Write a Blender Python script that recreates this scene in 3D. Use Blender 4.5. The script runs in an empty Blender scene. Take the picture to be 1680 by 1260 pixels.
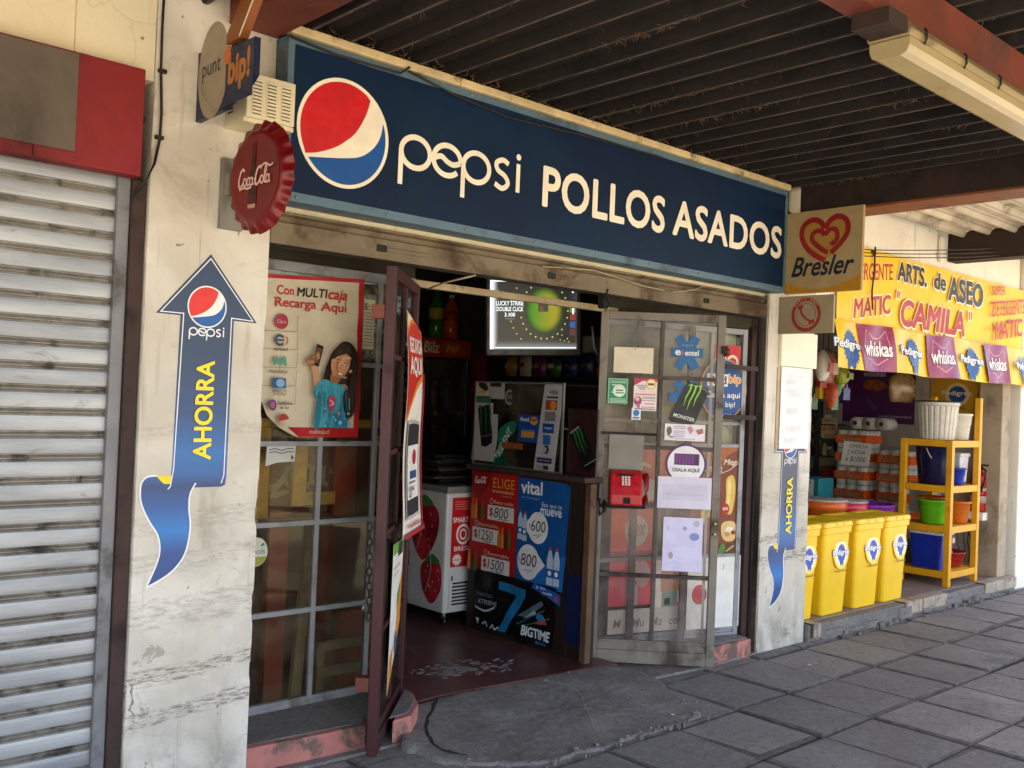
import bpy, bmesh, math, random
from mathutils import Matrix, Vector
random.seed(7)
R = math.radians
S = bpy.context.scene
COL = S.collection

# ---------------------------------------------------------------- camera
cam = bpy.data.cameras.new("camera")
cam.lens = 34.286; cam.sensor_width = 36.0; cam.clip_start = 0.05; cam.clip_end = 2000
camo = bpy.data.objects.new("camera", cam); COL.objects.link(camo)
yaw, pitch, roll = R(42.312), R(0.834), R(2.349)
f = Vector((math.sin(yaw)*math.cos(pitch), math.cos(yaw)*math.cos(pitch), math.sin(pitch)))
r = Vector((math.cos(yaw), -math.sin(yaw), 0)); u = r.cross(f)
r2 = r*math.cos(roll)+u*math.sin(roll); u2 = -r*math.sin(roll)+u*math.cos(roll)
camo.matrix_world = Matrix(((r2.x, u2.x, -f.x, 0), (r2.y, u2.y, -f.y, 0), (r2.z, u2.z, -f.z, 1.5), (0, 0, 0, 1)))
S.camera = camo

# ---------------------------------------------------------------- light
SUN_EL, SUN_AZ = 58.0, 200.0          # azimuth of the sun measured from +Y towards +X
w = bpy.data.worlds.new("World"); S.world = w; w.use_nodes = True
nt = w.node_tree; nt.nodes.clear()
sky = nt.nodes.new("ShaderNodeTexSky"); sky.sky_type = 'NISHITA'; sky.sun_disc = False
sky.sun_elevation = R(SUN_EL); sky.sun_rotation = R(SUN_AZ); sky.dust_density = 2.0
bg = nt.nodes.new("ShaderNodeBackground"); bg.inputs[1].default_value = 0.11
wo = nt.nodes.new("ShaderNodeOutputWorld")
nt.links.new(sky.outputs[0], bg.inputs[0]); nt.links.new(bg.outputs[0], wo.inputs[0])
sl = bpy.data.lights.new("sun", 'SUN'); sl.energy = 4.6; sl.angle = R(0.5); sl.color = (1.0, .93, .82)
so = bpy.data.objects.new("sun", sl); COL.objects.link(so)
sd = Vector((math.sin(R(SUN_AZ))*math.cos(R(SUN_EL)), math.cos(R(SUN_AZ))*math.cos(R(SUN_EL)), math.sin(R(SUN_EL))))
so.rotation_euler = sd.to_track_quat('Z', 'Y').to_euler(); so.location = (0, -6, 12)
S.view_settings.view_transform = 'Standard'; S.view_settings.look = 'None'
S.view_settings.gamma = 1; S.view_settings.use_curve_mapping = False
S.view_settings.exposure = 2.32
S.cycles.use_denoising = True
S.cycles.max_bounces = 8; S.cycles.diffuse_bounces = 5; S.cycles.glossy_bounces = 3
S.cycles.transparent_max_bounces = 14; S.cycles.transmission_bounces = 4
S.cycles.sample_clamp_indirect = 6.0

# ---------------------------------------------------------------- materials
def lin(h):
    if not isinstance(h, str): return tuple(h)+((1,) if len(h) == 3 else ())
    h = h.lstrip('#'); c = [int(h[i:i+2], 16)/255 for i in (0, 2, 4)]
    return tuple(x/12.92 if x <= .04045 else ((x+.055)/1.055)**2.4 for x in c)+(1,)

class NT:
    def __init__(s, name):
        s.m = bpy.data.materials.new(name); s.m.use_nodes = True; s.t = s.m.node_tree
        s.b = s.t.nodes["Principled BSDF"]; s.out = s.t.nodes["Material Output"]
        s.tc = s.t.nodes.new("ShaderNodeTexCoord").outputs["Object"]
    def L(s, a, b): s.t.links.new(a, b)
    def N(s, k): return s.t.nodes.new(k)
    def map(s, sc, rot=(0, 0, 0)):
        n = s.N("ShaderNodeMapping"); n.inputs["Scale"].default_value = sc; n.inputs["Rotation"].default_value = rot
        s.L(s.tc, n.inputs[0]); return n.outputs[0]
    def noise(s, scale, detail=4, vec=None, dist=0, rough=.55):
        n = s.N("ShaderNodeTexNoise"); n.inputs["Scale"].default_value = scale; n.inputs["Detail"].default_value = detail
        n.inputs["Distortion"].default_value = dist; n.inputs["Roughness"].default_value = rough
        s.L(vec or s.tc, n.inputs["Vector"]); return n.outputs["Fac"]
    def ramp(s, fac, lo, hi, a=0., b=1.):
        n = s.N("ShaderNodeMapRange"); n.clamp = True; n.interpolation_type = 'SMOOTHSTEP'
        for i, v in enumerate((lo, hi, a, b)): n.inputs[i+1].default_value = v
        s.L(fac, n.inputs[0]); return n.outputs[0]
    def math(s, op, a, b=None):
        n = s.N("ShaderNodeMath"); n.operation = op
        for i, v in enumerate((a, b)):
            if v is None: continue
            if isinstance(v, (int, float)): n.inputs[i].default_value = v
            else: s.L(v, n.inputs[i])
        return n.outputs[0]
    def mix(s, fac, a, b, mode='MIX'):
        n = s.N("ShaderNodeMix"); n.data_type = 'RGBA'; n.blend_type = mode
        for i, v in ((0, fac), (6, a), (7, b)):
            if isinstance(v, (int, float)): n.inputs[i].default_value = v
            elif isinstance(v, (tuple, list)): n.inputs[i].default_value = v
            else: s.L(v, n.inputs[i])
        return n.outputs[2]
    def bump(s, h, strength=.3, dist=.01):
        n = s.N("ShaderNodeBump"); n.inputs["Strength"].default_value = strength; n.inputs["Distance"].default_value = dist
        s.L(h, n.inputs["Height"]); s.L(n.outputs[0], s.b.inputs["Normal"])
    def sep(s, k):
        n = s.N("ShaderNodeSeparateXYZ"); s.L(s.tc, n.inputs[0]); return n.outputs[k]

def mk(name, col, rough=.6, metal=0., var=.18, vs=6, bump=0., bs=60, dirt=None, ds=3, dlo=.52, dhi=.72, spec=.5, vmap=None, coat=0):
    k = NT(name); c = lin(col)
    vec = k.map(vmap) if vmap else None
    n = k.noise(vs, 5, vec)
    c0 = tuple(max(0, x*(1-var)) for x in c[:3])+(1,); c1 = tuple(min(1, x*(1+var)) for x in c[:3])+(1,)
    cc = k.mix(k.ramp(n, .3, .7), c0, c1)
    if dirt:
        d = k.noise(ds, 8, vec, .4, .65)
        m = k.ramp(d, dlo, dhi); cc = k.mix(m, cc, lin(dirt))
        k.L(k.ramp(d, dlo, dhi, rough, min(1, rough+.25)), k.b.inputs["Roughness"])
    else:
        k.L(k.ramp(k.noise(vs*3, 4), .3, .7, max(.03, rough-.08), min(1, rough+.08)), k.b.inputs["Roughness"])
    k.L(cc, k.b.inputs["Base Color"]); k.b.inputs["Metallic"].default_value = metal
    k.b.inputs["Specular IOR Level"].default_value = spec; k.b.inputs["Coat Weight"].default_value = coat
    if bump: k.bump(k.noise(bs, 6), bump, .006)
    return k.m

INK = {}
def ink(h, rough=.45):
    key = (h, rough)
    if key not in INK: INK[key] = mk("ink_"+h, h, rough, var=.07, vs=9, spec=.4)
    return INK[key]

def glass(name, tint='d8e0da', dust=.16, dusthex='9a948a', seed=3.0, ior=1.33, gc=.55):
    k = NT(name); t = k.t
    tr = k.N("ShaderNodeBsdfTransparent"); tr.inputs[0].default_value = lin(tint)
    gl = k.N("ShaderNodeBsdfGlossy"); gl.inputs["Roughness"].default_value = .04; gl.inputs[0].default_value = (gc, gc, gc, 1)
    df = k.N("ShaderNodeBsdfDiffuse"); df.inputs[0].default_value = lin(dusthex)
    fr = k.N("ShaderNodeFresnel"); fr.inputs[0].default_value = ior
    d = k.math('MULTIPLY', k.ramp(k.noise(seed, 6, None, .6, .65), .3, .8), dust*1.8)
    m1 = k.N("ShaderNodeMixShader"); k.L(d, m1.inputs[0]); k.L(tr.outputs[0], m1.inputs[1]); k.L(df.outputs[0], m1.inputs[2])
    m2 = k.N("ShaderNodeMixShader"); k.L(fr.outputs[0], m2.inputs[0]); k.L(m1.outputs[0], m2.inputs[1]); k.L(gl.outputs[0], m2.inputs[2])
    k.L(m2.outputs[0], k.out.inputs[0]); t.nodes.remove(k.b)
    return k.m

# ---------------------------------------------------------------- mesh helpers
def wm(o):
    return o.matrix_basis.copy() if o.parent is None else wm(o.parent) @ o.matrix_parent_inverse @ o.matrix_basis

def tag(o, label=None, cat=None, group=None, kind=None):
    if label: o["label"] = label
    if cat: o["category"] = cat
    if group: o["group"] = group
    if kind: o["kind"] = kind
    return o

def thing(name, label, cat, loc=(0, 0, 0), group=None, rotz=0.):
    o = bpy.data.objects.new(name, None); o.empty_display_size = .1; COL.objects.link(o)
    o.matrix_basis = Matrix.Translation(loc) @ Matrix.Rotation(rotz, 4, 'Z')
    return tag(o, label, cat, group)

class MB:
    def __init__(s): s.v = []; s.f = []; s.m = []; s.mats = []; s.sm = []
    def mi(s, m):
        if m not in s.mats: s.mats.append(m)
        return s.mats.index(m)
    def add(s, vs, fs, m, M=None, smooth=False):
        o = len(s.v); k = s.mi(m)
        for p in vs: s.v.append(M @ Vector(p) if M else Vector(p))
        for q in fs: s.f.append([i+o for i in q]); s.m.append(k); s.sm.append(smooth)
        return s
    def box(s, x0, x1, y0, y1, z0, z1, m, M=None, c=0.):
        x0, x1 = min(x0, x1), max(x0, x1); y0, y1 = min(y0, y1), max(y0, y1); z0, z1 = min(z0, z1), max(z0, z1)
        if c <= 0:
            vs = [(x, y, z) for z in (z0, z1) for x, y in ((x0, y0), (x1, y0), (x1, y1), (x0, y1))]
            return s.add(vs, [(3, 2, 1, 0), (4, 5, 6, 7), (0, 1, 5, 4), (1, 2, 6, 5), (2, 3, 7, 6), (3, 0, 4, 7)], m, M)
        bm = bmesh.new(); bmesh.ops.create_cube(bm, size=1)
        for v in bm.verts:
            v.co = Vector(((x0+x1)/2+v.co.x*(x1-x0), (y0+y1)/2+v.co.y*(y1-y0), (z0+z1)/2+v.co.z*(z1-z0)))
        bmesh.ops.bevel(bm, geom=bm.edges[:], offset=c, segments=2, affect='EDGES', profile=.6)
        bm.verts.index_update()
        s.add([v.co.copy() for v in bm.verts], [[v.index for v in f.verts] for f in bm.faces], m, M); bm.free(); return s
    def prism(s, poly, d0, d1, m, M=None):
        n = len(poly); vs = [(a, b, d0) for a, b in poly]+[(a, b, d1) for a, b in poly]
        return s.add(vs, [tuple(range(n))[::-1], tuple(range(n, 2*n))]+[(i, (i+1) % n, n+(i+1) % n, n+i) for i in range(n)], m, M)
    def lathe(s, prof, cx, cy, m, n=24, M=None, smooth=True, ell=1.):
        vs = []; fs = []
        for rr, z in prof:
            for k in range(n):
                a = 2*math.pi*k/n; vs.append((cx+rr*math.cos(a), cy+ell*rr*math.sin(a), z))
        for j in range(len(prof)-1):
            for k in range(n):
                fs.append((j*n+k, j*n+(k+1) % n, (j+1)*n+(k+1) % n, (j+1)*n+k))
        s.add(vs, fs, m, M, smooth)
        L = len(prof)-1
        o = len(s.v)-len(vs); k0 = s.mi(m)
        if prof[0][0] > 1e-4: s.f.append([o+i for i in range(n)][::-1]); s.m.append(k0); s.sm.append(False)
        if prof[-1][0] > 1e-4: s.f.append([o+L*n+i for i in range(n)]); s.m.append(k0); s.sm.append(False)
        return s
    def tube(s, pts, rad, m, n=8, closed=False, M=None):
        pts = [Vector(p) for p in pts]; vs = []; fs = []; K = len(pts)
        for i, p in enumerate(pts):
            a = pts[i-1] if (i > 0 or closed) else p; b = pts[(i+1) % K] if (i < K-1 or closed) else p
            t = (b-a).normalized() if (b-a).length > 1e-9 else Vector((0, 0, 1))
            x = t.orthogonal().normalized() if abs(t.z) > .95 else t.cross(Vector((0, 0, 1))).normalized()
            y = t.cross(x); rr = rad[i] if isinstance(rad, (list, tuple)) else rad
            for k in range(n):
                an = 2*math.pi*k/n; vs.append(p+x*math.cos(an)*rr+y*math.sin(an)*rr)
        for i in range(K if closed else K-1):
            j = (i+1) % K
            for k in range(n): fs.append((i*n+k, i*n+(k+1) % n, j*n+(k+1) % n, j*n+k))
        if not closed: fs += [tuple(range(n))[::-1], tuple(range((K-1)*n, K*n))]
        return s.add(vs, fs, m, M, True)
    def build(s, name, parent=None, local=False, org=None, bevel=0., subd=0):
        me = bpy.data.meshes.new(name)
        vs = s.v
        if parent is not None:
            if not local:
                I = wm(parent).inverted(); vs = [I @ p for p in vs]
            loc = None
        else:
            if org is None:
                xs = [p.x for p in vs]; ys = [p.y for p in vs]; zs = [p.z for p in vs]
                org = ((min(xs)+max(xs))/2, (min(ys)+max(ys))/2, min(zs))
            loc = Vector(org); vs = [p-loc for p in vs]
        me.from_pydata([tuple(p) for p in vs], [], s.f)
        for m in s.mats: me.materials.append(m)
        me.polygons.foreach_set("material_index", s.m); me.polygons.foreach_set("use_smooth", s.sm)
        bm = bmesh.new(); bm.from_mesh(me); bmesh.ops.recalc_face_normals(bm, faces=bm.faces[:]) if not getattr(s, 'keep', 0) else None
        bm.to_mesh(me); bm.free(); me.update()
        o = bpy.data.objects.new(name, me); COL.objects.link(o)
        if parent is not None: o.parent = parent
        else: o.matrix_basis = Matrix.Translation(loc)
        if bevel:
            b = o.modifiers.new("bevel", 'BEVEL'); b.width = bevel; b.segments = 2; b.limit_method = 'ANGLE'; b.angle_limit = R(40)
        if subd:
            b = o.modifiers.new("subd", 'SUBSURF'); b.levels = subd; b.render_levels = subd
        return o

# ---------------------------------------------------------------- flat printed things
_G = {}
def glyphs(txt, bold=0., shear=0., sp=1.):
    key = (txt, bold, shear, sp)
    if key in _G: return _G[key]
    cu = bpy.data.curves.new("lettering", 'FONT'); cu.body = txt; cu.offset = bold; cu.shear = shear; cu.space_character = sp
    cu.dimensions = '2D'; cu.fill_mode = 'FRONT'; cu.resolution_u = 4
    ob = bpy.data.objects.new("lettering", cu); COL.objects.link(ob)
    dg = bpy.context.evaluated_depsgraph_get()
    me = bpy.data.meshes.new_from_object(ob.evaluated_get(dg))
    vs = [(v.co.x, v.co.y) for v in me.vertices]; fs = [tuple(p.vertices) for p in me.polygons]
    bpy.data.objects.remove(ob); bpy.data.curves.remove(cu); bpy.data.meshes.remove(me)
    _G[key] = (vs, fs); return _G[key]

def smooth(pts, n=6, closed=False):
    K = len(pts); out = []
    for i in range(K if closed else K-1):
        p = [pts[(i+j) % K] if closed else pts[min(max(i+j, 0), K-1)] for j in (-1, 0, 1, 2)]
        for t in range(n):
            t /= n
            out.append(tuple(.5*(2*p[1][a]+(-p[0][a]+p[2][a])*t+(2*p[0][a]-5*p[1][a]+4*p[2][a]-p[3][a])*t*t+(-p[0][a]+3*p[1][a]-3*p[2][a]+p[3][a])*t**3) for a in (0, 1)))
    if not closed: out.append(tuple(pts[-1]))
    return out

class Cv:
    """a printed sheet: shapes laid one over another, each its own hair-thin layer; u to the reader's right, v up"""
    STEP = .00022
    def __init__(s, u0, v0, u1, v1, base=None, th=.0016, rough=.45, outline=None):
        s.c = ((u0+u1)/2, (v0+v1)/2); s.v = []; s.f = []; s.m = []; s.mats = []; s.k = 0; s.rough = rough; s.th = th
        if base is not None:
            s.slab(outline or [(u0, v0), (u1, v0), (u1, v1), (u0, v1)], base)
    def mi(s, h):
        m = ink(h, s.rough) if isinstance(h, str) else h
        if m not in s.mats: s.mats.append(m)
        return s.mats.index(m)
    def raw(s, vs, fs, h, z=None):
        o = len(s.v); k = s.mi(h)
        if z is None: s.k += 1; z = s.th+s.k*s.STEP
        for p in vs: s.v.append((p[0], p[1], p[2] if len(p) > 2 else z))
        for q in fs: s.f.append([i+o for i in q]); s.m.append(k)
        return s
    def slab(s, poly, h):
        n = len(poly)
        vs = [(a, b, 0) for a, b in poly]+[(a, b, s.th) for a, b in poly]
        return s.raw(vs, [tuple(range(n))[::-1], tuple(range(n, 2*n))]+[(i, (i+1) % n, n+(i+1) % n, n+i) for i in range(n)], h)
    def poly(s, pts, h):
        a = sum(pts[i][0]*pts[(i+1) % len(pts)][1]-pts[(i+1) % len(pts)][0]*pts[i][1] for i in range(len(pts)))
        return s.raw(pts if a > 0 else pts[::-1], [tuple(range(len(pts)))], h)
    def fan(s, pts, ctr, h):
        n = len(pts); A = sum(pts[i][0]*pts[(i+1) % n][1]-pts[(i+1) % n][0]*pts[i][1] for i in range(n)); pts = pts if A > 0 else pts[::-1]
        return s.raw(list(pts)+[ctr], [(i, (i+1) % n, n) for i in range(n)], h)
    def rect(s, a, b, c, d, h): return s.poly([(min(a, c), min(b, d)), (max(a, c), min(b, d)), (max(a, c), max(b, d)), (min(a, c), max(b, d))], h)
    def ell(s, cu, cv, ru, rv, h, n=28, rot=0., a0=0., a1=360.):
        full = a1-a0 >= 360; pts = []
        for i in range(n if full else n+1):
            t = R(a0+(a1-a0)*i/n); x, y = ru*math.cos(t), rv*math.sin(t)
            pts.append((cu+x*math.cos(rot)-y*math.sin(rot), cv+x*math.sin(rot)+y*math.cos(rot)))
        if not full: pts.append((cu, cv))
        return s.poly(pts, h)
    def blob(s, pts, h, n=5): return s.poly(smooth(pts, n, True), h)
    def line(s, pts, wd, h, sm=0, closed=False):
        if sm: pts = smooth(pts, sm, closed)
        q = []
        for p in pts:
            if not q or math.hypot(p[0]-q[-1][0], p[1]-q[-1][1]) > 1e-6: q.append(p)
        pts = q; K = len(pts); vs = []
        for i, p in enumerate(pts):
            a = pts[i-1] if (i or closed) else p; b = pts[(i+1) % K] if (i < K-1 or closed) else p
            d1 = (p[0]-a[0], p[1]-a[1]); d2 = (b[0]-p[0], b[1]-p[1])
            l1 = math.hypot(*d1); l2 = math.hypot(*d2)
            if l1 < 1e-9: d1, l1 = d2, l2
            if l2 < 1e-9: d2, l2 = d1, l1
            n1 = (-d1[1]/l1, d1[0]/l1); n2 = (-d2[1]/l2, d2[0]/l2); n = (n1[0]+n2[0], n1[1]+n2[1]); l = math.hypot(*n) or 1
            n = (n[0]/l, n[1]/l); cs = max(.5, n[0]*n1[0]+n[1]*n1[1]); hw = (wd[i] if isinstance(wd, (list, tuple)) else wd)/2/cs
            vs += [(p[0]-n[0]*hw, p[1]-n[1]*hw), (p[0]+n[0]*hw, p[1]+n[1]*hw)]
        fs = [(2*i, 2*((i+1) % K), 2*((i+1) % K)+1, 2*i+1) for i in range(K if closed else K-1)]
        return s.raw(vs, fs, h)
    def ring(s, cu, cv, ru, rv, wd, h, n=36, a0=0., a1=360.):
        full = a1-a0 >= 360
        pts = [(cu+ru*math.cos(R(a0+(a1-a0)*i/n)), cv+rv*math.sin(R(a0+(a1-a0)*i/n))) for i in range(n if full else n+1)]
        return s.line(pts, wd, h, 0, full)
    def fit(s, txt, u0, v0, u1, v1, h, bold=0., shear=0., rot=0, slope=0., sp=1.):
        """lettering stretched to fill the rectangle; rot=90 reads upwards"""
        ex = max(0, bold)*.85; vs, fs = glyphs(txt, min(bold, 0), shear, sp)
        if not vs: return s
        if ex:
            n0 = len(vs); sh = [(0, 0), (ex, 0), (-ex, 0), (0, ex), (0, -ex), (ex*.7, ex*.7), (-ex*.7, ex*.7), (ex*.7, -ex*.7), (-ex*.7, -ex*.7)]
            vs, fs = [(x+a, y+b_) for a, b_ in sh for x, y in vs], [tuple(i+k_*n0 for i in q) for k_ in range(9) for q in fs]
        xs = [p[0] for p in vs]; ys = [p[1] for p in vs]; x0, x1, y0, y1 = min(xs), max(xs), min(ys), max(ys)
        out = []
        for x, y in vs:
            a = (x-x0)/(x1-x0 or 1); b = (y-y0)/(y1-y0 or 1)
            if rot == 90: a, b = 1-b, a
            uu = u0+(u1-u0)*a; out.append((uu, v0+(v1-v0)*b+slope*(uu-u0)))
        if ex:
            s.k += 1; z = s.th+s.k*s.STEP; out = [(a, b_, z-(i//n0)*.000018) for i, (a, b_) in enumerate(out)]
        return s.raw(out, fs, h)
    def tx(s, txt, u, v, size, h, bold=0., shear=0., sx=1., rot=0., align='l', sp=1.):
        vs, fs = glyphs(txt, min(.01, bold), shear, sp)
        if not vs: return s
        wd = max(p[0] for p in vs)*sx*size; o = {'l': 0, 'c': wd/2, 'r': wd}[align]; c, q = math.cos(R(rot)), math.sin(R(rot))
        return s.raw([(u+(x*sx*size-o)*c-y*size*q, v+(x*sx*size-o)*q+y*size*c) for x, y in vs], fs, h)
    def build(s, name, plane, parent=None, deform=None, cut=0., off=0.):
        O, U = plane; U = Vector(U).normalized(); Z = Vector((0, 0, 1)); Nn = U.cross(Z)
        loc = Vector(O)+U*s.c[0]+Z*s.c[1]+Nn*off
        M = Matrix(((U.x, 0, Nn.x, loc.x), (U.y, 0, Nn.y, loc.y), (U.z, 1, Nn.z, loc.z), (0, 0, 0, 1)))
        me = bpy.data.meshes.new(name)
        me.from_pydata([(p[0]-s.c[0], p[1]-s.c[1], p[2]) for p in s.v], [], s.f)
        for m in s.mats: me.materials.append(m)
        me.polygons.foreach_set("material_index", s.m); me.update()
        if deform:
            bm = bmesh.new(); bm.from_mesh(me)
            for v in bm.verts:
                if v.co.z > s.th*1.01: v.co.z = s.th+(v.co.z-s.th)*3.2
            xs = [p[0]-s.c[0] for p in s.v]; ys = [p[1]-s.c[1] for p in s.v]
            for ax, (a, b) in ((0, (min(xs), max(xs))), (1, (min(ys), max(ys)))):
                t = a+cut
                while t < b-1e-4:
                    no = (1, 0, 0) if ax == 0 else (0, 1, 0); co = (t, 0, 0) if ax == 0 else (0, t, 0)
                    bmesh.ops.bisect_plane(bm, geom=bm.verts[:]+bm.edges[:]+bm.faces[:], plane_co=co, plane_no=no); t += cut
            gx0, gy0 = min(xs), min(ys)
            def node(i, j): return deform(gx0+i*cut+s.c[0], gy0+j*cut+s.c[1])
            cache = {}
            for v in bm.verts:
                a, b_ = (v.co.x-gx0)/cut, (v.co.y-gy0)/cut; i, j = int(math.floor(a+1e-5)), int(math.floor(b_+1e-5)); a -= i; b_ -= j
                d = Vector((0, 0, 0))
                for ii, jj, ww in ((0, 0, (1-a)*(1-b_)), (1, 0, a*(1-b_)), (0, 1, (1-a)*b_), (1, 1, a*b_)):
                    if (i+ii, j+jj) not in cache: cache[(i+ii, j+jj)] = Vector(node(i+ii, j+jj))
                    d += cache[(i+ii, j+jj)]*ww
                v.co += d
            bm.to_mesh(me); bm.free()
            me.polygons.foreach_set("use_smooth", [False]*len(me.polygons))
        o = bpy.data.objects.new(name, me); COL.objects.link(o)
        if parent is not None:
            o.parent = parent; o.matrix_basis = wm(parent).inverted() @ M
        else: o.matrix_basis = M
        return o

def FY(y): return ((0, y, 0), (1, 0, 0))       # faces the street, u = x
def FX(x): return ((x, 0, 0), (0, -1, 0))      # faces -x, u = -y

def copy_tree(o, parent=None):
    c = o.copy(); COL.objects.link(c)
    if parent is not None: c.parent = parent
    for ch in [x for x in o.children]: copy_tree(ch, c)
    return c
def child_of(o): return [x for x in bpy.data.objects if x.parent is o]

# ================================================================ SETTING
def plaster(name, c0, c1, band=False, stain=.5):
    k = NT(name)
    n1 = k.noise(1.7, 6, None, .5); n2 = k.noise(7, 8, None, .3, .65)
    c = k.mix(k.ramp(n1, .35, .65), lin(c0), lin(c1))
    g = k.ramp(k.noise(2.6, 9, k.map((1, 1, .6)), .8, .7), .54, .74)
    c = k.mix(k.math('MULTIPLY', g, stain), c, lin('8d8069'))
    v = k.ramp(k.noise(16, 4, k.map((1.2, 1.2, .10)), .2), .60, .76)
    c = k.mix(k.math('MULTIPLY', v, .38), c, lin('7a6a52'))
    sp = k.ramp(k.noise(23, 3, None, .4), .70, .735)
    c = k.mix(k.math('MULTIPLY', sp, .8), c, lin('6e675d'))
    vo = k.N("ShaderNodeTexVoronoi"); vo.feature = 'DISTANCE_TO_EDGE'; vo.inputs["Scale"].default_value = 3.3
    wv = k.N("ShaderNodeTexNoise"); wv.inputs["Scale"].default_value = 5; wv.inputs["Detail"].default_value = 5; k.L(k.tc, wv.inputs["Vector"])
    mx = k.mix(.22, k.tc, wv.outputs["Color"]); k.L(mx, vo.inputs["Vector"])
    cr = k.math('MULTIPLY', k.ramp(vo.outputs[0], .004, .012, 1, 0), k.ramp(n1, .52, .62))
    z = k.sep(2)
    if band:
        pt = k.math('MULTIPLY', k.ramp(k.noise(1.9, 12, k.map((1, 1, 1.4)), .9, .70), .47, .60), k.ramp(z, .55, 1.2, 1, .25))
        c = k.mix(k.math('MULTIPLY', pt, .5), c, lin('b9b3a8'))
        pe = k.math('MULTIPLY', k.ramp(k.noise(5.5, 12, None, .8, .68), .625, .66), k.ramp(z, .2, 1.3, 1, .35))
        c = k.mix(k.math('MULTIPLY', pe, .75), c, lin('8f8779'))
        rs_ = k.math('MULTIPLY', k.ramp(k.noise(6, 6, k.map((1.5, 1, .35)), .3, .7), .64, .72), .45); c = k.mix(rs_, c, lin('7a5f42'))
    cr = k.math('MULTIPLY', cr, k.ramp(z, .5, .8, 1, .12))
    c = k.mix(k.math('MULTIPLY', cr, .8), c, lin('54493c'))
    if band:
        zz = k.math('ADD', z, k.math('MULTIPLY', k.noise(1.6, 3), .07))
        zz = k.math('SUBTRACT', zz, k.math('MULTIPLY', k.sep(0), .06))
        for lo, hi, a in ((.385, .43, .75), (.245, .29, .8), (.58, .68, .36), (.92, .98, .26), (.78, .84, .32), (1.26, 1.29, .2)):
            b = k.math('MULTIPLY', k.ramp(zz, lo-.012, lo+.004), k.ramp(zz, hi, hi+.016, 1, 0))
            st = k.ramp(k.noise(9, 9, k.map((2.6, 1, 13)), .15, .72), .44, .62)
            c = k.mix(k.math('MULTIPLY', k.math('MULTIPLY', b, st), a), c, lin('5e544a'))
        bt = k.math('MULTIPLY', k.ramp(z, .0, .42, 1, 0), k.ramp(k.noise(5, 12, k.map((1.4, 1, .8)), .6, .7), .40, .66))
        c = k.mix(k.math('MULTIPLY', bt, .62), c, lin('6f675c'))
        dr = k.math('MULTIPLY', k.ramp(k.noise(13, 6, k.map((2.2, 2.2, .07)), .15, .6), .60, .70), k.ramp(k.noise(2.2, 3), .45, .6)); c = k.mix(k.math('MULTIPLY', dr, .5), c, lin('6b5b46'))
    k.L(c, k.b.inputs["Base Color"]); k.b.inputs["Roughness"].default_value = .8
    k.bump(k.math('SUBTRACT', n2, k.math('MULTIPLY', cr, 1.2)), .35, .012)
    return k.m

M_PL = plaster("old_white_plaster", 'c3bbab', 'dad4c7', True, .75)
M_PLU = plaster("cream_plaster", 'd9cda8', 'e2d8b8', False, .35)
M_PLR = plaster("white_plaster_clean", 'e6e0cf', 'efeade', False, .18)
M_SOOT = mk("sooty_sheet", '19130f', .8, 0, .3, 4, .25, 50, '0c0908', 2.2, .45, .7)
def perforate(m, sc):
    t = m.node_tree; b_ = t.nodes["Principled BSDF"]; src = b_.inputs["Base Color"].links[0].from_socket
    tc = t.nodes.new("ShaderNodeTexCoord"); vo = t.nodes.new("ShaderNodeTexVoronoi"); vo.inputs["Scale"].default_value = sc; vo.inputs["Randomness"].default_value = 0
    mr = t.nodes.new("ShaderNodeMapRange"); mr.inputs[1].default_value = .22; mr.inputs[2].default_value = .34; mr.inputs[3].default_value = .75; mr.inputs[4].default_value = 0
    mx = t.nodes.new("ShaderNodeMix"); mx.data_type = 'RGBA'; mx.inputs[7].default_value = (.02, .015, .012, 1)
    t.links.new(tc.outputs["Object"], vo.inputs["Vector"]); t.links.new(vo.outputs["Distance"], mr.inputs[0]); t.links.new(mr.outputs[0], mx.inputs[0]); t.links.new(src, mx.inputs[6]); t.links.new(mx.outputs[2], b_.inputs["Base Color"])
M_RIB = mk("rib_highlight", '57473a', .8, 0, .35, 9, .2, 60, '2a211a', 5, .45, .7)  # paler tone for rib undersides, painted in as their highlight lines
M_PALE = mk("pale_sheet", 'c4bba6', .6, .1, .15, 4, .15, 60, '6f6450', 2.4, .5, .75)
perforate(M_PALE, 38)
M_OXIDE = mk("red_oxide_paint", '6b3122', .6, 0, .2, 4, .1, 80, '44281d', 2.6, .5, .75)
M_OXDARK = mk("dark_oxide_paint", '2e1c17', .7, 0, .3, 4, .2, 60, '14100e', 2, .4, .7)
M_OXORANGE = mk("orange_brown_paint", '7c4527', .6, 0, .2, 5, .1, 70, '402616', 3, .5, .7)
M_DARK = mk("dark_recess", '1b1714', .85)
M_STEELGREY = mk("grey_painted_steel", '77777a', .5, .2, .15, 5, .1, 60, '4b463f', 4, .5, .7)
M_RUSTBEIGE = mk("worn_beige_steel", '6f614a', .6, .1, .2, 5, .25, 50, '4a3826', 3.2, .48, .66)
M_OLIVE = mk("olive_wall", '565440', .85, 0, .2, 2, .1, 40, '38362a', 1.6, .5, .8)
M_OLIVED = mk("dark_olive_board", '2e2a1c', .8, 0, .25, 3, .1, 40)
M_REDFLOOR = None

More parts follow.
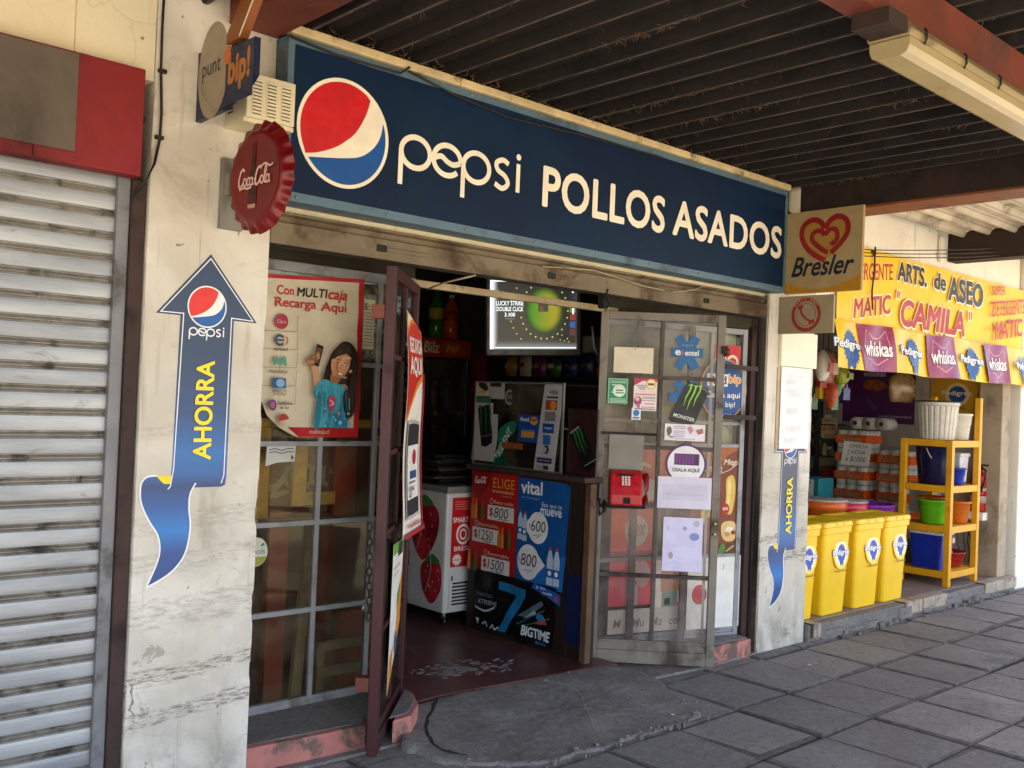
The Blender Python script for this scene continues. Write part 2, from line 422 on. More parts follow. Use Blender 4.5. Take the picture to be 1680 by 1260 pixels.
def floor_mat():
    k = NT("worn_red_cement")
    n = k.noise(2.5, 8, None, .4, .65)
    c = k.mix(k.ramp(n, .3, .7), lin('4a2826'), lin('5e3835'))
    c = k.mix(k.math('MULTIPLY', k.ramp(k.noise(40, 5), .55, .75), .6), c, lin('241716'))
    c = k.mix(k.math('MULTIPLY', k.ramp(k.noise(6, 9, None, .8, .7), .58, .72), .5), c, lin('7d6a62'))
    k.L(c, k.b.inputs["Base Color"]); k.L(k.ramp(n, .3, .7, .28, .5), k.b.inputs["Roughness"])
    k.bump(k.noise(30, 6), .15, .004); return k.m
M_REDFLOOR = floor_mat()

def slab_mat(name, lo, hi, island=True):
    k = NT(name)
    n = k.noise(3, 8, None, .3, .65); fine = k.noise(95, 4, None, 0, .7)
    c = k.mix(k.ramp(n, .3, .7), lin(lo), lin(hi))
    if island:
        g = k.N("ShaderNodeNewGeometry")
        c = k.mix(1, c, k.mix(k.ramp(g.outputs["Random Per Island"], 0, 1), (.80, .80, .80, 1), (1.12, 1.10, 1.07, 1)), 'MULTIPLY')
    c = k.mix(k.math('MULTIPLY', k.ramp(fine, .45, .75), .55), c, lin('2c2826'))
    c = k.mix(k.math('MULTIPLY', k.ramp(fine, .30, .42, 1, 0), .35), c, lin('a29a92'))
    c = k.mix(k.math('MULTIPLY', k.ramp(k.noise(1.3, 9, None, 1.0, .72), .56, .70), .55), c, lin('2b2624'))
    c = k.mix(k.math('MULTIPLY', k.ramp(k.noise(11, 5, None, .6), .70, .76), .5), c, lin('1f1b1a'))
    mid = k.noise(24, 8, None, .2, .75)
    c = k.mix(k.math('MULTIPLY', k.ramp(mid, .50, .68), .45), c, lin('3a3431')); c = k.mix(k.math('MULTIPLY', k.ramp(mid, .34, .44, 1, 0), .30), c, lin('b3aaa2'))
    gv_ = k.N("ShaderNodeTexVoronoi"); gv_.inputs["Scale"].default_value = 3.1; k.L(k.tc, gv_.inputs["Vector"]); c = k.mix(k.math('MULTIPLY', k.ramp(gv_.outputs["Distance"], .045, .06, 1, 0), .55), c, lin('2a2624'))
    k.L(c, k.b.inputs["Base Color"]); k.L(k.ramp(n, .3, .7, .62, .85), k.b.inputs["Roughness"])
    k.bump(k.math('ADD', k.math('ADD', fine, mid), k.math('MULTIPLY', n, 2)), .55, .008); return k.m
M_SLAB = slab_mat("paving_slab", '757170', '8d8885')
M_SLABEDGE = mk("dirty_slab_edge", '5a5450', .9, 0, .35, 14, .5, 70, '6d6662', 9, .52, .7)
M_CEM = slab_mat("cement_patch", '6e6966', '86807b', False)
M_JOINT = mk("joint_dirt", '191513', .95, 0, .4, 14, .6, 60)
M_PLAZA = mk("sunlit_plaza_ground", 'ab9c82', .9, 0, .15, .5)
M_PINK = mk("worn_pink_paint", 'b8746a', .7, 0, .15, 5, .3, 60, '6d5a50', 6, .48, .62)
M_TILE = mk("beige_floor_tile", '8a7c72', .5, 0, .15, 3, .1, 40, '54493f', 3, .5, .72)

# ground to the horizon, slabs under and beyond the canopy
g = MB(); n = 24
g.add([(-600, -600, -.06), (600, -600, -.06), (600, 600, -.06), (-600, 600, -.06)], [(0, 1, 2, 3)], M_PLAZA)
tag(g.build("ground", org=(0, 0, -.06)), "wide sunlit plaza ground in front of the shops", kind="structure")
rs = random.Random(3)
pv = MB(); pv.keep = 0
T = .4765; X0 = 3.68; Y0 = 2.817
for i in range(-14, 20):
    for j in range(-8, 2):
        x0 = X0+i*T; x1 = x0+T; y1 = Y0+j*T+T; y0 = y1-T
        if j == 1: y1 = 3.40
        gx = .004+rs.random()*.006; gy = .004+rs.random()*.006
        if rs.random() < .12: gx += .012
        if rs.random() < .12: gy += .012
        a = [(x0+gx, y0+gy), (x1-.004, y0+gy), (x1-.004, y1-.004), (x0+gx, y1-.004)]
        h = (rs.random()-.5)*.010; tx_, ty_ = (rs.random()-.5)*.016, (rs.random()-.5)*.016
        ch = .007
        def zt(p): return -.004+h+tx_*(p[0]-x0-T/2)+ty_*(p[1]-y0-T/2)
        cq = [ch+rs.random()**3*.022 for _ in range(8)]; m = [(a[0][0]+cq[0], a[0][1]+cq[1]), (a[1][0]-cq[2], a[1][1]+cq[3]), (a[2][0]-cq[4], a[2][1]-cq[5]), (a[3][0]+cq[6], a[3][1]-cq[7])]
        if rs.random() < .3:
            q = rs.randrange(4); m[q] = ((m[q][0]+(x0+x1)/2*.12)/1.12, (m[q][1]+(y0+y1)/2*.12)/1.12)
        vs = [(p[0], p[1], -.05) for p in a]+[(p[0], p[1], zt(p)-ch*.8) for p in a]+[(p[0], p[1], zt(p)) for p in m]
        pv.add(vs, [(0, 1, 5, 4), (1, 2, 6, 5), (2, 3, 7, 6), (3, 0, 4, 7), (4, 5, 9, 8), (5, 6, 10, 9), (6, 7, 11, 10), (7, 4, 8, 11)], M_SLABEDGE); pv.add(vs[8:], [(0, 1, 2, 3)], M_SLAB)
tag(pv.build("pavement", org=(0, 0, 0)), "grey square concrete paving slabs with dark joints", kind="structure")
jd = MB(); jd.box(-3.2, 13.3, -1.1, 3.6, -.058, -.019, M_JOINT)
tag(jd.build("pavement_bed"), "dark dirt between the paving slabs", kind="structure")

# rough cement ramp at the doorway, old patch with dirt groove
def blob_slab(poly, ztop, zedge, mat, name, label, c, org):
    b = MB(); P = smooth(poly, 9, True); K = len(P); rr = random.Random(5)
    from mathutils import noise as nz
    P = [(x+.045*nz.noise((x*6, y*6, 1))+.016*nz.noise((x*31, y*31, 2)), y+.025*nz.noise((x*6, y*6, 5))+.016*nz.noise((x*31, y*31, 7))) for x, y in P]
    rings = []
    for s_, zz in [(1.0, -.03), (1.0, zedge), (.985, None)]+[(.95-.05*i_, None) for i_ in range(18)]:
        ring = []
        for p in P:
            x, y = c[0]+(p[0]-c[0])*s_, c[1]+(p[1]-c[1])*s_
            if zz is None:
                zq = ztop(x, y)+.009*nz.noise((x*5, y*5, 3))+.005*nz.noise((x*23, y*23, 4))+(rr.random()-.5)*.0012
            else: zq = zz
            ring.append((x, y, zq))
        rings.append(ring)
    vs = [p for q in rings for p in q]; fs = []
    for j in range(len(rings)-1):
        for i in range(K): fs.append((j*K+i, j*K+(i+1) % K, (j+1)*K+(i+1) % K, (j+1)*K+i))
    vs.append((c[0], c[1], ztop(*c))); fs += [((len(rings)-1)*K+i, (len(rings)-1)*K+(i+1) % K, len(vs)-1) for i in range(K)]
    b.add(vs, fs, mat, None, True)
    return tag(b.build(name, org=org), label, kind="structure")
from mathutils import noise as nz
def rz(x, y): return .009*nz.noise((x*5, y*5, 3))+.005*nz.noise((x*23, y*23, 4))
outer = [(2.70, 3.62), (2.53, 3.45), (2.50, 3.22), (2.68, 2.98), (2.85, 2.87), (3.16, 2.845), (3.45, 2.84), (3.72, 2.84), (3.93, 2.86), (4.02, 3.0), (4.14, 3.25), (4.2, 3.42), (4.16, 3.62), (3.9, 3.67), (3.56, 3.68), (3.2, 3.70), (2.9, 3.70)]
zr = lambda x, y: .003+max(0, min(1, (y-3.0)/.62))*.034
blob_slab(outer, zr, -.008, M_CEM, "cement_ramp", "rough grey cement patch in front of the open doorway", (3.35, 3.27), (3.35, 3.27, 0))
rs2 = random.Random(77); rb = MB()
for k_ in range(110):
    t = rs2.random(); 
    if t < .55: x = rs2.uniform(2.75, 4.0); y = 2.85+rs2.gauss(0, .022)
    elif t < .8: x = rs2.uniform(2.5, 2.75); y = rs2.uniform(2.95, 3.55)
    else: y = rs2.uniform(2.86, 3.4); x = 3.95+(y-2.86)*.42+rs2.gauss(0, .03)
    q = .003+.009*rs2.random()**3; rb.prism([(x+q*(.6+.7*rs2.random())*math.cos(j*1.25)*1.4, y+q*(.6+.7*rs2.random())*math.sin(j*1.25)) for j in range(5)], -.012, .002+q*.8*rs2.random()+.004, M_CEM)
tag(rb.build("grit"), "loose cement grit around the worn doorway ramp", kind="stuff")
sm_ = MB(); gs = smooth([(3.60, 3.62), (3.66, 3.45), (3.50, 3.22), (3.37, 3.05), (3.33, 2.98)], 10)+[]; vs = []
for i, q in enumerate(gs):
    w0 = .004+.005*abs(nz.noise((q[0]*19, q[1]*19, 2))); o_ = .012*nz.noise((q[0]*15, q[1]*15, 6))
    for s_ in (-1, 0, 1): vs.append((q[0]+o_+s_*w0, q[1], zr(*q)+rz(q[0]+o_+s_*w0, q[1])+(.003 if s_ == 0 else .0005)))
sm_.add(vs, [(i*3+k_, i*3+k_+1, i*3+k_+4, i*3+k_+3) for i in range(len(gs)-1) for k_ in (0, 1)], mk("pale_mortar", '8f877e', .9), None, True)
tag(sm_.build("mortar_seam"), "pale mortar seam across the doorway ramp", kind="structure")
cr = MB()
gp = smooth([(2.97, 3.71), (2.84, 3.58), (2.70, 3.44), (2.62, 3.30), (2.60, 3.20), (2.66, 3.10)], 16); vs = []
for i, q in enumerate(gp):
    a_, b_ = gp[max(0, i-1)], gp[min(len(gp)-1, i+1)]; dx, dy = b_[0]-a_[0], b_[1]-a_[1]; l = math.hypot(dx, dy)
    w0 = .003+.008*abs(nz.noise((q[0]*17, q[1]*17, 9)))+.004; o_ = .008*nz.noise((q[0]*11, q[1]*11, 6))
    w0 *= min(1, i/6+.15, (len(gp)-1-i)/8+.1)
    for s_ in (-1, 0, 1):
        x, y = q[0]-dy/l*(o_+s_*w0), q[1]+dx/l*(o_+s_*w0); vs.append((x, y, zr(x, y)+rz(x, y)+(.0035 if s_ == 0 else .0005)))
cr.add(vs, [(i*3+k_, i*3+k_+1, i*3+k_+4, i*3+k_+3) for i in range(len(gp)-1) for k_ in (0, 1)], mk("crack_dirt", '2c2725', .95), None, True)
tag(cr.build("crack"), "dark dirt filled crack curving round the cement patch", kind="structure")

sl_ = MB(); sl_.prism([(4.165, 3.40), (4.68, 3.37), (5.20, 3.38), (5.20, 3.55), (4.9, 3.68), (4.165, 3.86)], -.05, .006, M_CEM); sl_.prism([(1.82, 3.40), (2.52, 3.39), (2.74, 3.55), (2.735, 3.86), (1.82, 3.86)], -.05, .004, M_CEM)
tag(sl_.build("window_footing", bevel=.004), "rough cement strip under the shop windows", kind="structure")
# shop floor
fl = MB(); fe = [(1.0, 3.80), (2.74, 3.80), (2.74, 3.70), (3.0, 3.715), (3.3, 3.69), (3.6, 3.66), (3.9, 3.645), (4.16, 3.60), (4.16, 3.80), (5.45, 3.80), (5.45, 7.0), (1.0, 7.0)]
fl.prism(fe, -.05, .045, M_REDFLOOR)
tag(fl.build("shop_floor", org=(0, 0, 0)), "worn dark red cement shop floor", kind="structure")
sc = MB(); M_SCUFF = mk("worn_pale_floor", '7f7775', .6, 0, .2, 14)
rr = random.Random(12)
for k_ in range(80):
    a = rr.random()*6.28; d = rr.random()**.7; x = 3.38+.30*d*math.cos(a)+.16*d*math.sin(a); y = 4.0+.14*d*math.sin(a)-.10*d*math.cos(a)
    q = .008+.022*rr.random()*(1.1-d)
    P = [(x+q*(.6+.8*rr.random())*math.cos(t*1.05)*1.3, y+q*(.5+.7*rr.random())*math.sin(t*1.05)) for t in range(6)]
    sc.prism(P, .0452, .0458+k_*.00002, M_SCUFF)
tag(sc.build("worn_patch"), "pale worn flakes on the red shop floor", kind="stuff")

# painted kerbs under the shop windows
for nm, poly, lb in (("kerb", [(1.81, 3.47), (2.1, 3.445), (2.37, 3.43), (2.71, 3.77), (2.70, 3.79), (1.81, 3.79)], "worn pink painted kerb below the window with the big poster"),
                    ("kerb", [(2.49, 3.405), (2.60, 3.42), (2.72, 3.53), (2.79, 3.66), (2.80, 3.71)], "short broken piece of pink kerb behind the open dark red door"),
                    ("kerb", [(4.68, 3.385), (5.12, 3.375), (5.14, 3.52), (4.30, 3.76)], "worn pink painted kerb below the ice cream posters")):
    b = MB(); b.prism(poly, -.03, .098, M_PINK); b.prism([(x, y+.03) for x, y in poly], .0985, .104, M_CEM)
    tag(b.build(nm, bevel=.012), lb, kind="structure")
# neighbour's raised floor
st = MB(); st.prism([(5.76, 3.37), (6.0, 3.35), (6.6, 3.345), (7.05, 3.35), (7.7, 3.345), (8.1, 3.36), (8.5, 3.345), (9.17, 3.36), (9.17, 6.6), (5.76, 6.6)], -.05, .10, M_CEM)
st.prism([(5.76, 3.42), (9.15, 3.42), (9.15, 6.6), (5.76, 6.6)], .1004, .106, M_TILE)
M_TRIM = mk("broken_step_tile", 'a99a88', .45, 0, .15, 6, 0, 60, '6f6254', 8, .5, .7)
for a, b_ in ((5.78, 5.86), (7.06, 7.32), (7.34, 7.74), (8.48, 9.14)):
    k_ = a
    while k_ < b_-.02:
        st.box(k_+.003, min(b_, k_+.2)-.003, 3.333, 3.349, .022, .112, M_TRIM); st.box(k_+.003, min(b_, k_+.2)-.003, 3.349, 3.44, .107, .1125, M_TRIM); k_ += .2
tag(st.build("raised_floor", bevel=.004), "raised step with broken tile edging under the cleaning goods", kind="structure")
rb = MB(); rq = random.Random(8)
for k_ in range(60):
    x = rq.choice([rq.uniform(5.78, 7.05), rq.uniform(7.7, 8.5), rq.uniform(5.8, 9.1)]); y = 3.345-rq.random()**2*.10; q = .004+.024*rq.random()**3
    P = [(x+q*(.6+.6*rq.random())*math.cos(t*1.25)*1.5, y+q*(.5+.6*rq.random())*math.sin(t*1.25)) for t in range(5)]
    rb.prism(P, -.01, .004+q*rq.random()*1.3, M_CEM)
for k_ in range(14):
    x = rq.uniform(5.9, 8.4); L = rq.uniform(.1, .3)
    rb.prism([(x, 3.36), (x+L*.15, 3.33+rq.random()*.012), (x+L*.5, 3.32+rq.random()*.02), (x+L*.85, 3.33+rq.random()*.012), (x+L, 3.36)], -.01, rq.uniform(.02, .085), M_CEM)
tag(rb.build("rubble"), "crumbled cement along the broken step", kind="stuff")

# ================================================================ BUILDINGS
from mathutils import noise as nz
sb = thing("shop_building", "white plastered shop front with peeling pillars around the open doorway", "building", (0, 0, 0))
def part(nm, p, *boxes, bevel=0.):
    b = MB()
    for q in boxes: b.box(*q)
    return b.build(nm, p, bevel=bevel)
def worn_pillar(p_, x0, x1, y0, y1, z0, z1, m, seed):
    b = MB(); N = 110; M_ = 6; ring = []
    for k_ in range(N+1):
        z = z0+(z1-z0)*k_/N; c_ = [(x0, y0), (x1, y0), (x1, y1), (x0, y1)]; P = []
        for i in range(4):
            a_, d_ = c_[i], c_[(i+1) % 4]
            for j in range(M_*2):
                t = (0, .012, .03, .08, .2, .35, .5, .65, .8, .92, .97, .988)[j]; x, y = a_[0]+(d_[0]-a_[0])*t, a_[1]+(d_[1]-a_[1])*t
                e = min(t, 1-t)
                cx, cy = (x0+x1)/2-x, (y0+y1)/2-y; l = math.hypot(cx, cy)
                n1 = nz.noise((x*3+seed, z*9, y*3)); n2 = max(0, nz.noise((i*7.7+seed+round(t), z*6, 1.3))-.05)*max(0, nz.noise((seed, z*21, 4.4))+.35)
                d2 = .0004+.0015*max(0, n1)*(1 if e > .001 else 0)+(.004+.05*n2*(1.4 if z < .5 else .7))*max(0, 1-e/.05)
                P.append((x+cx/l*d2, y+cy/l*d2, z))
        ring.append(P)
    K = M_*8; vs = [q for r_ in ring for q in r_]; fs = [(j*K+i, j*K+(i+1) % K, (j+1)*K+(i+1) % K, (j+1)*K+i) for j in range(N) for i in range(K)]
    fs.append(tuple(range(K))[::-1]); fs.append(tuple(range(N*K, N*K+K))); b.add(vs, fs, m); return b.build("pillar", p_)
worn_pillar(sb, 1.335, 1.81, 3.395, 3.86, -.02, 2.93, M_PL, 3.1)["label"] = "peeling white pillar with scuff marks"
p_ = worn_pillar(sb, 5.215, 5.755, 3.395, 3.86, -.02, 2.70, M_PL, 8.7); p_["label"] = "white pillar stained dark at its inner edge"
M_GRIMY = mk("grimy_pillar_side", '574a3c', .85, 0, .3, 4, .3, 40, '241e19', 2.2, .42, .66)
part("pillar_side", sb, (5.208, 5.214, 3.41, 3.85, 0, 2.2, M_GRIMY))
part("upper_wall", sb, (-1.2, 1.065, 3.405, 3.86, 2.56, 2.95, M_PLU), (1.066, 1.334, 3.398, 3.86, 2.56, 2.95, M_PLU), (1.811, 5.214, 3.43, 3.52, 2.19, 2.96, M_PLU), (5.215, 5.37, 3.405, 3.86, 2.702, 2.96, M_PLU))
lt = MB()
prof = [(3.40, 2.060), (3.40, 2.145), (3.425, 2.150), (3.425, 2.172), (3.398, 2.178), (3.398, 2.188), (3.50, 2.19), (3.50, 2.085), (3.415, 2.060)]
lt.prism([(b_, a) for a, b_ in prof], 1.812, 5.206, M_RUSTBEIGE, Matrix(((0, 0, 1, 0), (0, 1, 0, 0), (1, 0, 0, 0), (0, 0, 0, 1))))
lt.box(1.83, 5.19, 3.46, 3.50, 2.06, 2.20, M_DARK)
for xx, ln in ((2.35, .22), (3.35, .1), (4.6, .12)):
    lt.box(xx, xx+ln, 3.393, 3.402, 2.095, 2.112, M_RUSTBEIGE); lt.box(xx-.05, xx, 3.396, 3.401, 2.09, 2.12, M_DARK)
lt.build("lintel", sb, bevel=.003)["label"] = "worn beige steel lintel under the sign"
part("inner_wall", sb, (.96, 1.0, 3.86, 7.0, 0, 2.75, M_OLIVE), (.96, 5.49, 7.0, 7.05, 0, 2.75, M_OLIVE), (5.45, 5.49, 3.86, 7.0, 0, 2.75, M_OLIVE))
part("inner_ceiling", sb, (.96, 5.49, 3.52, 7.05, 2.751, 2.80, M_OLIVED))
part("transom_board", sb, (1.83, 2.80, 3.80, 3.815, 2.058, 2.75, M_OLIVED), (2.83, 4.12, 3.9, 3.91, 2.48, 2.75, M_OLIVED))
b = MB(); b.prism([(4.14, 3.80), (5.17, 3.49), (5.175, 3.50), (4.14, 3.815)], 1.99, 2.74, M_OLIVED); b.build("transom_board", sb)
tb = MB(); M_BAR = mk("chipped_cream_paint", 'a89878', .55, .1, .15, 6, .15, 60, '4d4131', 5, .52, .7)
tb.box(2.795, 4.14, 3.785, 3.82, 2.018, 2.052, M_BAR); tb.box(4.142, 4.60, 3.77, 3.80, 2.022, 2.046, M_BAR); tb.build("transom_bar", sb, bevel=.003)["label"] = "cream metal bar across the top of the doorway"
part("roof_slab", sb, (-1.2, 5.49, 3.42, 7.3, 2.97, 3.05, M_CEM))
part("shutter_pillar", sb, (-1.2, -.6, 3.40, 3.86, 0, 2.56, M_PLU))
part("rear_wall", sb, (-1.2, .955, 3.87, 3.95, 0, 2.95, M_OLIVE))
# steel bits hanging from the lintel
hk = MB(); hk.box(3.72, 3.75, 3.41, 3.45, 1.985, 2.07, M_DARK); hk.tube([(3.735, 3.40, 2.08), (3.72, 3.395, 2.05), (3.745, 3.39, 2.01), (3.73, 3.40, 1.985)], .008, M_DARK, 6); hk.build("hook", sb)

nb = thing("neighbour_shop", "open fronted shop bay with whitewashed walls beside the chicken shop", "building", (0, 0, 0))
part("upper_wall", nb, (5.756, 9.16, 3.40, 3.56, 2.10, 2.96, M_PLR))
part("pillar", nb, (9.18, 10.4, 3.36, 3.9, -.02, 2.96, M_PLR), bevel=.01)
part("jamb", nb, (8.93, 9.11, 3.42, 3.62, .10, 2.09, mk("beige_jamb", 'a8977f', .8, 0, .12, 4, .2, 40, '7b6c58', 3, .5, .7)), bevel=.008)
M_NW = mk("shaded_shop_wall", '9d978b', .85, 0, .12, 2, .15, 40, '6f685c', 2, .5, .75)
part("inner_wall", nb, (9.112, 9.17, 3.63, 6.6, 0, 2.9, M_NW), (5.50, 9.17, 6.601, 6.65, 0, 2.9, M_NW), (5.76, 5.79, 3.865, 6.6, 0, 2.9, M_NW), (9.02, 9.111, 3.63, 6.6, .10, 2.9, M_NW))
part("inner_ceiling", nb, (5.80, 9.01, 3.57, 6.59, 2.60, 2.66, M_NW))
part("roof_slab", nb, (5.50, 10.4, 3.42, 7.3, 2.971, 3.05, M_CEM))
part("beam_block", nb, (5.37, 5.62, 3.29, 3.398, 2.735, 2.90, M_PLR), bevel=.03); part("beam_block", nb, (7.50, 7.60, 3.36, 3.398, 2.69, 2.9, M_PLR), bevel=.03)

# ================================================================ CANOPY
cn = thing("canopy", "dark sooty corrugated metal canopy on red steel beams over the pavement", "canopy", (0, 0, 0))
def sheet(nm, along, a0, a1, b0, b1, z, mat, pitch=.17, h=.045, low=None):
    """ribbed sheet: ribs run along 'y' or 'x'; a = across the ribs, b = along them"""
    b = MB(); pr = []
    t = a0
    while t < a1:
        for d, zz in ((0, h), (.055, h), (.075, .004), (.082, 0), (.094, 0), (.101, .004), (.125, h)):
            if t+d*pitch/.17 <= a1: pr.append((t+d*pitch/.17, z+zz))
        t += pitch
    for i in range(len(pr)-1):
        (p, q), (p2, q2) = pr[i], pr[i+1]
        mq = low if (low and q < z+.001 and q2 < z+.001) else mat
        if along == 'y': b.add([(p, b0, q), (p2, b0, q2), (p2, b1, q2), (p, b1, q)], [(0, 1, 2, 3)], mq)
        else: b.add([(b0, p, q), (b0, p2, q2), (b1, p2, q2), (b1, p, q)], [(0, 1, 2, 3)], mq)
    return b.build(nm, cn)
def dotted(m, ax):
    k = m.node_tree; nt_ = k; b = nt_.nodes["Principled BSDF"]
    return m
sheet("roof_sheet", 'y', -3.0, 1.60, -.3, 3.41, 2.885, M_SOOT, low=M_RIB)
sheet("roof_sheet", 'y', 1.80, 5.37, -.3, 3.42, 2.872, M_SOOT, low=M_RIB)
p_ = sheet("roof_sheet", 'x', .3, 3.39, 5.60, 7.62, 2.885, M_PALE, .19, .05); p_["label"] = "paler ribbed sheet over the cleaning goods"
sheet("roof_sheet", 'x', .3, 3.39, 7.72, 9.5, 2.88, M_PALE, .19, .05)
part("light_block_deck", cn, (-3.0, 5.62, -.33, 3.43, 2.945, 2.962, M_SOOT), (5.62, 9.5, .28, 3.43, 2.945, 2.962, M_SOOT))  # unseen cover added above the sheets to keep light out of the gaps
part("beam", cn, (1.60, 1.795, -.2, 3.39, 2.838, 2.944, M_OXIDE), bevel=.004)
part("beam", cn, (5.37, 5.384, -.2, 3.30, 2.722, 2.93, M_OXDARK), (5.37, 5.612, -.2, 3.30, 2.708, 2.721, M_OXORANGE))  # web darkened for soot and for its shaded side, unlike the flange
part("beam", cn, (7.60, 7.615, .28, 3.36, 2.722, 2.92, M_OXDARK), (7.60, 7.76, .28, 3.36, 2.706, 2.721, M_OXDARK))
part("beam", cn, (-3.0, 5.36, 1.44, 1.447, 2.715, 2.87, M_OXIDE), (-3.0, 5.36, 1.44, 1.535, 2.708, 2.7149, M_OXIDE), (5.63, 7.59, 1.44, 1.447, 2.715, 2.88, M_OXIDE), (5.63, 7.59, 1.44, 1.535, 2.708, 2.7149, M_OXIDE))
# street-side posts of the canopy
for x in (-1.5, 5.49):
    part("post", cn, (x-.06, x+.06, -.31, -.21, -.02, 2.83, M_OXIDE))
part("edge_beam", cn, (-3.0, 5.62, -.33, -.21, 2.72, 2.944, M_OXIDE))

# cobwebs and dust hanging from ribs and trim
cw = MB(); M_WEB = mk("dusty_cobweb", '6b553a', .95, 0, .3, 20)
rr = random.Random(21)
def strand(p, L, jit=.01, rad=.0016):
    pts = [Vector(p)]
    for i in range(3): pts.append(pts[-1]+Vector((rr.uniform(-jit, jit), rr.uniform(-jit, jit), -L/3*rr.uniform(.5, 1.3))))
    cw.tube(pts, [rad, rad*.9, rad*.7, rad*.3], M_WEB, 3)
for i in range(int((5.37-1.8)/.17)):
    xr = 1.80+i*.17+.088
    for q in range(rr.randint(5, 15)):
        y = rr.uniform(1.2, 3.25); strand((xr+rr.uniform(-.008, .008), y, 2.872), rr.uniform(.008, .04), .008, .0012)
    if rr.random() < .35:
        y0 = rr.uniform(1.6, 2.9)
        for q in range(40): strand((xr+rr.gauss(0, .012), y0+rr.gauss(0, .16), 2.873), rr.uniform(.006, .028), .014, .0016)
for q in range(900):
    x = rr.uniform(1.82, 5.2); c_ = .5+.5*math.cos((x-1.80-.02)/.17*6.283)
    if rr.random() > .15+.85*c_: continue
    z0 = 2.876+rr.random()*.03*c_
    p0 = Vector((x, 3.29+rr.uniform(-.015, .05), z0)); p1 = p0+Vector((rr.uniform(-.03, .03), rr.uniform(-.012, .012), rr.uniform(-.004, .022)))
    cw.tube([p0, (p0+p1)/2+Vector((0, rr.uniform(-.006, .006), rr.uniform(-.006, .008))), p1], rr.uniform(.0008, .002), M_WEB, 3)
tag(cw.build("cobwebs", org=(3.5, 3, 2.87)), "dusty cobwebs and old straw hanging from the canopy ribs", kind="stuff")

# ================================================================ SIGNS ON THE FRONT
NAVY = '0c2a52'; CREAM = 'efe6cf'; WHITE = 'f0ede6'; RED = 'c4161c'; YEL = 'f3d91f'; BLK = '141414'
def arc(cx, cy, rx, ry, a0, a1, n): return [(cx+rx*math.cos(R(a0+(a1-a0)*i/n)), cy+ry*math.sin(R(a0+(a1-a0)*i/n))) for i in range(n+1)]
def globe(c, cu, cv_, rr_, white=CREAM, red=RED, blue='0f4f95', k=.93):
    c.ell(cu, cv_, rr_, rr_*1.02, white, 48)
    rc = smooth([(-.80, -.52), (-.55, -.46), (-.23, -.32), (.01, -.16), (.26, .08), (.46, .44), (.55, .74)], 5)
    P = [(cu+x*rr_, cv_+y*rr_) for x, y in rc]+arc(cu, cv_, rr_*k, rr_*k*1.02, 54, 213, 26)[1:-1]
    c.fan(P, (cu-.32*rr_, cv_+.32*rr_), red)
    bc = smooth([(-.73, -.575), (-.36, -.52), (0, -.46), (.33, -.38), (.56, -.24), (.73, -.05), (.82, .15), (.85, .35)], 5)
    P = [(cu+x*rr_, cv_+y*rr_) for x, y in bc]+arc(cu, cv_, rr_*k, rr_*k*1.02, 22, -142, 30)
    c.poly(P, blue)
def softword(c, u0, v0, sx, sv, h, wd):
    """the rounded five letter drink name, drawn with even strokes: x height 1, unit box scaled"""
    X = lambda a: u0+a*sx; V = lambda b: v0+b*sv
    def ring(cx, a0=0, a1=360): c.ring(X(cx), V(.5), sx*.5, sv*.5, wd, h, 30, a0, a1)
    for cx in (.5, 2.72):
        ring(cx); c.line([(X(cx-.5), V(.55)), (X(cx-.5), V(-.62))], wd, h)
    ring(1.62, 0, 318); c.line([(X(1.14), V(.50)), (X(1.4), V(.60)), (X(1.62), V(.46)), (X(1.86), V(.40)), (X(2.10), V(.50))], wd, h, 4)
    c.line([(X(3.98), V(.90)), (X(3.75), V(1.0)), (X(3.50), V(.86)), (X(3.55), V(.62)), (X(3.85), V(.45)), (X(3.97), V(.2)), (X(3.75), V(.0)), (X(3.45), V(.12))], wd, h, 5)
    c.line([(X(4.38), V(1.0)), (X(4.38), V(-.02))], wd, h); c.ell(X(4.38), V(1.24), wd*.62, wd*.62, h, 14)

M_FRAME = mk("sign_frame_paint", '56707f', .5, .1, .12, 4, .05, 60, '39454b', 5, .52, .75)
M_NAVY = mk("sign_blue_sheet", '001e3c', .55, 0, .22, 1.2, .10, 5, '0a2a3c', 2.2, .50, .78, vmap=(1, 1, .5), spec=.22)
M_GREYS = mk('screw_metal', '8a8a88', .4, .6)
M_TRIMC = mk("cream_trim", 'cdb88a', .55, 0, .15, 8, .1, 60, '715f3f', 7, .52, .7)
sg = thing("shop_sign", "long dark blue illuminated sign with round emblem and white lettering above the doorway", "sign", (3.5, 3.36, 2.21))
part("case", sg, (1.80, 5.235, 3.303, 3.425, 2.212, 2.838, M_FRAME), bevel=.004)
part("trim", sg, (1.80, 2.62, 3.285, 3.33, 2.840, 2.876, M_TRIMC), (2.623, 3.80, 3.285, 3.33, 2.840, 2.876, M_TRIMC), (3.803, 5.24, 3.285, 3.33, 2.840, 2.876, M_TRIMC), bevel=.006)
c = Cv(1.828, 2.247, 5.205, 2.806, M_NAVY, .0015)
globe(c, 2.058, 2.514, .211)
softword(c, 2.333, 2.444, .1495, .128, CREAM, .0235)
c.fit("POLLOS", 3.146, 2.403, 4.052, 2.600, CREAM, .028, sp=1.05)
c.fit("ASADOS", 4.118, 2.409, 5.172, 2.606, CREAM, .028, sp=1.05)
c.build("face", FY(3.303), sg)
for x in [1.86+i*.418 for i in range(9)]:
    for z in (2.229, 2.822):
        b = MB(); b.lathe([(.001, .005), (.006, .004), (.007, .001), (.0, .0)], 0, 0, M_GREYS, 8, Matrix.Translation((x, 3.303, z)) @ Matrix.Rotation(R(90), 4, 'X')); b.build("rivet", sg)
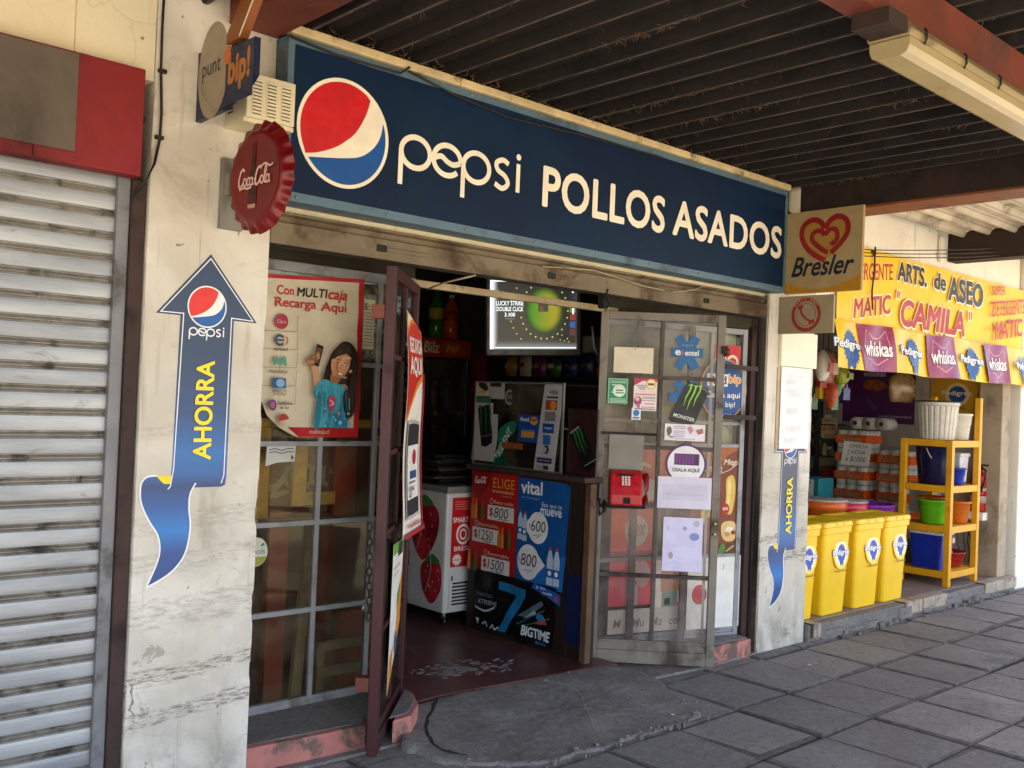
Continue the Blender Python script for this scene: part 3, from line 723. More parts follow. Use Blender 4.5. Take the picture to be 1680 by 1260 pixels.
# loose cable along the top of the sign
cb = MB(); M_CABLE = mk("dark_cable", '211a15', .6, 0, .2, 9)
cb.tube([(1.79, 3.29, 2.825), (2.0, 3.285, 2.805), (2.3, 3.28, 2.81), (2.34, 3.275, 2.845)], .005, M_CABLE, 6)
cb.tube([(2.34, 3.282, 2.83), (2.6, 3.285, 2.79), (2.9, 3.285, 2.765), (3.4, 3.288, 2.79), (4.0, 3.288, 2.80)], .004, M_CABLE, 6)
tag(cb.build("loose_cable"), "thin dark cable sagging along the top of the blue sign", "cable")
cb = MB(); cb.tube([(3.25, 3.385, 2.14), (3.6, 3.38, 2.165), (3.8, 3.38, 2.145), (4.0, 3.38, 2.125), (4.25, 3.38, 2.12), (4.45, 3.38, 2.155), (4.52, 3.385, 2.185)], .0035, M_BAR, 5)
tag(cb.build("lintel_wire"), "thin pale wire looping along the steel lintel", "wire")
cb = MB(); cb.tube([(2.80, 3.70, 2.00), (2.83, 3.6, 2.03), (2.86, 3.42, 2.055)], .005, M_BAR, 5); tag(cb.build("tie_wire"), "short bent wire tying the dark red door to the lintel", "wire")
cb = MB(); P = [(1.352, 3.385, 2.95), (1.350, 3.385, 2.75), (1.352, 3.385, 2.61), (1.362, 3.385, 2.45), (1.360, 3.385, 2.36), (1.345, 3.385, 2.27), (1.315, 3.385, 2.20), (1.285, 3.41, 2.15)]
cb.tube([(x, y, z) for x, y, z in P], .0048, M_CABLE, 7)
for z in (2.60, 2.365): cb.box(1.344, 1.372, 3.378, 3.394, z-.006, z+.006, M_CABLE)
tag(cb.build("wall_cable"), "black cable clipped down the cream wall beside the shutter", "cable")
# cap shaped sign
def scriptword(c, u0, v0, s, h, wd):
    """flowing two part drink name in script"""
    q = lambda L: [(u0+x*s, v0+y*s) for x, y in L]
    def C(x): c.line(q([(x+.62, .95), (x+.42, 1.12), (x+.15, .85), (x, .35), (x+.05, 0), (x+.25, -.02), (x+.5, .25)]), [wd*k for k in (.5, .8, 1, 1.5, 1.5, 1, .5)], h) if 0 else c.line(q([(x+.62, .92), (x+.45, 1.1), (x+.2, .92), (x+.02, .4), (x+.06, .02), (x+.3, .02), (x+.55, .28)]), wd*1.35, h, 5)
    def o(x): c.ring(u0+(x+.19)*s, v0+.24*s, .17*s, .24*s, wd, h, 18)
    def cc(x): c.line(q([(x+.36, .4), (x+.2, .5), (x+.04, .25), (x+.16, 0), (x+.38, .12)]), wd, h, 4)
    def a(x): o(x); c.line(q([(x+.37, .48), (x+.35, .1), (x+.5, .02)]), wd, h, 4)
    C(0); o(.5); cc(.88); a(1.2)
    c.line(q([(1.72, .34), (1.95, .34)]), wd, h)
    C(1.85); o(2.38); c.line(q([(2.8, .2), (3.05, .85), (2.98, 1.1), (2.86, .8), (2.86, .1), (3.05, .04)]), wd, h, 5); a(3.0)
    c.line(q([(.3, .02), (.2, -.2), (.6, -.12), (1.1, -.2), (1.5, -.12)]), wd*1.1, h, 4); c.line(q([(2.4, 1.0), (2.9, 1.22), (3.4, 1.02), (3.75, 1.12)]), wd*1.1, h, 4)
cp = thing("cap_sign", "red round crimped metal bottle cap sign projecting from the pillar", "sign", (1.643, 3.177, 2.045), rotz=0)
CU = Vector((.113, -.9936, 0)); CC = (1.643, 3.177, 0)
M_CAPRED = mk("cap_red_enamel", '6e0c10', .3, .1, .15, 5, 0, 40, '380a0c', 4, .5, .7)
M_GREYM = mk("grey_plate", '7d7a72', .6, .2, .12, 4)
b = MB(); vs = []; fs = []; K = 21*8; capM = Matrix(((CU.x, 0, CU.cross(Vector((0, 0, 1))).x, 1.643), (CU.y, 0, CU.cross(Vector((0, 0, 1))).y, 3.177), (0, 1, 0, 2.247), (0, 0, 0, 1)))
for ra, zz, amp in ((0.001, .022, 0), (.140, .022, 0), (.150, .024, 0), (.160, .018, 0), (.172, .010, .003), (.191, -.003, .0065), (.193, -.006, .0065), (.187, -.006, .0065), (.14, .008, 0), (.001, .010, 0)):
    for k_ in range(K):
        a = 2*math.pi*k_/K; q = ra+amp*math.cos(21*a)*.55; vs.append((q*math.cos(a), q*math.sin(a)*1.04, zz+amp*.9*math.cos(21*a)))
for j in range(9):
    for k_ in range(K): fs.append((j*K+k_, j*K+(k_+1) % K, (j+1)*K+(k_+1) % K, (j+1)*K+k_))
b.add(vs, fs, M_CAPRED, capM, True); b.keep = 1; b.build("cap", cp)
c = Cv(-.13, -.13, .13, .13, None)
c.blob([(-.022, .115), (-.012, .118), (0, .115), (0, .05), (.012, .0), (.014, -.06), (.010, -.1), (-.032, -.1), (-.036, -.06), (-.034, 0), (-.022, .05)], '4a1512')
c.blob([(-.018, .07), (-.004, .07), (.005, .0), (.006, -.06), (-.026, -.06), (-.026, 0)], '35100e'); c.rect(-.034, -.112, .012, -.098, 'b08c78')
scriptword(c, -.096, -.030, .056, 'd9b9ae', .0062)
c.build("print", ((CC[0], CC[1], 2.247), CU), cp, off=.0225)
b = MB(); b.box(1.592, 1.68, 3.37, 3.393, 2.08, 2.34, M_GREYM); b.box(1.60, 1.64, 3.34, 3.371, 2.20, 2.28, M_GREYM); b.build("bracket", cp)
# projecting travel card sign
bs = thing("flag_sign", "blue projecting sign with pale disc and orange top below the red beam", "sign", (1.51, 3.2, 2.43))
c = Cv(-3.392, 2.44, -2.955, 2.79, '0f1a3a', .02, outline=[(-3.392, 2.450), (-3.18, 2.455), (-2.99, 2.51), (-2.958, 2.53), (-2.958, 2.655), (-3.10, 2.66), (-3.392, 2.70)])
c.ell(-3.265, 2.61, .115, .165, '93866f', 36)
c.ring(-3.265, 2.61, .118, .168, .006, '8a7d69')
c.rect(-3.165, 2.462, -2.962, 2.655, '0f1a3a')
c.tx("punt", -3.355, 2.600, .085, '2a2a35', .012, 0, .95); c.ell(-3.155, 2.635, .026, .028, 'c0602a'); c.line([(-3.135, 2.655), (-3.11, 2.70)], .012, 'c0602a')
c.fit("bip!", -3.145, 2.500, -2.985, 2.635, 'a0642a', .05)
for i, s_ in enumerate("centro de carga"): c.tx(s_, -3.352+.10*(1-math.cos(i*.13)), 2.575-i*.0085, .018, '4d473e', rot=-50)
c.build("panel", FX(1.51), bs)
c = Cv(-3.09, 2.66, -2.92, 2.95, '7c461c', .03, outline=[(-3.14, 2.668), (-3.04, 2.668), (-2.925, 2.80), (-2.925, 2.82), (-3.02, 2.82), (-3.14, 2.70)])
c.line([(-3.045, 2.672), (-2.928, 2.803), (-2.928, 2.82)], .010, 'efe4cf'); c.build("arrow_panel", FX(1.505), bs)
b = MB(); b.tube([(1.52, 3.40, 2.66), (1.52, 3.2, 2.66), (1.52, 3.0, 2.66)], .008, M_GREYM); b.build("arm", bs)
# louvred box
M_BOXW = mk("cream_enamel_box", 'd9cfae', .45, .05, .08, 5, 0, 40, '9a8d6c', 6, .6, .8)
ab = thing("louvred_box", "cream metal box with louvred vents on the pillar by the blue sign", "alarm box", (1.70, 3.3, 2.46))
part("case", ab, (1.602, 1.795, 3.225, 3.394, 2.468, 2.628, M_BOXW), bevel=.004)
b = MB()
for q in range(3):
    for k_ in range(10):
        x = 1.622+q*.058; z = 2.485+k_*.0128
        b.add([(x, 3.2245, z), (x+.04, 3.2245, z), (x+.04, 3.219, z+.006), (x, 3.219, z+.006), (x, 3.2245, z+.008), (x+.04, 3.2245, z+.008)], [(0, 1, 2, 3), (3, 2, 5, 4)], M_BOXW)
        b.box(x+.003, x+.037, 3.2235, 3.2246, z-.003, z, M_DARK)
b.build("vents", ab)
b = MB()
for k_ in range(6): b.box(1.6005, 1.6019, 3.33, 3.37, 2.50+k_*.014, 2.505+k_*.014, M_DARK)
b.build("side_vents", ab)
part("base_plate", ab, (1.60, 1.80, 3.24, 3.394, 2.452, 2.4675, M_BOXW))

# arrow stickers
def gradink(name, stops, z0, z1):
    k = NT(name); t = k.ramp(k.sep(1), z0, z1); rp = k.N("ShaderNodeValToRGB"); rp.color_ramp.elements[0].color = lin(stops[0][1]); rp.color_ramp.elements[0].position = stops[0][0]
    rp.color_ramp.elements[1].color = lin(stops[-1][1]); rp.color_ramp.elements[1].position = stops[-1][0]
    for p_, h in stops[1:-1]: e = rp.color_ramp.elements.new(p_); e.color = lin(h)
    mr = k.N("ShaderNodeMapRange"); mr.inputs[1].default_value = z0; mr.inputs[2].default_value = z1; k.L(k.sep(1), mr.inputs[0]); k.L(mr.outputs[0], rp.inputs[0])
    k.L(rp.outputs[0], k.b.inputs["Base Color"]); k.b.inputs["Roughness"].default_value = .35; return k.m
GRB = gradink("arrow_print", [(0, '1d4484'), (.10, '1b4688'), (.17, '1674bd'), (.24, '1a5196'), (.30, '1a3c70'), (.335, '175a9c'), (.40, '1865a8'), (.52, '1b4274'), (.7, '1c3658'), (1, '1e3452')], -.605, .605)
def axy(px, py): return (1.375+(px-255)*.00236+(py-513)*.000107, 1.749-(py-513)*.00213)
head = [(1.378, 1.750), (1.573, 1.982), (1.768, 1.744), (1.674, 1.746), (1.672, 1.17), (1.668, 1.135), (1.652, 1.128), (1.455, 1.128), (1.462, 1.20), (1.468, 1.749)]
c = Cv(1.355, .772, 1.768, 1.982, None, .0006)
tl_ = [(258, 783), (250, 783), (240, 786), (233, 797), (232, 820), (237, 840), (246, 860), (258, 883), (261, 907), (256, 930), (240, 968)]
tr_ = [(240, 968), (277, 947), (300, 917), (309, 873), (307, 840), (309, 815), (318, 797)]
TL = smooth([axy(*q) for q in tl_], 5); TR = smooth([axy(*q) for q in tr_], 5)
tail = TL+TR[1:]+[axy(300, 790), axy(276, 797), axy(266, 795)]
def off(P, d):
    n = len(P); cx = sum(p[0] for p in P)/n; cy = sum(p[1] for p in P)/n; out = []
    A = sum(P[i][0]*P[(i+1) % n][1]-P[(i+1) % n][0]*P[i][1] for i in range(n)); sgn = 1 if A > 0 else -1
    for i in range(n):
        a, b2 = P[i-1], P[(i+1) % n]; dx, dy = b2[0]-a[0], b2[1]-a[1]; l = math.hypot(dx, dy) or 1; out.append((P[i][0]+sgn*dy/l*d, P[i][1]-sgn*dx/l*d))
    return out
c.poly(tail, GRB); c.line(TL, .006, 'e9e9ea'); c.line(TR, .006, 'e9e9ea')
c.poly([axy(256, 783), axy(280, 783), axy(279, 797), axy(268, 797), axy(262, 791)], 'e8d21c')
c.slab(head, GRB)
ins = [(1.395, 1.757), (1.573, 1.966), (1.750, 1.751), (1.663, 1.755), (1.661, 1.165), (1.655, 1.14)]
c.line([(1.450, 1.125), (1.459, 1.135), (1.468, 1.2), (1.479, 1.757), (1.395, 1.757), (1.573, 1.966), (1.750, 1.751), (1.664, 1.755), (1.661, 1.17), (1.652, 1.141)], .0042, 'e6e6ea')
globe(c, 1.567, 1.788, .0755, 'ecebe8', 'd8302c', '1c5c9e')
softword(c, 1.503, 1.682, .0297, .026, 'e8e8ec', .0052)
c.fit("AHORRA", 1.535, 1.229, 1.606, 1.592, YEL, .03, rot=90)
ar = c.build("arrow_sticker", FY(3.3948)); tag(ar, "blue upward arrow sticker with yellow lettering near the shutter", "sticker", "blue arrow stickers on the pillars")
a2 = copy_tree(ar); a2.location.x += 3.942; a2.location.z -= .523
tag(a2, "blue upward arrow sticker below the blurred notice, beside the yellow bins", "sticker", "blue arrow stickers on the pillars")
# board and notice above it
M_BOARDW = mk("white_painted_board", 'ece6d2', .7, 0, .07, 4, .2, 50, '8f8670', 9, .66, .74)
b = MB(); b.box(5.335, 5.752, 3.372, 3.3945, 1.772, 1.995, M_BOARDW); b.box(5.325, 5.358, 3.389, 3.3945, 1.25, 1.765, mk("pale_wood_strip", 'b39c7c', .7, 0, .2, 8))
tag(b.build("wall_board", bevel=.003), "white painted board with a scratch above the blurred notice", "board")
c = Cv(5.362, 1.252, 5.705, 1.768, 'e9e9ea', .002)
for (a, b_, w_, h_, q) in ((5.42, 1.70, .2, .02, 'dcdcdf'), (5.42, 1.66, .12, .03, 'd4d4da'), (5.42, 1.58, .18, .05, 'd9d9dd'), (5.44, 1.47, .12, .04, 'd5d5da'), (5.44, 1.36, .17, .035, 'd9d9dc'), (5.42, 1.29, .14, .03, 'dcdcdf')): c.rect(a, b_, a+w_, b_+h_, q)
tag(c.build("notice", FY(3.3872)), "plain white faded paper notice above the second arrow sticker", "notice")
# ice cream flag sign
c = Cv(-3.31, 2.205, -2.81, 2.70, 'a08c62', .022)
c.poly([(-3.31, 2.205), (-2.81, 2.205), (-2.81, 2.30)]+[(-2.81-.5*t/10, 2.30-.075*math.sin(math.pi*(t/10)*.9)-.0*t) for t in range(1, 10)]+[(-3.31, 2.275)], 'b07c1c')
def heart(c, cu, cv_, s, h, wd, fill=None):
    P = [(cu+x*s, cv_+y*s) for x, y in ((0, .42), (.25, .72), (.62, .80), (.92, .58), (.95, .18), (.72, -.25), (.35, -.6), (0, -.82), (-.35, -.66), (-.72, -.32), (-.95, .12), (-.92, .52), (-.62, .76), (-.25, .70))]
    if fill: c.poly(smooth(P, 5, True), fill)
    Q = [(cu+x*s, cv_+y*s) for x, y in ((.28, -.58), (.68, -.22), (.95, .2), (.88, .62), (.55, .80), (.22, .68), (0, .38), (-.22, .68), (-.58, .76), (-.92, .55), (-.98, .15), (-.75, -.3), (-.38, -.62), (.05, -.85))]
    c.line(Q[:7], wd, h, 6); c.line(Q[6:], wd, h, 6)
    q2 = [(cu+x*s*.55, cv_+y*s*.5-.02*s) for x, y in ((.5, -.5), (.95, -.05), (.85, .6), (.4, .7), (0, .3), (-.4, .68), (-.9, .5), (-.95, 0), (-.5, -.5), (.05, -.95), (.3, -1.0))]
    c.line(q2[:5], wd*.9, h, 6); c.line(q2[4:], wd*.9, h, 6)
heart(c, -3.05, 2.525, .155, '86181b', .033, '9c7630')
c.fit("Bresler", -3.265, 2.305, -2.855, 2.425, '14162e', .022, .35)
tag(c.build("flag_sign", FX(5.262)), "square beige projecting sign with red double heart and dark script", "sign")
# telephone flag sign
c = Cv(-3.345, 1.962, -2.975, 2.190, '9a8c70', .016)
c.ring(-3.155, 2.075, .088, .092, .022, '93322c', 44); c.ring(-3.155, 2.075, .063, .067, .004, '93322c', 40)
c.line([(-3.195, 2.125), (-3.185, 2.085), (-3.155, 2.05), (-3.115, 2.033)], .014, '93322c', 5); c.line([(-3.21, 2.115), (-3.178, 2.128)], .022, '93322c'); c.line([(-3.135, 2.022), (-3.098, 2.037)], .022, '93322c')
for i, s_ in enumerate("HABLE AQUI"): c.tx(s_, -3.155-.088*math.cos(R(35+i*12)), 2.070+.092*math.sin(R(35+i*12)), .018, 'c9b9a8', .01, rot=55-i*12)
tag(c.build("telephone_sign", FX(5.255)), "grey projecting sign with red ring and telephone handset", "sign")

# ================================================================ SHUTTER AND RED FASCIA
M_GALV = NT("galvanised_slats"); k = M_GALV
n1 = k.noise(3, 7, k.map((.5, 1, 3)), .3); c_ = k.mix(k.ramp(n1, .3, .7), lin('888b90'), lin('b1b4b6'))
c_ = k.mix(k.math('MULTIPLY', k.ramp(k.noise(9, 8, k.map((.6, 1, 2)), .5, .7), .58, .74), .6), c_, lin('5d5850'))
c_ = k.mix(k.math('MULTIPLY', k.ramp(k.noise(14, 6, k.map((.25, 1, 6)), .2, .7), .66, .72), .8), c_, lin('33302c'))
k.L(c_, k.b.inputs["Base Color"]); k.b.inputs["Metallic"].default_value = .25; k.b.inputs["Roughness"].default_value = .42; k.bump(k.noise(12, 4, k.map((.4, 1, 2))), .12, .01); M_GALV = k.m
M_GROOVE = mk("slat_groove", '8a857c', .45, .3, .25, 6, 0, 40, '3a352e', 6, .48, .66)
sh = thing("roller_shutter", "closed galvanised metal roller shutter with grimy slats", "shutter", (.35, 3.46, 0))
b = MB(); z = 2.30; PIT = .0767
while z > -.05:
    zb = z-PIT
    pr = [(z, 3.452), (z-.002, 3.4475), (z-.012, 3.446), (z-.026, 3.4455), (z-.040, 3.446), (z-.050, 3.4475), (z-.052, 3.453)]
    qr = [(z-.052, 3.453), (z-.0525, 3.4565), (z-.056, 3.457), (z-.058, 3.451), (z-.0605, 3.449), (z-.063, 3.451), (z-.065, 3.457), (z-.0685, 3.457), (z-.070, 3.451), (z-.072, 3.4495), (z-.0745, 3.451), (zb, 3.452)]
    for P, m in ((pr, M_GALV), (qr, M_GROOVE)):
        for (z0, y0), (z1, y1) in zip(P, P[1:]): b.add([(-.6, y0, z0), (1.24, y0, z0), (1.24, y1, z1), (-.6, y1, z1)], [(3, 2, 1, 0)], m)
    z = zb
b.build("slats", sh)
part("guide_rail", sh, (1.238, 1.282, 3.425, 3.475, -.02, 2.3, M_STEELGREY), bevel=.003)
M_BROWNR = mk("dark_brown_jamb", '3a2622', .75, 0, .25, 4, .2, 50, '1c1412', 3, .5, .7)
part("jamb", sh, (1.283, 1.332, 3.41, 3.49, -.02, 2.21, M_BROWNR), bevel=.004)
part("backing", sh, (-.6, 1.33, 3.50, 3.52, -.02, 2.55, M_DARK))
M_REDP = mk("red_painted_fascia", '7c0b10', .6, 0, .14, 4, .05, 60, '4a090c', 3, .48, .75)
M_GREYP = mk("taupe_painted_panel", '5d5348', .8, 0, .10, 5, .1, 90, '4a4138', 3, .45, .75)
fa = thing("shutter_fascia", "red painted fascia box with taupe panel above the roller shutter", "fascia", (.4, 3.4, 2.2))
part("box", fa, (-.6, 1.282, 3.336, 3.404, 2.206, 2.575, M_REDP), bevel=.004)
part("panel", fa, (-.6, 1.060, 3.3325, 3.335, 2.247, 2.568, M_GREYP))
part("strip", fa, (-.6, .93, 3.332, 3.3352, 2.210, 2.2435, M_REDP), (.934, 1.06, 3.330, 3.3352, 2.210, 2.2435, M_REDP), bevel=.001)
b = MB(); b.box(1.284, 1.296, 3.36, 3.404, 2.40, 2.42, M_OXDARK); b.build("hinge", fa)
b = MB(); b.prism([(1.284, 2.3), (1.298, 2.27), (1.296, 2.22), (1.284, 2.2)], 3.385, 3.404, M_OXDARK, Matrix(((1, 0, 0, 0), (0, 0, 1, 0), (0, 1, 0, 0), (0, 0, 0, 1)))); b.build("bracket", fa)

# ================================================================ LAMP
lp = thing("fluorescent_lamp", "long unlit fluorescent lamp with clear ribbed cover under the red beam", "lamp", (3.6, 1.46, 2.60))
M_LHOUS = mk("lamp_housing", '8d7d58', .55, 0, .12, 5, 0, 40, '5d4f35', 4, .5, .7)
M_LDIF = mk("lamp_diffuser", 'a89a74', .22, 0, .10, 2, .05, 8, '8a6a34', 2.6, .56, .72, spec=.6)
Mx = Matrix(((0, 0, 1, 0), (1, 0, 0, 0), (0, 1, 0, 0), (0, 0, 0, 1)))
b = MB(); b.prism([(1.395, 2.655), (1.388, 2.675), (1.41, 2.707), (1.52, 2.707), (1.537, 2.675), (1.53, 2.655)], 2.84, 4.42, M_LHOUS, Mx); b.build("housing", lp, bevel=.004)
b = MB(); b.prism([(1.396, 2.654), (1.397, 2.628), (1.405, 2.608), (1.425, 2.598), (1.500, 2.598), (1.520, 2.608), (1.528, 2.628), (1.529, 2.654)], 2.85, 4.41, M_LDIF, Mx); b.build("diffuser", lp, bevel=.002)
for x in (2.93, 3.22, 3.50, 3.78, 4.06, 4.34):
    b = MB(); b.tube([(x, 1.392, 2.648), (x, 1.383, 2.66), (x, 1.383, 2.685), (x, 1.39, 2.695)], .004, M_DARK, 6); b.tube([(x+.014, 1.392, 2.648), (x+.014, 1.386, 2.672), (x+.014, 1.39, 2.69)], .003, M_LHOUS, 6); b.build("clip", lp)
part("end_bracket", lp, (2.72, 2.838, 1.40, 1.52, 2.66, 2.7075, M_OXDARK))

# thin wires crossing from the sign to the far beam
for k_, (za, zb, yb) in enumerate(((2.47, 2.71, 2.3), (2.46, 2.69, 2.3), (2.455, 2.68, 2.3))):
    b = MB(); P0 = Vector((5.24, 3.28, 2.50-.012*k_)); P1 = Vector((7.7, 2.95, 2.795-.028*k_)); P2 = Vector((9.5, 1.5, 2.80-.028*k_)); L = []
    for i in range(13): t = i/12; p = P0.lerp(P1, t); p.z -= (.05+.01*k_)*4*t*(1-t)*.5; L.append(p)
    L += [P1.lerp(P2, .5), P2]
    b.tube(L, .0035, M_CABLE, 5)
    tag(b.build("overhead_wire"), "%s of the three thin dark wires stretched past the heart sign" % ("topmost", "middle", "lowest")[k_], "wire", "wires strung under the canopy")

# ================================================================ DOORS AND WINDOWS
M_WINW = mk("worn_white_metal", '96969a', .5, .05, .12, 5, .1, 60, '5a544b', 4, .50, .7)
M_DOORG = mk("worn_grey_door_paint", '7a7268', .55, .05, .14, 5, .12, 60, '453a2f', 3.4, .50, .68)
M_DOORR = mk("dark_red_door_paint", '3d1113', .5, .05, .15, 5, .1, 60, '2c1413', 3.2, .52, .7)
M_BARB = mk("brown_bar_paint", '4a3a33', .6, .05, .2, 5, .1, 60, '2a201c', 4, .5, .7)
G_CLEAR = glass("door_glass", 'eef0ec', .045, 'b5ac9f', 3)
G_DUSTY = glass("dusty_glass", 'cfcfc4', .16, '8a7f6c', 4)
G_PALE = glass("pale_reflection_glass", 'e6e3d6', .5, 'b9b09a', 7, 1.5, .8)  # pale film for the top panes, painted in as their reflections
G_HAZY = glass("hazy_glass", 'f2eeea', .09, 'e0d2cc', 3)
G_DIRTY = glass("dirty_old_glass", 'f2f0e8', .15, '8a7c66', 6, 1.5, .8)

M_DBAR = mk("dark_worn_glazing_bar", '4f463e', .6, .05, .2, 6, .1, 60, '2a221c', 5, .48, .66)
def glazed(name, label, cat, loc, ang, W, zs, xs, z0, z1, mat, gm, stile=.045, th=.035, bottom=.12, skip=(), top=None, bar=None):
    """glazed leaf or window: local x along it, front is -y; zs, xs = glazing bar positions"""
    t = thing(name, label, cat, loc, None, ang)
    b = MB(); h = th/2; mb2 = bar or mat
    b.box(0, stile, -h, h, z0, z1, mat); b.box(W-stile, W, -h, h, z0, z1, mat)
    b.box(stile, W-stile, -h+.001, h-.001, z1-stile, z1, mat)
    b.box(stile, W-stile, -h+.001, h-.001, z0, z0+bottom*.55, mat); b.box(stile, W-stile, -h+.010, h-.01, z0+bottom*.55, z0+bottom-.012, mat); b.box(stile, W-stile, -h+.001, h-.001, z0+bottom-.012, z0+bottom, mat)
    b.build("frame", t, local=True, bevel=.003)
    b = MB(); g = .011
    for x in xs: b.box(x-g, x+g, -h*.75, h*.75, z0+bottom, z1-stile, mb2)
    XS = [stile]+list(xs)+[W-stile]; ZS = [z0+bottom]+list(zs)+[z1-stile]
    for z in zs:
        for i in range(len(XS)-1): b.box(XS[i]+(g if i else 0), XS[i+1]-(g if i < len(XS)-2 else 0), -h*.7, h*.7, z-g, z+g, mb2)
    b.build("glazing_bars", t, local=True, bevel=.002)
    for i in range(len(XS)-1):
        for j in range(len(ZS)-1):
            if (i, j) in skip: continue
            q = MB(); q.box(XS[i]+(g if i else 0), XS[i+1]-(g if i < len(XS)-2 else 0), -.002, .002, ZS[j]+(g if j else 0), ZS[j+1]-(g if j < len(ZS)-2 else 0), top if (top and j == len(ZS)-2) else gm)
            q.build("pane", t, local=True)
    return t

lw = glazed("shop_window", "tall white framed grid window with dirty panes behind the big poster", "window", (1.84, 3.80, 0), 0, .955, (.525, .912, 1.262, 1.625), (.47, .762), .030, 2.055, M_WINW, G_DIRTY, bottom=.112, top=G_PALE)
rang = math.atan2(-.30, 1.02)
rw = glazed("shop_window", "white framed window covered with ice cream posters behind the grey door", "window", (4.14, 3.80, 0), rang, 1.045, (.59, 1.262, 1.40), (.42, .78), .085, 1.985, M_WINW, G_CLEAR, bottom=.065, stile=.035)
for x in (.235, .60):
    b = MB(); b.box(x-.020, x+.020, -.055, -.035, .095, 1.975, M_BARB)
    for z in (.12, 1.95): b.box(x-.012, x+.012, -.0345, -.0176, z-.012, z+.012, M_BARB)
    b.build("security_bar", rw, local=True)
b = MB(); b.prism([(5.155, 3.47), (5.205, 3.455), (5.205, 3.60), (5.155, 3.60)], .03, 2.0, M_BROWNR); b.prism([(5.19, 3.445), (5.206, 3.440), (5.206, 3.454), (5.19, 3.455)], .05, 2.05, M_DARK); b.build("window_post", sb)
for z in (1.74, 1.44): 
    b = MB(); b.tube([(5.165, 3.47, z), (5.12, 3.455, z-.005), (5.0, 3.44, z), (4.86, 3.42, z+.003)], .011, M_OXDARK, 6); b.box(4.80, 5.13, 3.405, 3.412, z-.014, z+.014, M_OXDARK); b.build("latch_bar", sb)

DANG = math.atan2(-.495, .51)
rd = glazed("glazed_door", "worn grey metal glazed door leaf standing open with papers and red payphone", "door", (4.13, 3.80, 0), DANG, .711, (.52, .92, 1.252, 1.652), (.355,), .022, 2.022, M_DOORG, G_HAZY, bottom=.13, bar=M_DBAR)
b = MB(); b.box(.690, .722, -.04, -.017, 1.80, 1.845, M_OXDARK); b.tube([(.70, -.03, 1.84), (.73, -.035, 1.825), (.73, -.035, 1.80), (.70, -.03, 1.79)], .006, M_OXDARK); b.build("latch", rd, local=True)
b = MB()
for z in (.835, .775): b.lathe([(.0, 0), (.009, .002), (.010, .012), (.004, .016)], 0, 0, mk("brass_bolt_%d" % int(z*1000), 'b9a468', .4, .4), 10, Matrix.Translation((.688, -.018, z)) @ Matrix.Rotation(R(90), 4, 'X'))
b.build("bolt", rd, local=True)
b = MB(); b.box(.0, .29, -.028, -.018, .90, .922, M_DARK); b.tube([(.03, -.03, .95), (.02, -.045, .90), (.035, -.045, .86), (.06, -.04, .88), (.06, -.035, .94)], .009, M_DARK, 7); b.box(.03, .34, -.026, -.016, 1.318, 1.333, M_OXDARK); b.build("phone_shelf", rd, local=True)
dD = Vector((.7176, -.6965, 0)); DP = ((4.13, 3.80, 0), dD)

LANG = math.atan2(-.505, -.50)
ld = glazed("glazed_door", "dark red metal glazed door leaf standing open edge on with a recharge poster", "door", (2.80, 3.79, 0), LANG, .711, (.52, .92, 1.252, 1.652), (.355,), .022, 2.022, M_DOORR, G_DUSTY, bottom=.13, stile=.05, th=.042)
b = MB()
for z in (1.805, .285): b.box(.665, .715, -.075, -.0215, z, z+.055, M_OXIDE); b.box(.672, .70, -.078, -.075, z+.02, z+.035, M_DARK)
b.build("hinge_bracket", ld, local=True)
b = MB(); zc = .95
for i in range(13):
    L = []; ax = i % 2
    for k_ in range(12):
        a = 6.283*k_/12; p, q = .010*math.cos(a), .019*math.sin(a)
        L.append((.705+(p if ax else 0), -.045+(0 if ax else p)+.001*i, zc-i*.030+q))
    b.tube(L, .0035, M_DARK, 5, True)
b.build("chain", ld, local=True)
M_CHR = mk("pale_ring", 'a59f95', .3, .6); b = MB()
b.tube([(.69+.014*math.cos(a*.6), -.06, .62+.014*math.sin(a*.6)) for a in range(10)], .003, M_CHR, 6, True); b.tube([(.69, -.05, .635), (.68, -.04, .66), (.675, -.028, .68)], .003, M_CHR, 6); b.build("padlock_ring", ld, local=True)
LP = ((2.30, 3.285, 0), (.7036, .7106, 0))

# recharge poster on the dark red door (bulges off the glass)
c = Cv(.27, .865, .69, 1.865, 'ece6da', .0012, outline=[(.27, .865), (.69, .865), (.69, 1.80), (.27, 1.865)])
c.poly([(.27, 1.40), (.36, 1.47), (.5, 1.55), (.675, 1.60), (.675, 1.80), (.27, 1.862)], 'c8281f')
c.poly([(.27, 1.76), (.38, 1.815), (.5, 1.822), (.36, 1.847), (.27, 1.862)], 'e07b2a'); c.poly([(.27, 1.79), (.36, 1.832), (.42, 1.836), (.27, 1.860)], 'f0d9b0')
c.poly([(.27, 1.37), (.36, 1.44), (.5, 1.52), (.675, 1.575), (.675, 1.60), (.5, 1.55), (.36, 1.47), (.27, 1.40)], 'e58a2e')
c.fit("RECARGA", .30, 1.685, .66, 1.755, 'efe9dd', .03); c.fit("AQUI", .30, 1.575, .62, 1.67, 'efe9dd', .035)
c.rect(.664, .865, .69, 1.60, 'b3262a')
c.blob([(.30, 1.34), (.30, .98), (.34, .945), (.55, .945), (.60, .98), (.60, 1.33), (.56, 1.375), (.34, 1.38)], 'b9b4ae'); c.blob([(.315, 1.33), (.315, .985), (.35, .96), (.54, .96), (.585, .99), (.585, 1.32), (.55, 1.36), (.35, 1.365)], '2c2a2c')
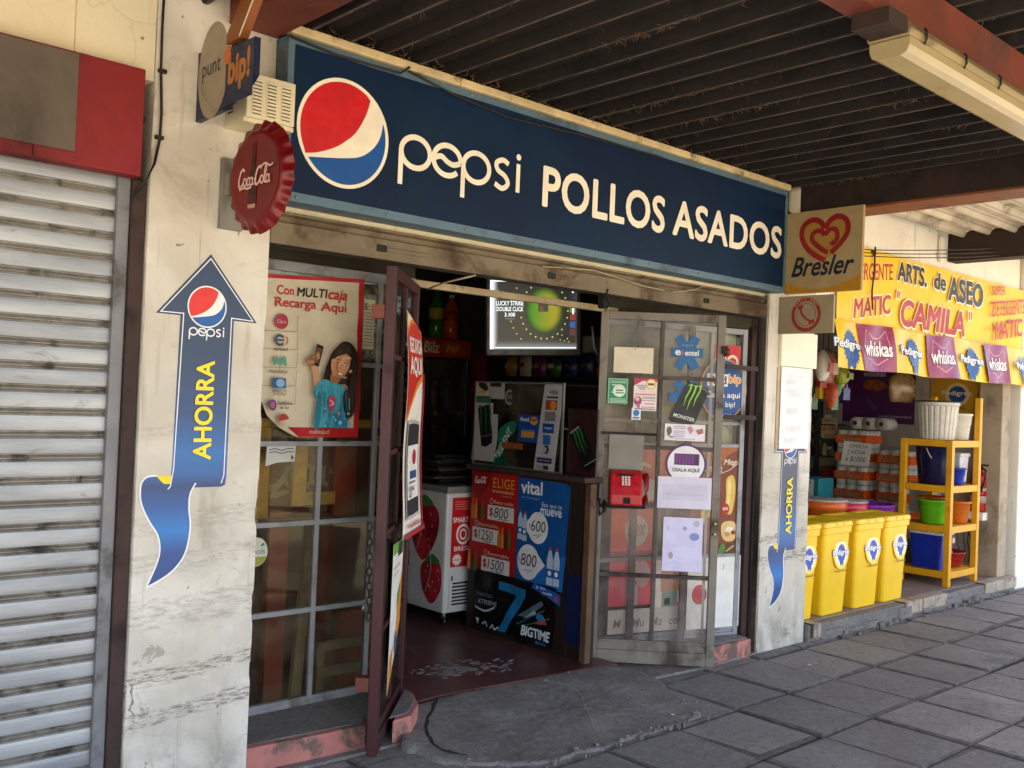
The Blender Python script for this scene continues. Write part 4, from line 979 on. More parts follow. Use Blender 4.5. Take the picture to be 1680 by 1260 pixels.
c.rect(.325, 1.03, .575, 1.27, 'ece7df'); c.ell(.48, 1.215, .045, .035, 'b3262a'); c.rect(.38, 1.12, .53, 1.155, '33507f'); c.rect(.36, 1.10, .5, 1.108, '6a6f7c'); c.tx("RECARGA", .345, 1.065, .03, '3a3a3f', .01); c.tx("AQUI", .345, 1.04, .03, '3a3a3f', .01)
c.rect(.27, .865, .69, .885, 'b3262a'); c.fit("multicaja", .32, .895, .6, .93, 'b3262a', .01)
def bul(u, v):
    t = (1.865-v); s_ = (u-.27)/.42; return (0, 0, .012+.030*math.sin(min(1, t)*1.7)*(.4+.6*s_)+.006*math.sin(v*9)+.05*max(0, .12-(v-.865))*(1.5*s_))
tag(c.build("recharge_poster", LP, None, bul, .05, .022), "red and white phone recharge poster curling off the dark red door", "poster")
c = Cv(.20, .21, .50, .85, 'e9e4da', .001, outline=[(.20, .21), (.34, .33), (.47, .47), (.50, .84), (.22, .85)])
c.poly([(.22, .80), (.50, .80), (.50, .84), (.22, .85)], '6aa23a'); c.poly([(.34, .78), (.48, .78), (.48, .84), (.36, .84)], '2e3a2c')
c.poly([(.36, .36), (.47, .48), (.485, .70), (.41, .62), (.37, .5)], 'd8882a'); c.poly([(.20, .21), (.29, .29), (.30, .40), (.22, .36)], 'd8882a'); c.poly([(.36, .55), (.43, .60), (.44, .66), (.37, .61)], '5a8f3a'); c.ell(.36, .40, .035, .05, '5c5f86'); c.line([(.25, .74), (.40, .745)], .008, 'a8a49c'); c.line([(.25, .71), (.38, .715)], .006, 'b5b1a8')
tag(c.build("torn_poster", LP, None, None, 0, .0225), "torn white and orange poster low on the dark red door", "poster")

# papers on the grey door
OFF = .019
def paper(nm, label, cat, cnv, off=OFF, plane=DP, **kw): return tag(cnv.build(nm, plane, None, off=off, **kw), label, cat)
c = Cv(.08, 1.672, .305, 1.818, 'd8cdb4', .0008); c.ell(.20, 1.81, .004, .004, '3a332c'); paper("paper", "blank cream sheet taped in the top pane of the grey door", "paper", c)
c = Cv(.052, 1.493, .168, 1.640, '1e8a5c', .0012); c.line([(.058, 1.499), (.162, 1.499), (.162, 1.634), (.058, 1.634)], .0025, 'cfe3d2', 0, True)
c.ell(.118, 1.568, .036, .036, 'dfe6d8'); c.line([(.075, 1.6), (.105, 1.6), (.105, 1.545), (.075, 1.56)], .006, 'cfe3d2'); c.rect(.098, 1.553, .145, 1.559, '1e8a5c'); c.rect(.098, 1.567, .140, 1.574, '1e8a5c')
for z in (1.52, 1.512, 1.505, 1.612, 1.620): c.rect(.066, z, .155, z+.0035, 'b9d8c4')
paper("notice_card", "small green notice card with white ellipse on the grey door", "card", c)
c = Cv(.200, 1.460, .332, 1.645, 'e9d9d6', .001); c.poly([(.200, 1.645), (.332, 1.645), (.332, 1.625), (.25, 1.63), (.200, 1.60)], 'b5344a'); c.ell(.298, 1.612, .030, .030, 'd9b64a'); c.ell(.298, 1.612, .022, .024, 'efe3c2'); c.rect(.280, 1.605, .315, 1.618, '7a4a2c')
for z, a, b_, h in ((1.60, .215, .27, '8a8086'), (1.590, .225, .27, '8a8086'), (1.58, .232, .265, '8a8086'), (1.55, .21, .325, 'c23a4c'), (1.535, .25, .325, 'a59aa0'), (1.527, .25, .325, 'a59aa0'), (1.515, .25, .325, 'a59aa0'), (1.497, .265, .32, 'c2452e'), (1.478, .25, .325, 'a59aa0'), (1.467, .21, .325, '5a5560')): c.rect(a, z, b_, z+.005, h)
c.ell(.225, 1.515, .022, .026, '9c3d6a'); c.ell(.222, 1.525, .012, .012, 'e3b7a2'); c.rect(.222, 1.475, .238, 1.50, 'c05a8c')
paper("flyer", "pink and white flyer with yellow round badge on the grey door", "flyer", c)
c = Cv(.193, 1.405, .245, 1.475, 'dfe3e6', .001); c.ell(.219, 1.445, .018, .018, '1f74b8'); c.rect(.20, 1.415, .238, 1.422, '33506e'); c.rect(.20, 1.409, .238, 1.412, '33506e')
paper("tag", "tiny white tag with blue dot hanging under the flyer", "tag", c, .0205)
def aster(cu, cv_, nm, lb, withtext):
    c = Cv(cu-.1, cv_-.1, cu+.1, cv_+.1, None, .0008)
    for a in (62, 118): 
        q = R(a); d = (math.cos(q), math.sin(q)); n_ = (-d[1], d[0])
        P = [(cu+d[0]*s_*.108+n_[0]*w_*.026, cv_+d[1]*s_*.108*.95+n_[1]*w_*.026) for s_, w_ in ((-1, -1), (1, -1), (1, 1), (-1, 1))]
        c.slab(P if a == 62 else P, '1d5f95') if a == 62 else c.poly(P, '1d5f95')
    c.rect(cu-.092, cv_-.027, cu+.092, cv_+.027, '1d5f95')
    if withtext: c.fit("entel", cu-.012, cv_-.017, cu+.066, cv_+.016, 'e8e6e0', .02); c.fit("e", cu-.068, cv_-.016, cu-.036, cv_+.013, 'e8e6e0', .03); c.line([(cu-.030, cv_+.015), (cu-.023, cv_), (cu-.030, cv_-.016)], .005, 'd8452e', 3); c.fit("aqui", cu-.03, cv_+.034, cu+.03, cv_+.05, '7da0c0')
    paper(nm, lb, "sticker", c)
aster(.495, 1.800, "star_sticker", "blue asterisk shaped sticker with white lettering on the top pane", True)
aster(.495, 1.545, "star_sticker", "blue asterisk shaped sticker half hidden behind the black drink sign", False)
def claw(c, P0, ux, uy, s, h):
    for i in range(3):
        o = i*.30; L = [(o-.10, .95), (o+.06, .98), (o+.10, .6), (o+.04, .2), (o+.10, -.35)]
        if i == 1: L = [(o-.05, .9), (o+.07, .94), (o+.1, .5), (o+.05, .0), (o+.1, -.6)]
        c.line([(P0[0]+(x*ux[0]+y*uy[0])*s, P0[1]+(x*ux[1]+y*uy[1])*s) for x, y in L], [s*.05, s*.10, s*.09, s*.075, s*.01]*1, h)
c = Cv(.40, 1.385, .63, 1.635, None, .0015)
can = [(.505, 1.626), (.530, 1.632), (.612, 1.603), (.622, 1.588), (.622, 1.570), (.552, 1.400), (.535, 1.392), (.418, 1.402), (.406, 1.415), (.410, 1.432), (.482, 1.600)]
c.slab(can, '17161a'); c.line([(.507, 1.610), (.53, 1.618), (.606, 1.592), (.612, 1.578)], .004, '7d7d80', 2); c.line([(.414, 1.436), (.54, 1.415)], .004, '55555a')
claw(c, (.488, 1.53), (.93, -.10), (.36, .93), .098, '8fc93a')
c.tx("MONSTER", .427, 1.437, .028, 'e6e6e2', .02, 0, .98, -14)
for z_ in (.412, .405): pass
paper("drink_sign", "black drink can cut-out with green claw mark stuck on the grey door", "sign", c, .0215)
c = Cv(.385, 1.298, .613, 1.392, 'e4dde6', .001); c.ell(.41, 1.353, .015, .024, '6a5f58'); c.line([(.40, 1.33), (.425, 1.315), (.44, 1.32)], .006, '55505c'); c.poly([(.51, 1.372), (.53, 1.385), (.55, 1.36), (.53, 1.335)], 'c98a9c'); c.poly([(.56, 1.36), (.60, 1.372), (.605, 1.345), (.575, 1.335)], 'a86a52')
for z in (1.376, 1.366, 1.350, 1.340, 1.328, 1.318): c.rect(.435, z, .50, z+.004, 'a795b5')
c.rect(.44, 1.306, .56, 1.310, 'a795b5'); paper("flyer", "wide white flyer with small drawings below the black drink sign", "flyer", c)
c = Cv(.397, 1.06, .63, 1.28, None, .001); c.slab(arc(.512, 1.165, .115, .115, 0, 350, 35), '55225e'); c.ell(.512, 1.165, .104, .104, 'e3e0e4', 36); c.rect(.445, 1.16, .585, 1.225, '5b2468')
for k_ in range(6): c.rect(.455+k_*.018, 1.168, .463+k_*.018, 1.218, '7a3f86')
for k_ in range(7): c.rect(.567, 1.163+k_*.009, .588, 1.167+k_*.009, '2c1a30')
c.fit("ÚSALA AQUÍ", .437, 1.118, .59, 1.148, '33303a', .015); paper("round_sticker", "round white sticker with purple ring above the faded lavender paper", "sticker", c)
c = Cv(.357, .912, .662, 1.092, 'd3cddd', .001); c.rect(.38, .96, .64, 1.05, 'cac4d6'); c.rect(.40, .985, .62, 1.0, 'c2bcd0'); paper("faded_paper", "wide faded lavender paper across the pane beside the payphone", "paper", c, .0225)
c = Cv(.398, .556, .622, .862, 'd3cdea', .001); c.ell(.575, .755, .028, .022, '7d8fc4'); c.ell(.52, .80, .012, .012, '9a97b8'); c.ell(.585, .83, .018, .018, 'b3b0c2'); c.ell(.425, .80, .01, .014, 'b8bdda'); c.ell(.445, .645, .014, .02, 'b59aa2'); c.rect(.42, .70, .6, .703, 'c6c0dc'); c.rect(.42, .60, .6, .603, 'c6c0dc'); paper("faded_paper", "upright faded lavender paper with blurry blue spots low on the grey door", "paper", c)
# payphone
M_PHONE = mk("red_phone_plastic", 'b3111b', .3, 0, .06, 6, spec=.6); M_PHD = mk("dark_red_phone_plastic", '7d0c14', .35)
ph = thing("payphone", "red coin payphone with keypad and handset on the grey door", "telephone", (4.13+.17*dD.x, 3.80+.17*dD.y, .925), None, DANG)
Mph = Matrix(((1, 0, 0, -.17), (0, 1, 0, 0), (0, 0, 1, -.925), (0, 0, 0, 1)))
Mp = Mph @ Matrix(((0, 0, 1, 0), (1, 0, 0, 0), (0, 1, 0, 0), (0, 0, 0, 1)))
b = MB(); b.prism([(-.02, .925), (-.125, .925), (-.130, .985), (-.115, 1.03), (-.085, 1.105), (-.06, 1.118), (-.02, 1.12)], .082, .262, M_PHONE, Mp); b.build("body", ph, local=True, bevel=.010)
tl = Mph @ Matrix.Translation((.17, -.1005, 1.068)) @ Matrix.Rotation(R(-22), 4, 'X')
b = MB(); b.box(-.05, .04, -.003, .004, .022, .036, M_DARK, tl)
for i in range(3):
    for j in range(4): b.box(-.024+i*.017, -.012+i*.017, -.006, .004, .010-j*.014, .020-j*.014, ink('d9d6cc'), tl)
b.build("keypad", ph, local=True, bevel=.001)
b = MB(); b.box(.155, .195, -.1315, -.12, .937, .972, M_DARK, Mph); b.build("coin_return", ph, local=True)
b = MB(); b.tube([(Mph @ Vector(p)) for p in ((.279, -.06, 1.095), (.285, -.085, 1.07), (.286, -.095, 1.02), (.283, -.085, .965), (.276, -.06, .945))], [.020, .017, .013, .017, .020], M_PHD, 10); b.build("handset", ph, local=True)
part_ = MB(); part_.box(.072, .268, -.0265, -.0195, 1.121, 1.318, mk("dirty_card", '8a857b', .8, 0, .12, 6, 0, 40, '5c554b', 6, .6, .75)); part_.build("back_card", rd, local=True)

# big recharge poster on the window with the girl
MC = 'd8cbb0'
c = Cv(1.985, 1.292, 2.495, 2.012, MC, .0014, outline=[(1.985, 1.47), (2.02, 1.385), (2.08, 1.335), (2.155, 1.30), (2.19, 1.292), (2.495, 1.292), (2.497, 2.018), (1.985, 1.985)])
c.poly([(1.985, 1.968), (2.49, 2.000), (2.497, 2.018), (1.985, 1.985)], 'b81c22'); c.poly([(2.470, 1.292), (2.495, 1.292), (2.497, 2.018), (2.470, 2.0)], 'b81c22'); c.poly([(2.13, 1.335), (2.185, 1.293), (2.495, 1.292), (2.495, 1.335)], 'b81c22')
c.fit("Con", 2.050, 1.905, 2.135, 1.945, 'bf262c', .02, slope=.03); c.fit("MULTI", 2.150, 1.905, 2.300, 1.945, '17130f', .022, .15, slope=.03); c.fit("caja", 2.302, 1.892, 2.405, 1.952, 'bf262c', .025, .3, slope=.02)
c.fit("Recarga", 2.042, 1.838, 2.245, 1.892, 'bf262c', .02, slope=.03); c.fit("Aqui", 2.268, 1.838, 2.398, 1.892, 'bf262c', .02, slope=.03); c.line([(2.388, 1.893), (2.396, 1.905)], .006, 'bf262c')
c.fit("multicaja.cl", 2.235, 1.302, 2.335, 1.327, 'd9b5a8', .01)
for i in range(6):
    z = 1.818-i*.0785
    if i < 5: c.line([(1.99, z-.072), (2.155, z-.072+.004)], .0022, '8d8168'); c.line([(2.155, z-.068), (2.155, z)], .002, '8d8168')
cx_ = 2.072
c.ell(cx_, 1.788, .031, .033, 'a8233f'); c.fit("Claro", cx_-.022, 1.780, cx_+.022, 1.796, 'd8a8a8', .01)
c.line([(cx_+.012, 1.722), (cx_-.012, 1.728), (cx_-.026, 1.708), (cx_-.012, 1.688), (cx_+.012, 1.692)], .011, '35455c', 4); c.line([(cx_-.02, 1.708), (cx_+.012, 1.708)], .008, '35455c'); c.line([(cx_+.022, 1.724), (cx_+.03, 1.708), (cx_+.022, 1.690)], .006, 'bf4a30', 3); c.fit("entel", cx_-.03, 1.662, cx_+.03, 1.677, '44403a', .015)
c.line([(cx_-.026, 1.60), (cx_-.018, 1.632), (cx_, 1.606), (cx_+.018, 1.632), (cx_+.026, 1.60)], .013, '4f9d8a', 3); c.fit("movistar", cx_-.048, 1.566, cx_+.042, 1.582, '57503f', .01)
c.rect(cx_-.032, 1.502, cx_+.032, 1.546, '2c5c94'); c.ell(cx_+.005, 1.524, .02, .018, '8fb3d2'); c.fit("DIRECTV", cx_-.034, 1.484, cx_+.034, 1.497, '504a3c', .01); c.fit("prepago", cx_-.030, 1.468, cx_+.034, 1.482, '6d6757')
c.ell(cx_-.036, 1.430, .021, .024, '6a4a86'); c.ell(cx_-.036, 1.430, .013, .014, 'c0607c'); c.fit("Telefónica", cx_-.012, 1.432, cx_+.062, 1.448, '4a443a', .01); c.fit("del Sur", cx_, 1.414, cx_+.05, 1.427, '4a443a', .01)
c.ell(cx_+.02, 1.366, .028, .028, 'b5443a', 20, 0, 10, 190); c.ell(cx_+.012, 1.352, .014, .012, 'd8b9a0')
# girl: hair back, arm, face, shirt
def printed(name, dark, light, fn):
    k = NT(name); k.L(k.mix(fn(k), lin(dark), lin(light)), k.b.inputs["Base Color"]); k.b.inputs["Roughness"].default_value = .4; return k.m
def radial(cu, cv_, rr_, amp=.3):
    def fn(k):
        dx = k.math('DIVIDE', k.math('SUBTRACT', k.sep(0), cu-2.24), rr_); dy = k.math('DIVIDE', k.math('SUBTRACT', k.sep(1), cv_-1.652), rr_)
        d = k.math('ADD', k.math('MULTIPLY', dx, dx), k.math('MULTIPLY', dy, dy))
        return k.ramp(k.math('ADD', d, k.math('MULTIPLY', k.math('SUBTRACT', k.noise(40, 4), .5), amp)), 0, 1.0, 1, 0)
    return fn
SKF = printed("print_face", '8a5236', 'd9a07a', radial(2.352, 1.622, .075)); SK = printed("print_arm", '8f5a3c', 'd09a74', radial(2.236, 1.575, .085)); SK2 = '9a6444'
HAIR = printed("print_hair", '120a08', '4a2c20', lambda k: k.ramp(k.noise(9, 5, k.map((9, 1.1, 1)), .4, .6), .42, .75))
TQ = printed("print_shirt", '1a5f7c', '45a9bd', lambda k: k.ramp(k.noise(11, 5, k.map((2.2, .8, 1)), .8, .6), .32, .68))
c.blob([(2.345, 1.70), (2.315, 1.66), (2.290, 1.59), (2.285, 1.53), (2.33, 1.52), (2.40, 1.53), (2.415, 1.45), (2.395, 1.39), (2.425, 1.375), (2.452, 1.42), (2.452, 1.50), (2.458, 1.60), (2.448, 1.67), (2.415, 1.715), (2.375, 1.722)], HAIR)
c.blob([(2.215, 1.60), (2.205, 1.615), (2.193, 1.605), (2.190, 1.628), (2.212, 1.648), (2.235, 1.632), (2.245, 1.60), (2.268, 1.555), (2.272, 1.52), (2.250, 1.50), (2.232, 1.51), (2.228, 1.56)], SK)
c.poly([(2.222, 1.612), (2.254, 1.602), (2.274, 1.694), (2.240, 1.704)], '2a1c24'); c.poly([(2.228, 1.625), (2.250, 1.618), (2.264, 1.682), (2.240, 1.690)], '7d4638'); c.ell(2.246, 1.65, .010, .016, 'b98a6c')
for k_ in range(4): c.line([(2.198+k_*.002, 1.607+k_*.013), (2.216+k_*.003, 1.610+k_*.013), (2.226+k_*.004, 1.606+k_*.013)], .0085, SK if k_ % 2 else SK2, 3)
c.blob([(2.29, 1.55), (2.255, 1.535), (2.228, 1.50), (2.232, 1.47), (2.250, 1.475), (2.243, 1.42), (2.236, 1.34), (2.245, 1.337), (2.32, 1.337), (2.40, 1.337), (2.415, 1.345), (2.405, 1.42), (2.395, 1.48), (2.385, 1.515), (2.35, 1.535), (2.325, 1.535)], TQ)
c.poly(smooth([(2.245, 1.475), (2.262, 1.49), (2.268, 1.42), (2.262, 1.34), (2.24, 1.338)], 4, True), '25718a'); c.poly(smooth([(2.33, 1.40), (2.36, 1.37), (2.40, 1.38), (2.41, 1.345), (2.34, 1.338)], 4, True), '2a7fae'); c.line([(2.30, 1.52), (2.285, 1.46), (2.29, 1.40)], .004, '1f6a80', 4)
c.blob([(2.312, 1.545), (2.330, 1.535), (2.352, 1.535), (2.362, 1.55), (2.36, 1.58), (2.32, 1.58)], SK2)
c.blob([(2.318, 1.655), (2.312, 1.62), (2.318, 1.585), (2.338, 1.558), (2.362, 1.553), (2.388, 1.575), (2.405, 1.61), (2.408, 1.645), (2.39, 1.665), (2.35, 1.672)], SKF)
c.blob([(2.312, 1.668), (2.318, 1.64), (2.345, 1.655), (2.40, 1.668), (2.412, 1.62), (2.425, 1.66), (2.40, 1.70), (2.35, 1.702)], HAIR)
c.blob([(2.405, 1.63), (2.413, 1.57), (2.405, 1.52), (2.38, 1.49), (2.385, 1.43), (2.405, 1.38), (2.43, 1.40), (2.445, 1.5), (2.445, 1.60), (2.425, 1.66)], HAIR)
for eu, ev in ((2.346, 1.626), (2.383, 1.612)): c.ell(eu, ev, .0085, .0045, 'efe3d4', 14, -.35); c.ell(eu, ev, .0045, .0045, '20120e', 12); c.line([(eu-.011, ev+.013), (eu, ev+.015), (eu+.011, ev+.009)], .003, '2f1a14', 3)
c.line([(2.364, 1.618), (2.358, 1.600), (2.366, 1.597)], .0032, SK2, 3); c.blob([(2.338, 1.592), (2.352, 1.585), (2.372, 1.578), (2.366, 1.572), (2.350, 1.572)], 'e9ddd0'); c.line([(2.336, 1.594), (2.352, 1.586), (2.374, 1.577)], .0028, 'a04a44', 3); c.line([(2.338, 1.588), (2.350, 1.571), (2.366, 1.570), (2.373, 1.577)], .003, 'a04a44', 3)
c.blob([(2.30, 1.47), (2.325, 1.478), (2.335, 1.455), (2.328, 1.425), (2.31, 1.42), (2.298, 1.44)], 'b83a5c'); c.line([(2.304, 1.46), (2.325, 1.445), (2.308, 1.435)], .004, 'e6c9cf', 3); c.line([(2.29, 1.41), (2.35, 1.405)], .006, 'c0486a'); c.line([(2.275, 1.425), (2.285, 1.418)], .004, '9fc7d2'); c.ell(2.365, 1.36, .010, .010, '9fc9cf'); c.ell(2.33, 1.385, .006, .006, '8fc3cf'); c.blob([(2.345, 1.40), (2.37, 1.41), (2.365, 1.39), (2.35, 1.385)], '5a6fa8')
rg = random.Random(2)
for k_ in range(16):
    x = 2.325+.11*k_/15; z0 = 1.70-.0012*(k_-8)**2*.3
    c.line([(x, z0), (x+.004+.012*(k_/15), z0-.05-.03*rg.random()), (x+.018*(k_/15), z0-.10-.1*rg.random())] if k_ > 9 else [(2.35+.004*k_, 1.712), (2.325+.003*k_, 1.69), (2.315+.001*k_, 1.66)], .0016, ('4a2a1e', '3a2018', '1a0d0a')[k_ % 3], 3)
for k_ in range(9): x = 2.392+.006*k_; c.line([(x+.02, 1.64), (x+.012, 1.56), (x, 1.48+.01*(k_ % 3)), (x+.012, 1.41)], .0018, ('4a2a1e', '1a0d0a', '5a3626')[k_ % 3], 4)
c.blob([(2.318, 1.62), (2.322, 1.59), (2.336, 1.566), (2.330, 1.60), (2.326, 1.64)], 'a06a48'); c.blob([(2.345, 1.605), (2.336, 1.61), (2.332, 1.60), (2.342, 1.596)], 'cf8f6c'); c.blob([(2.385, 1.592), (2.396, 1.598), (2.398, 1.588), (2.388, 1.582)], 'cf8f6c'); c.blob([(2.34, 1.652), (2.37, 1.655), (2.39, 1.648), (2.37, 1.640), (2.345, 1.642)], 'd39b74'); c.blob([(2.345, 1.562), (2.365, 1.556), (2.375, 1.562), (2.362, 1.566)], 'b07a55')
for q in (((2.26, 1.50), (2.255, 1.44), (2.262, 1.38)), ((2.31, 1.40), (2.33, 1.37), (2.34, 1.34)), ((2.37, 1.50), (2.375, 1.45), (2.385, 1.40)), ((2.275, 1.36), (2.30, 1.35), (2.32, 1.34)), ((2.34, 1.52), (2.35, 1.48), (2.345, 1.44))): c.line(list(q), .0035, '256f86', 4)
for q in (((2.268, 1.51), (2.266, 1.45)), ((2.385, 1.47), (2.392, 1.42)), ((2.30, 1.385), (2.31, 1.345))): c.line(list(q), .004, '54a9bb')
for k_ in range(14): c.ell(2.26+.14*rg.random(), 1.345+.07*rg.random(), .002+.005*rg.random(), .002+.004*rg.random(), ('7fbccb', '2a6f9e', '9fd0d6', '3a8fae')[k_ % 4], 8)
def curl(u, v):
    d = max(0, (2.16-u)+(1.42-v)*1.1-.02); return (0, 0, .30*d*d*3+.004*math.sin(u*23+v*9)+.003*math.sin(v*31))
tag(c.build("girl_poster", FY(3.778), None, curl, .035), "large red bordered poster of a girl in turquoise holding up a phone", "poster")
c = Cv(2.03, 1.16, 2.19, 1.26, 'c9c6c0', .0008, outline=[(2.045, 1.165), (2.10, 1.18), (2.185, 1.185), (2.19, 1.255), (2.05, 1.25)])
for z in (1.235, 1.222): c.line([(2.06, z), (2.09, z+.006), (2.12, z-.002), (2.15, z+.006), (2.18, z+.004)], .004, '45434a', 2)
c.poly([(2.165, 1.215), (2.182, 1.20), (2.17, 1.19)], '3a3832'); tag(c.build("scrap_paper", FY(3.795)), "torn white scrap of paper just below the girl poster", "paper")
c = Cv(1.99, .742, 2.075, .87, None, .001); c.slab(arc(2.02, .80, .055, .062, 0, 350, 35), 'd3d2bd'); c.poly(arc(2.02, .80, .053, .060, 200, 340, 14), '9c9c3a'); c.fit("foods", 2.0, .79, 2.062, .815, '5b7d8a', .01); c.ell(2.05, .83, .01, .006, '4f7d4a', 10, .6)
tag(c.build("round_sticker", FY(3.796)), "round pale sticker with green base on the lower window pane", "sticker")
# taped price list and streamers seen past the poster
c = Cv(2.51, 1.70, 2.572, 1.93, 'cfc4a8', .0008)
for k_ in range(13): c.rect(2.517, 1.715+k_*.015, 2.565, 1.719+k_*.015, '7d735e')
c.fit("E", 2.515, 1.885, 2.53, 1.91, '3a342a', .02); tag(c.build("price_list", FY(3.794)), "narrow yellowed price list stuck on the window beside the girl poster", "price list")

b = MB(); b.prism([(4.22, 3.83), (5.12, 3.565), (5.125, 3.58), (4.225, 3.845)], 1.27, 1.97, mk("pale_board", 'c9c5b0', .8, 0, .15, 4, 0, 40, '8f8a72', 3, .5, .7)); tag(b.build("brightening_board"), "pale board added to brighten the upper panes of the poster window", "board")  # added behind the glass to lighten what shows through
b = MB(); b.prism([(4.36, 3.775), (4.50, 3.735), (4.502, 3.742), (4.362, 3.782)], 1.45, 1.90, ink('b5bda6')); tag(b.build("brightening_card"), "pale green card added to brighten the top panes of the grey door", "card")  # second pale piece added to lighten the view through the panes
# posters on and behind the window beyond the grey door
RU = Vector((1.02, -.30, 0)).normalized(); RP = ((4.14, 3.80, 0), RU)
c = Cv(.80, 1.56, 1.0, 1.88, 'c31f22', .001); heart(c, .895, 1.745, .085, 'ecd9c4', .016); c.fit("BRESLER", .82, 1.605, .975, 1.632, 'e6cdb8', .01); paper("heart_poster", "red poster with cream double heart at the top of the window", "poster", c, .006, RP)
c = Cv(.70, 1.42, 1.065, 1.79, None, .001); c.slab(arc(.875, 1.607, .178, .188, 0, 352, 44), 'c9933f'); c.ell(.875, 1.607, .168, .178, '1f4f8f', 44); c.rect(.75, 1.625, .905, 1.70, 'e3e0da'); c.fit("Red", .765, 1.637, .895, 1.69, '1f3f7c', .03); c.fit("bip!", .905, 1.628, 1.03, 1.705, 'f0e2c0', .06); c.fit("bip!", .908, 1.632, 1.027, 1.701, 'd98a2a', .02); c.fit("Carga aquí", .74, 1.545, 1.005, 1.592, 'e9e6e0', .015); c.fit("tu bip!", .83, 1.490, .965, 1.532, 'e9e6e0', .015); c.fit("*1234", .85, 1.44, .94, 1.462, 'c9d3e0', .01); paper("round_sign", "round blue travel card sign with orange rim on the window", "sign", c, .010, RP)
c = Cv(.66, .592, 1.035, 1.262, '7a3a1f', .001)
c.blob([(.66, 1.262), (.66, 1.0), (.80, 1.08), (.93, 1.20), (1.035, 1.262)], '9c5a2c'); c.fit("Mega", .90, 1.135, 1.02, 1.18, 'dccfb8', .02, .3); c.fit("Crunch", .76, 1.10, .89, 1.15, 'dccfb8', .02, .3); c.line([(.87, 1.09), (.95, 1.115), (1.0, 1.15)], .004, 'dccfb8', 3)
c.blob([(.955, 1.08), (.925, 1.05), (.925, .92), (.90, .86), (.935, .845), (.975, .85), (.995, .95), (.995, 1.03), (.98, 1.075)], 'd8b450'); c.blob([(.94, 1.05), (.935, .93), (.945, .87), (.96, .93), (.96, 1.04)], 'e6cf86'); c.ell(.925, .875, .03, .035, 'b0202a'); c.fit("$450", .905, .865, .945, .885, 'e9dcc9', .02)
c.blob([(.90, .78), (.94, .80), (1.0, .79), (1.02, .72), (.99, .68), (.93, .68), (.90, .72)], 'd9b878'); c.ell(.96, .745, .03, .022, 'eadfbd'); c.ell(.945, .72, .02, .015, 'c29436'); c.ell(.99, .73, .018, .014, '8f2f1c'); c.blob([(.88, .60), (.90, .66), (.935, .645), (.92, .60)], '4f7a36'); c.blob([(.93, .60), (.95, .655), (1.0, .66), (1.02, .62), (.99, .598)], '59361f'); c.line([(.94, .615), (1.0, .65)], .008, 'c9a878')
for k_ in range(4): c.ell(.72+.03*k_, .98-.07*k_, .04, .06, ('c98a3a', 'a8401f', 'd8b450', '8f2a1c')[k_])
paper("ice_cream_poster", "brown ice cream poster with banana lolly on the window", "poster", c, .006, RP)
c = Cv(.66, .152, 1.055, .588, 'e3e2da', .004); c.ell(.75, .36, .055, .06, 'c23a44'); c.line([(.92, .50), (.93, .54)], .004, '6b655c'); paper("backing_board", "plain white panel filling the bottom of the window", "panel", c, .008, RP)
def wposter(nm, lb, u0, v0, u1, v1, base, fn, off=.006):
    c = Cv(u0, v0, u1, v1, base, .001); fn(c, u0, v0, u1, v1); paper(nm, lb, "poster", c, off, RP)
def f1(c, a, b_, d, e): c.poly([(a, b_), (d, b_), (d, b_+.12), (a, b_+.2)], 'eadccb'); c.ell((a+d)/2, e-.1, .05, .06, 'd8b0a0'); c.line([(a+.03, e-.05), (d-.03, e-.12)], .02, 'e0c9b0')
wposter("ice_cream_poster", "faded red poster with pale scoops seen through the middle door panes", .095, .93, .40, 1.25, 'e0705c', f1)
def f2(c, a, b_, d, e): c.blob([(a+.03, b_+.05), (a+.1, e-.05), (d-.05, e-.04), (d-.03, b_+.08)], 'd8903a'); c.blob([(a+.06, b_+.03), (a+.12, e-.12), (d-.08, e-.1)], 'c23a2a')
wposter("ice_cream_poster", "orange and red ice cream poster behind the faded lavender paper", .43, .93, .655, 1.25, 'e8755a', f2)
def f3(c, a, b_, d, e): c.ell(.285, .755, .08, .09, 'cfc0ac', 30); c.fit("$1200", .225, .715, .345, .79, '3a2f2c', .0, .2); c.rect(a, b_, d, b_+.03, '9c2f3a')
wposter("price_poster", "red poster with round hand written price behind the lower door panes", .11, .61, .41, .885, 'd8604a', f3)
def f4(c, a, b_, d, e): c.rect(a+.12, b_, a+.2, e, 'b3a8ae'); c.fit("Magnum", a+.14, b_+.12, d-.03, b_+.16, '5a2a2c', .02); c.ell(d-.06, b_+.18, .05, .08, 'c9a0a0')
wposter("ice_cream_poster", "red and grey ice cream poster low behind the grey door", .11, .32, .40, .585, 'd84a58', f4)
def f5(c, a, b_, d, e): c.rect(a+.04, b_+.2, d-.02, e-.02, 'c99a7c'); c.rect(a+.05, b_+.05, d-.05, b_+.2, '8fa39c'); c.rect(a+.07, b_+.12, d-.1, b_+.16, '33433f'); c.ell(d-.05, b_+.1, .03, .035, 'd08a94')
wposter("ice_cream_poster", "pale poster with coloured lollies behind the spotted lavender paper", .43, .19, .64, .60, 'ece5da', f5)
def f6(c, a, b_, d, e):
    for k_, s_ in enumerate(("M", "Mu", "Ma", "cono")): c.tx(s_, a+.03+k_*.13, b_+.035, .07, '8a8584', .01, .2)
wposter("paper_strip", "grey paper strip with faint script along the bottom of the window", .11, .16, .64, .30, 'd0cac4', f6, .009)

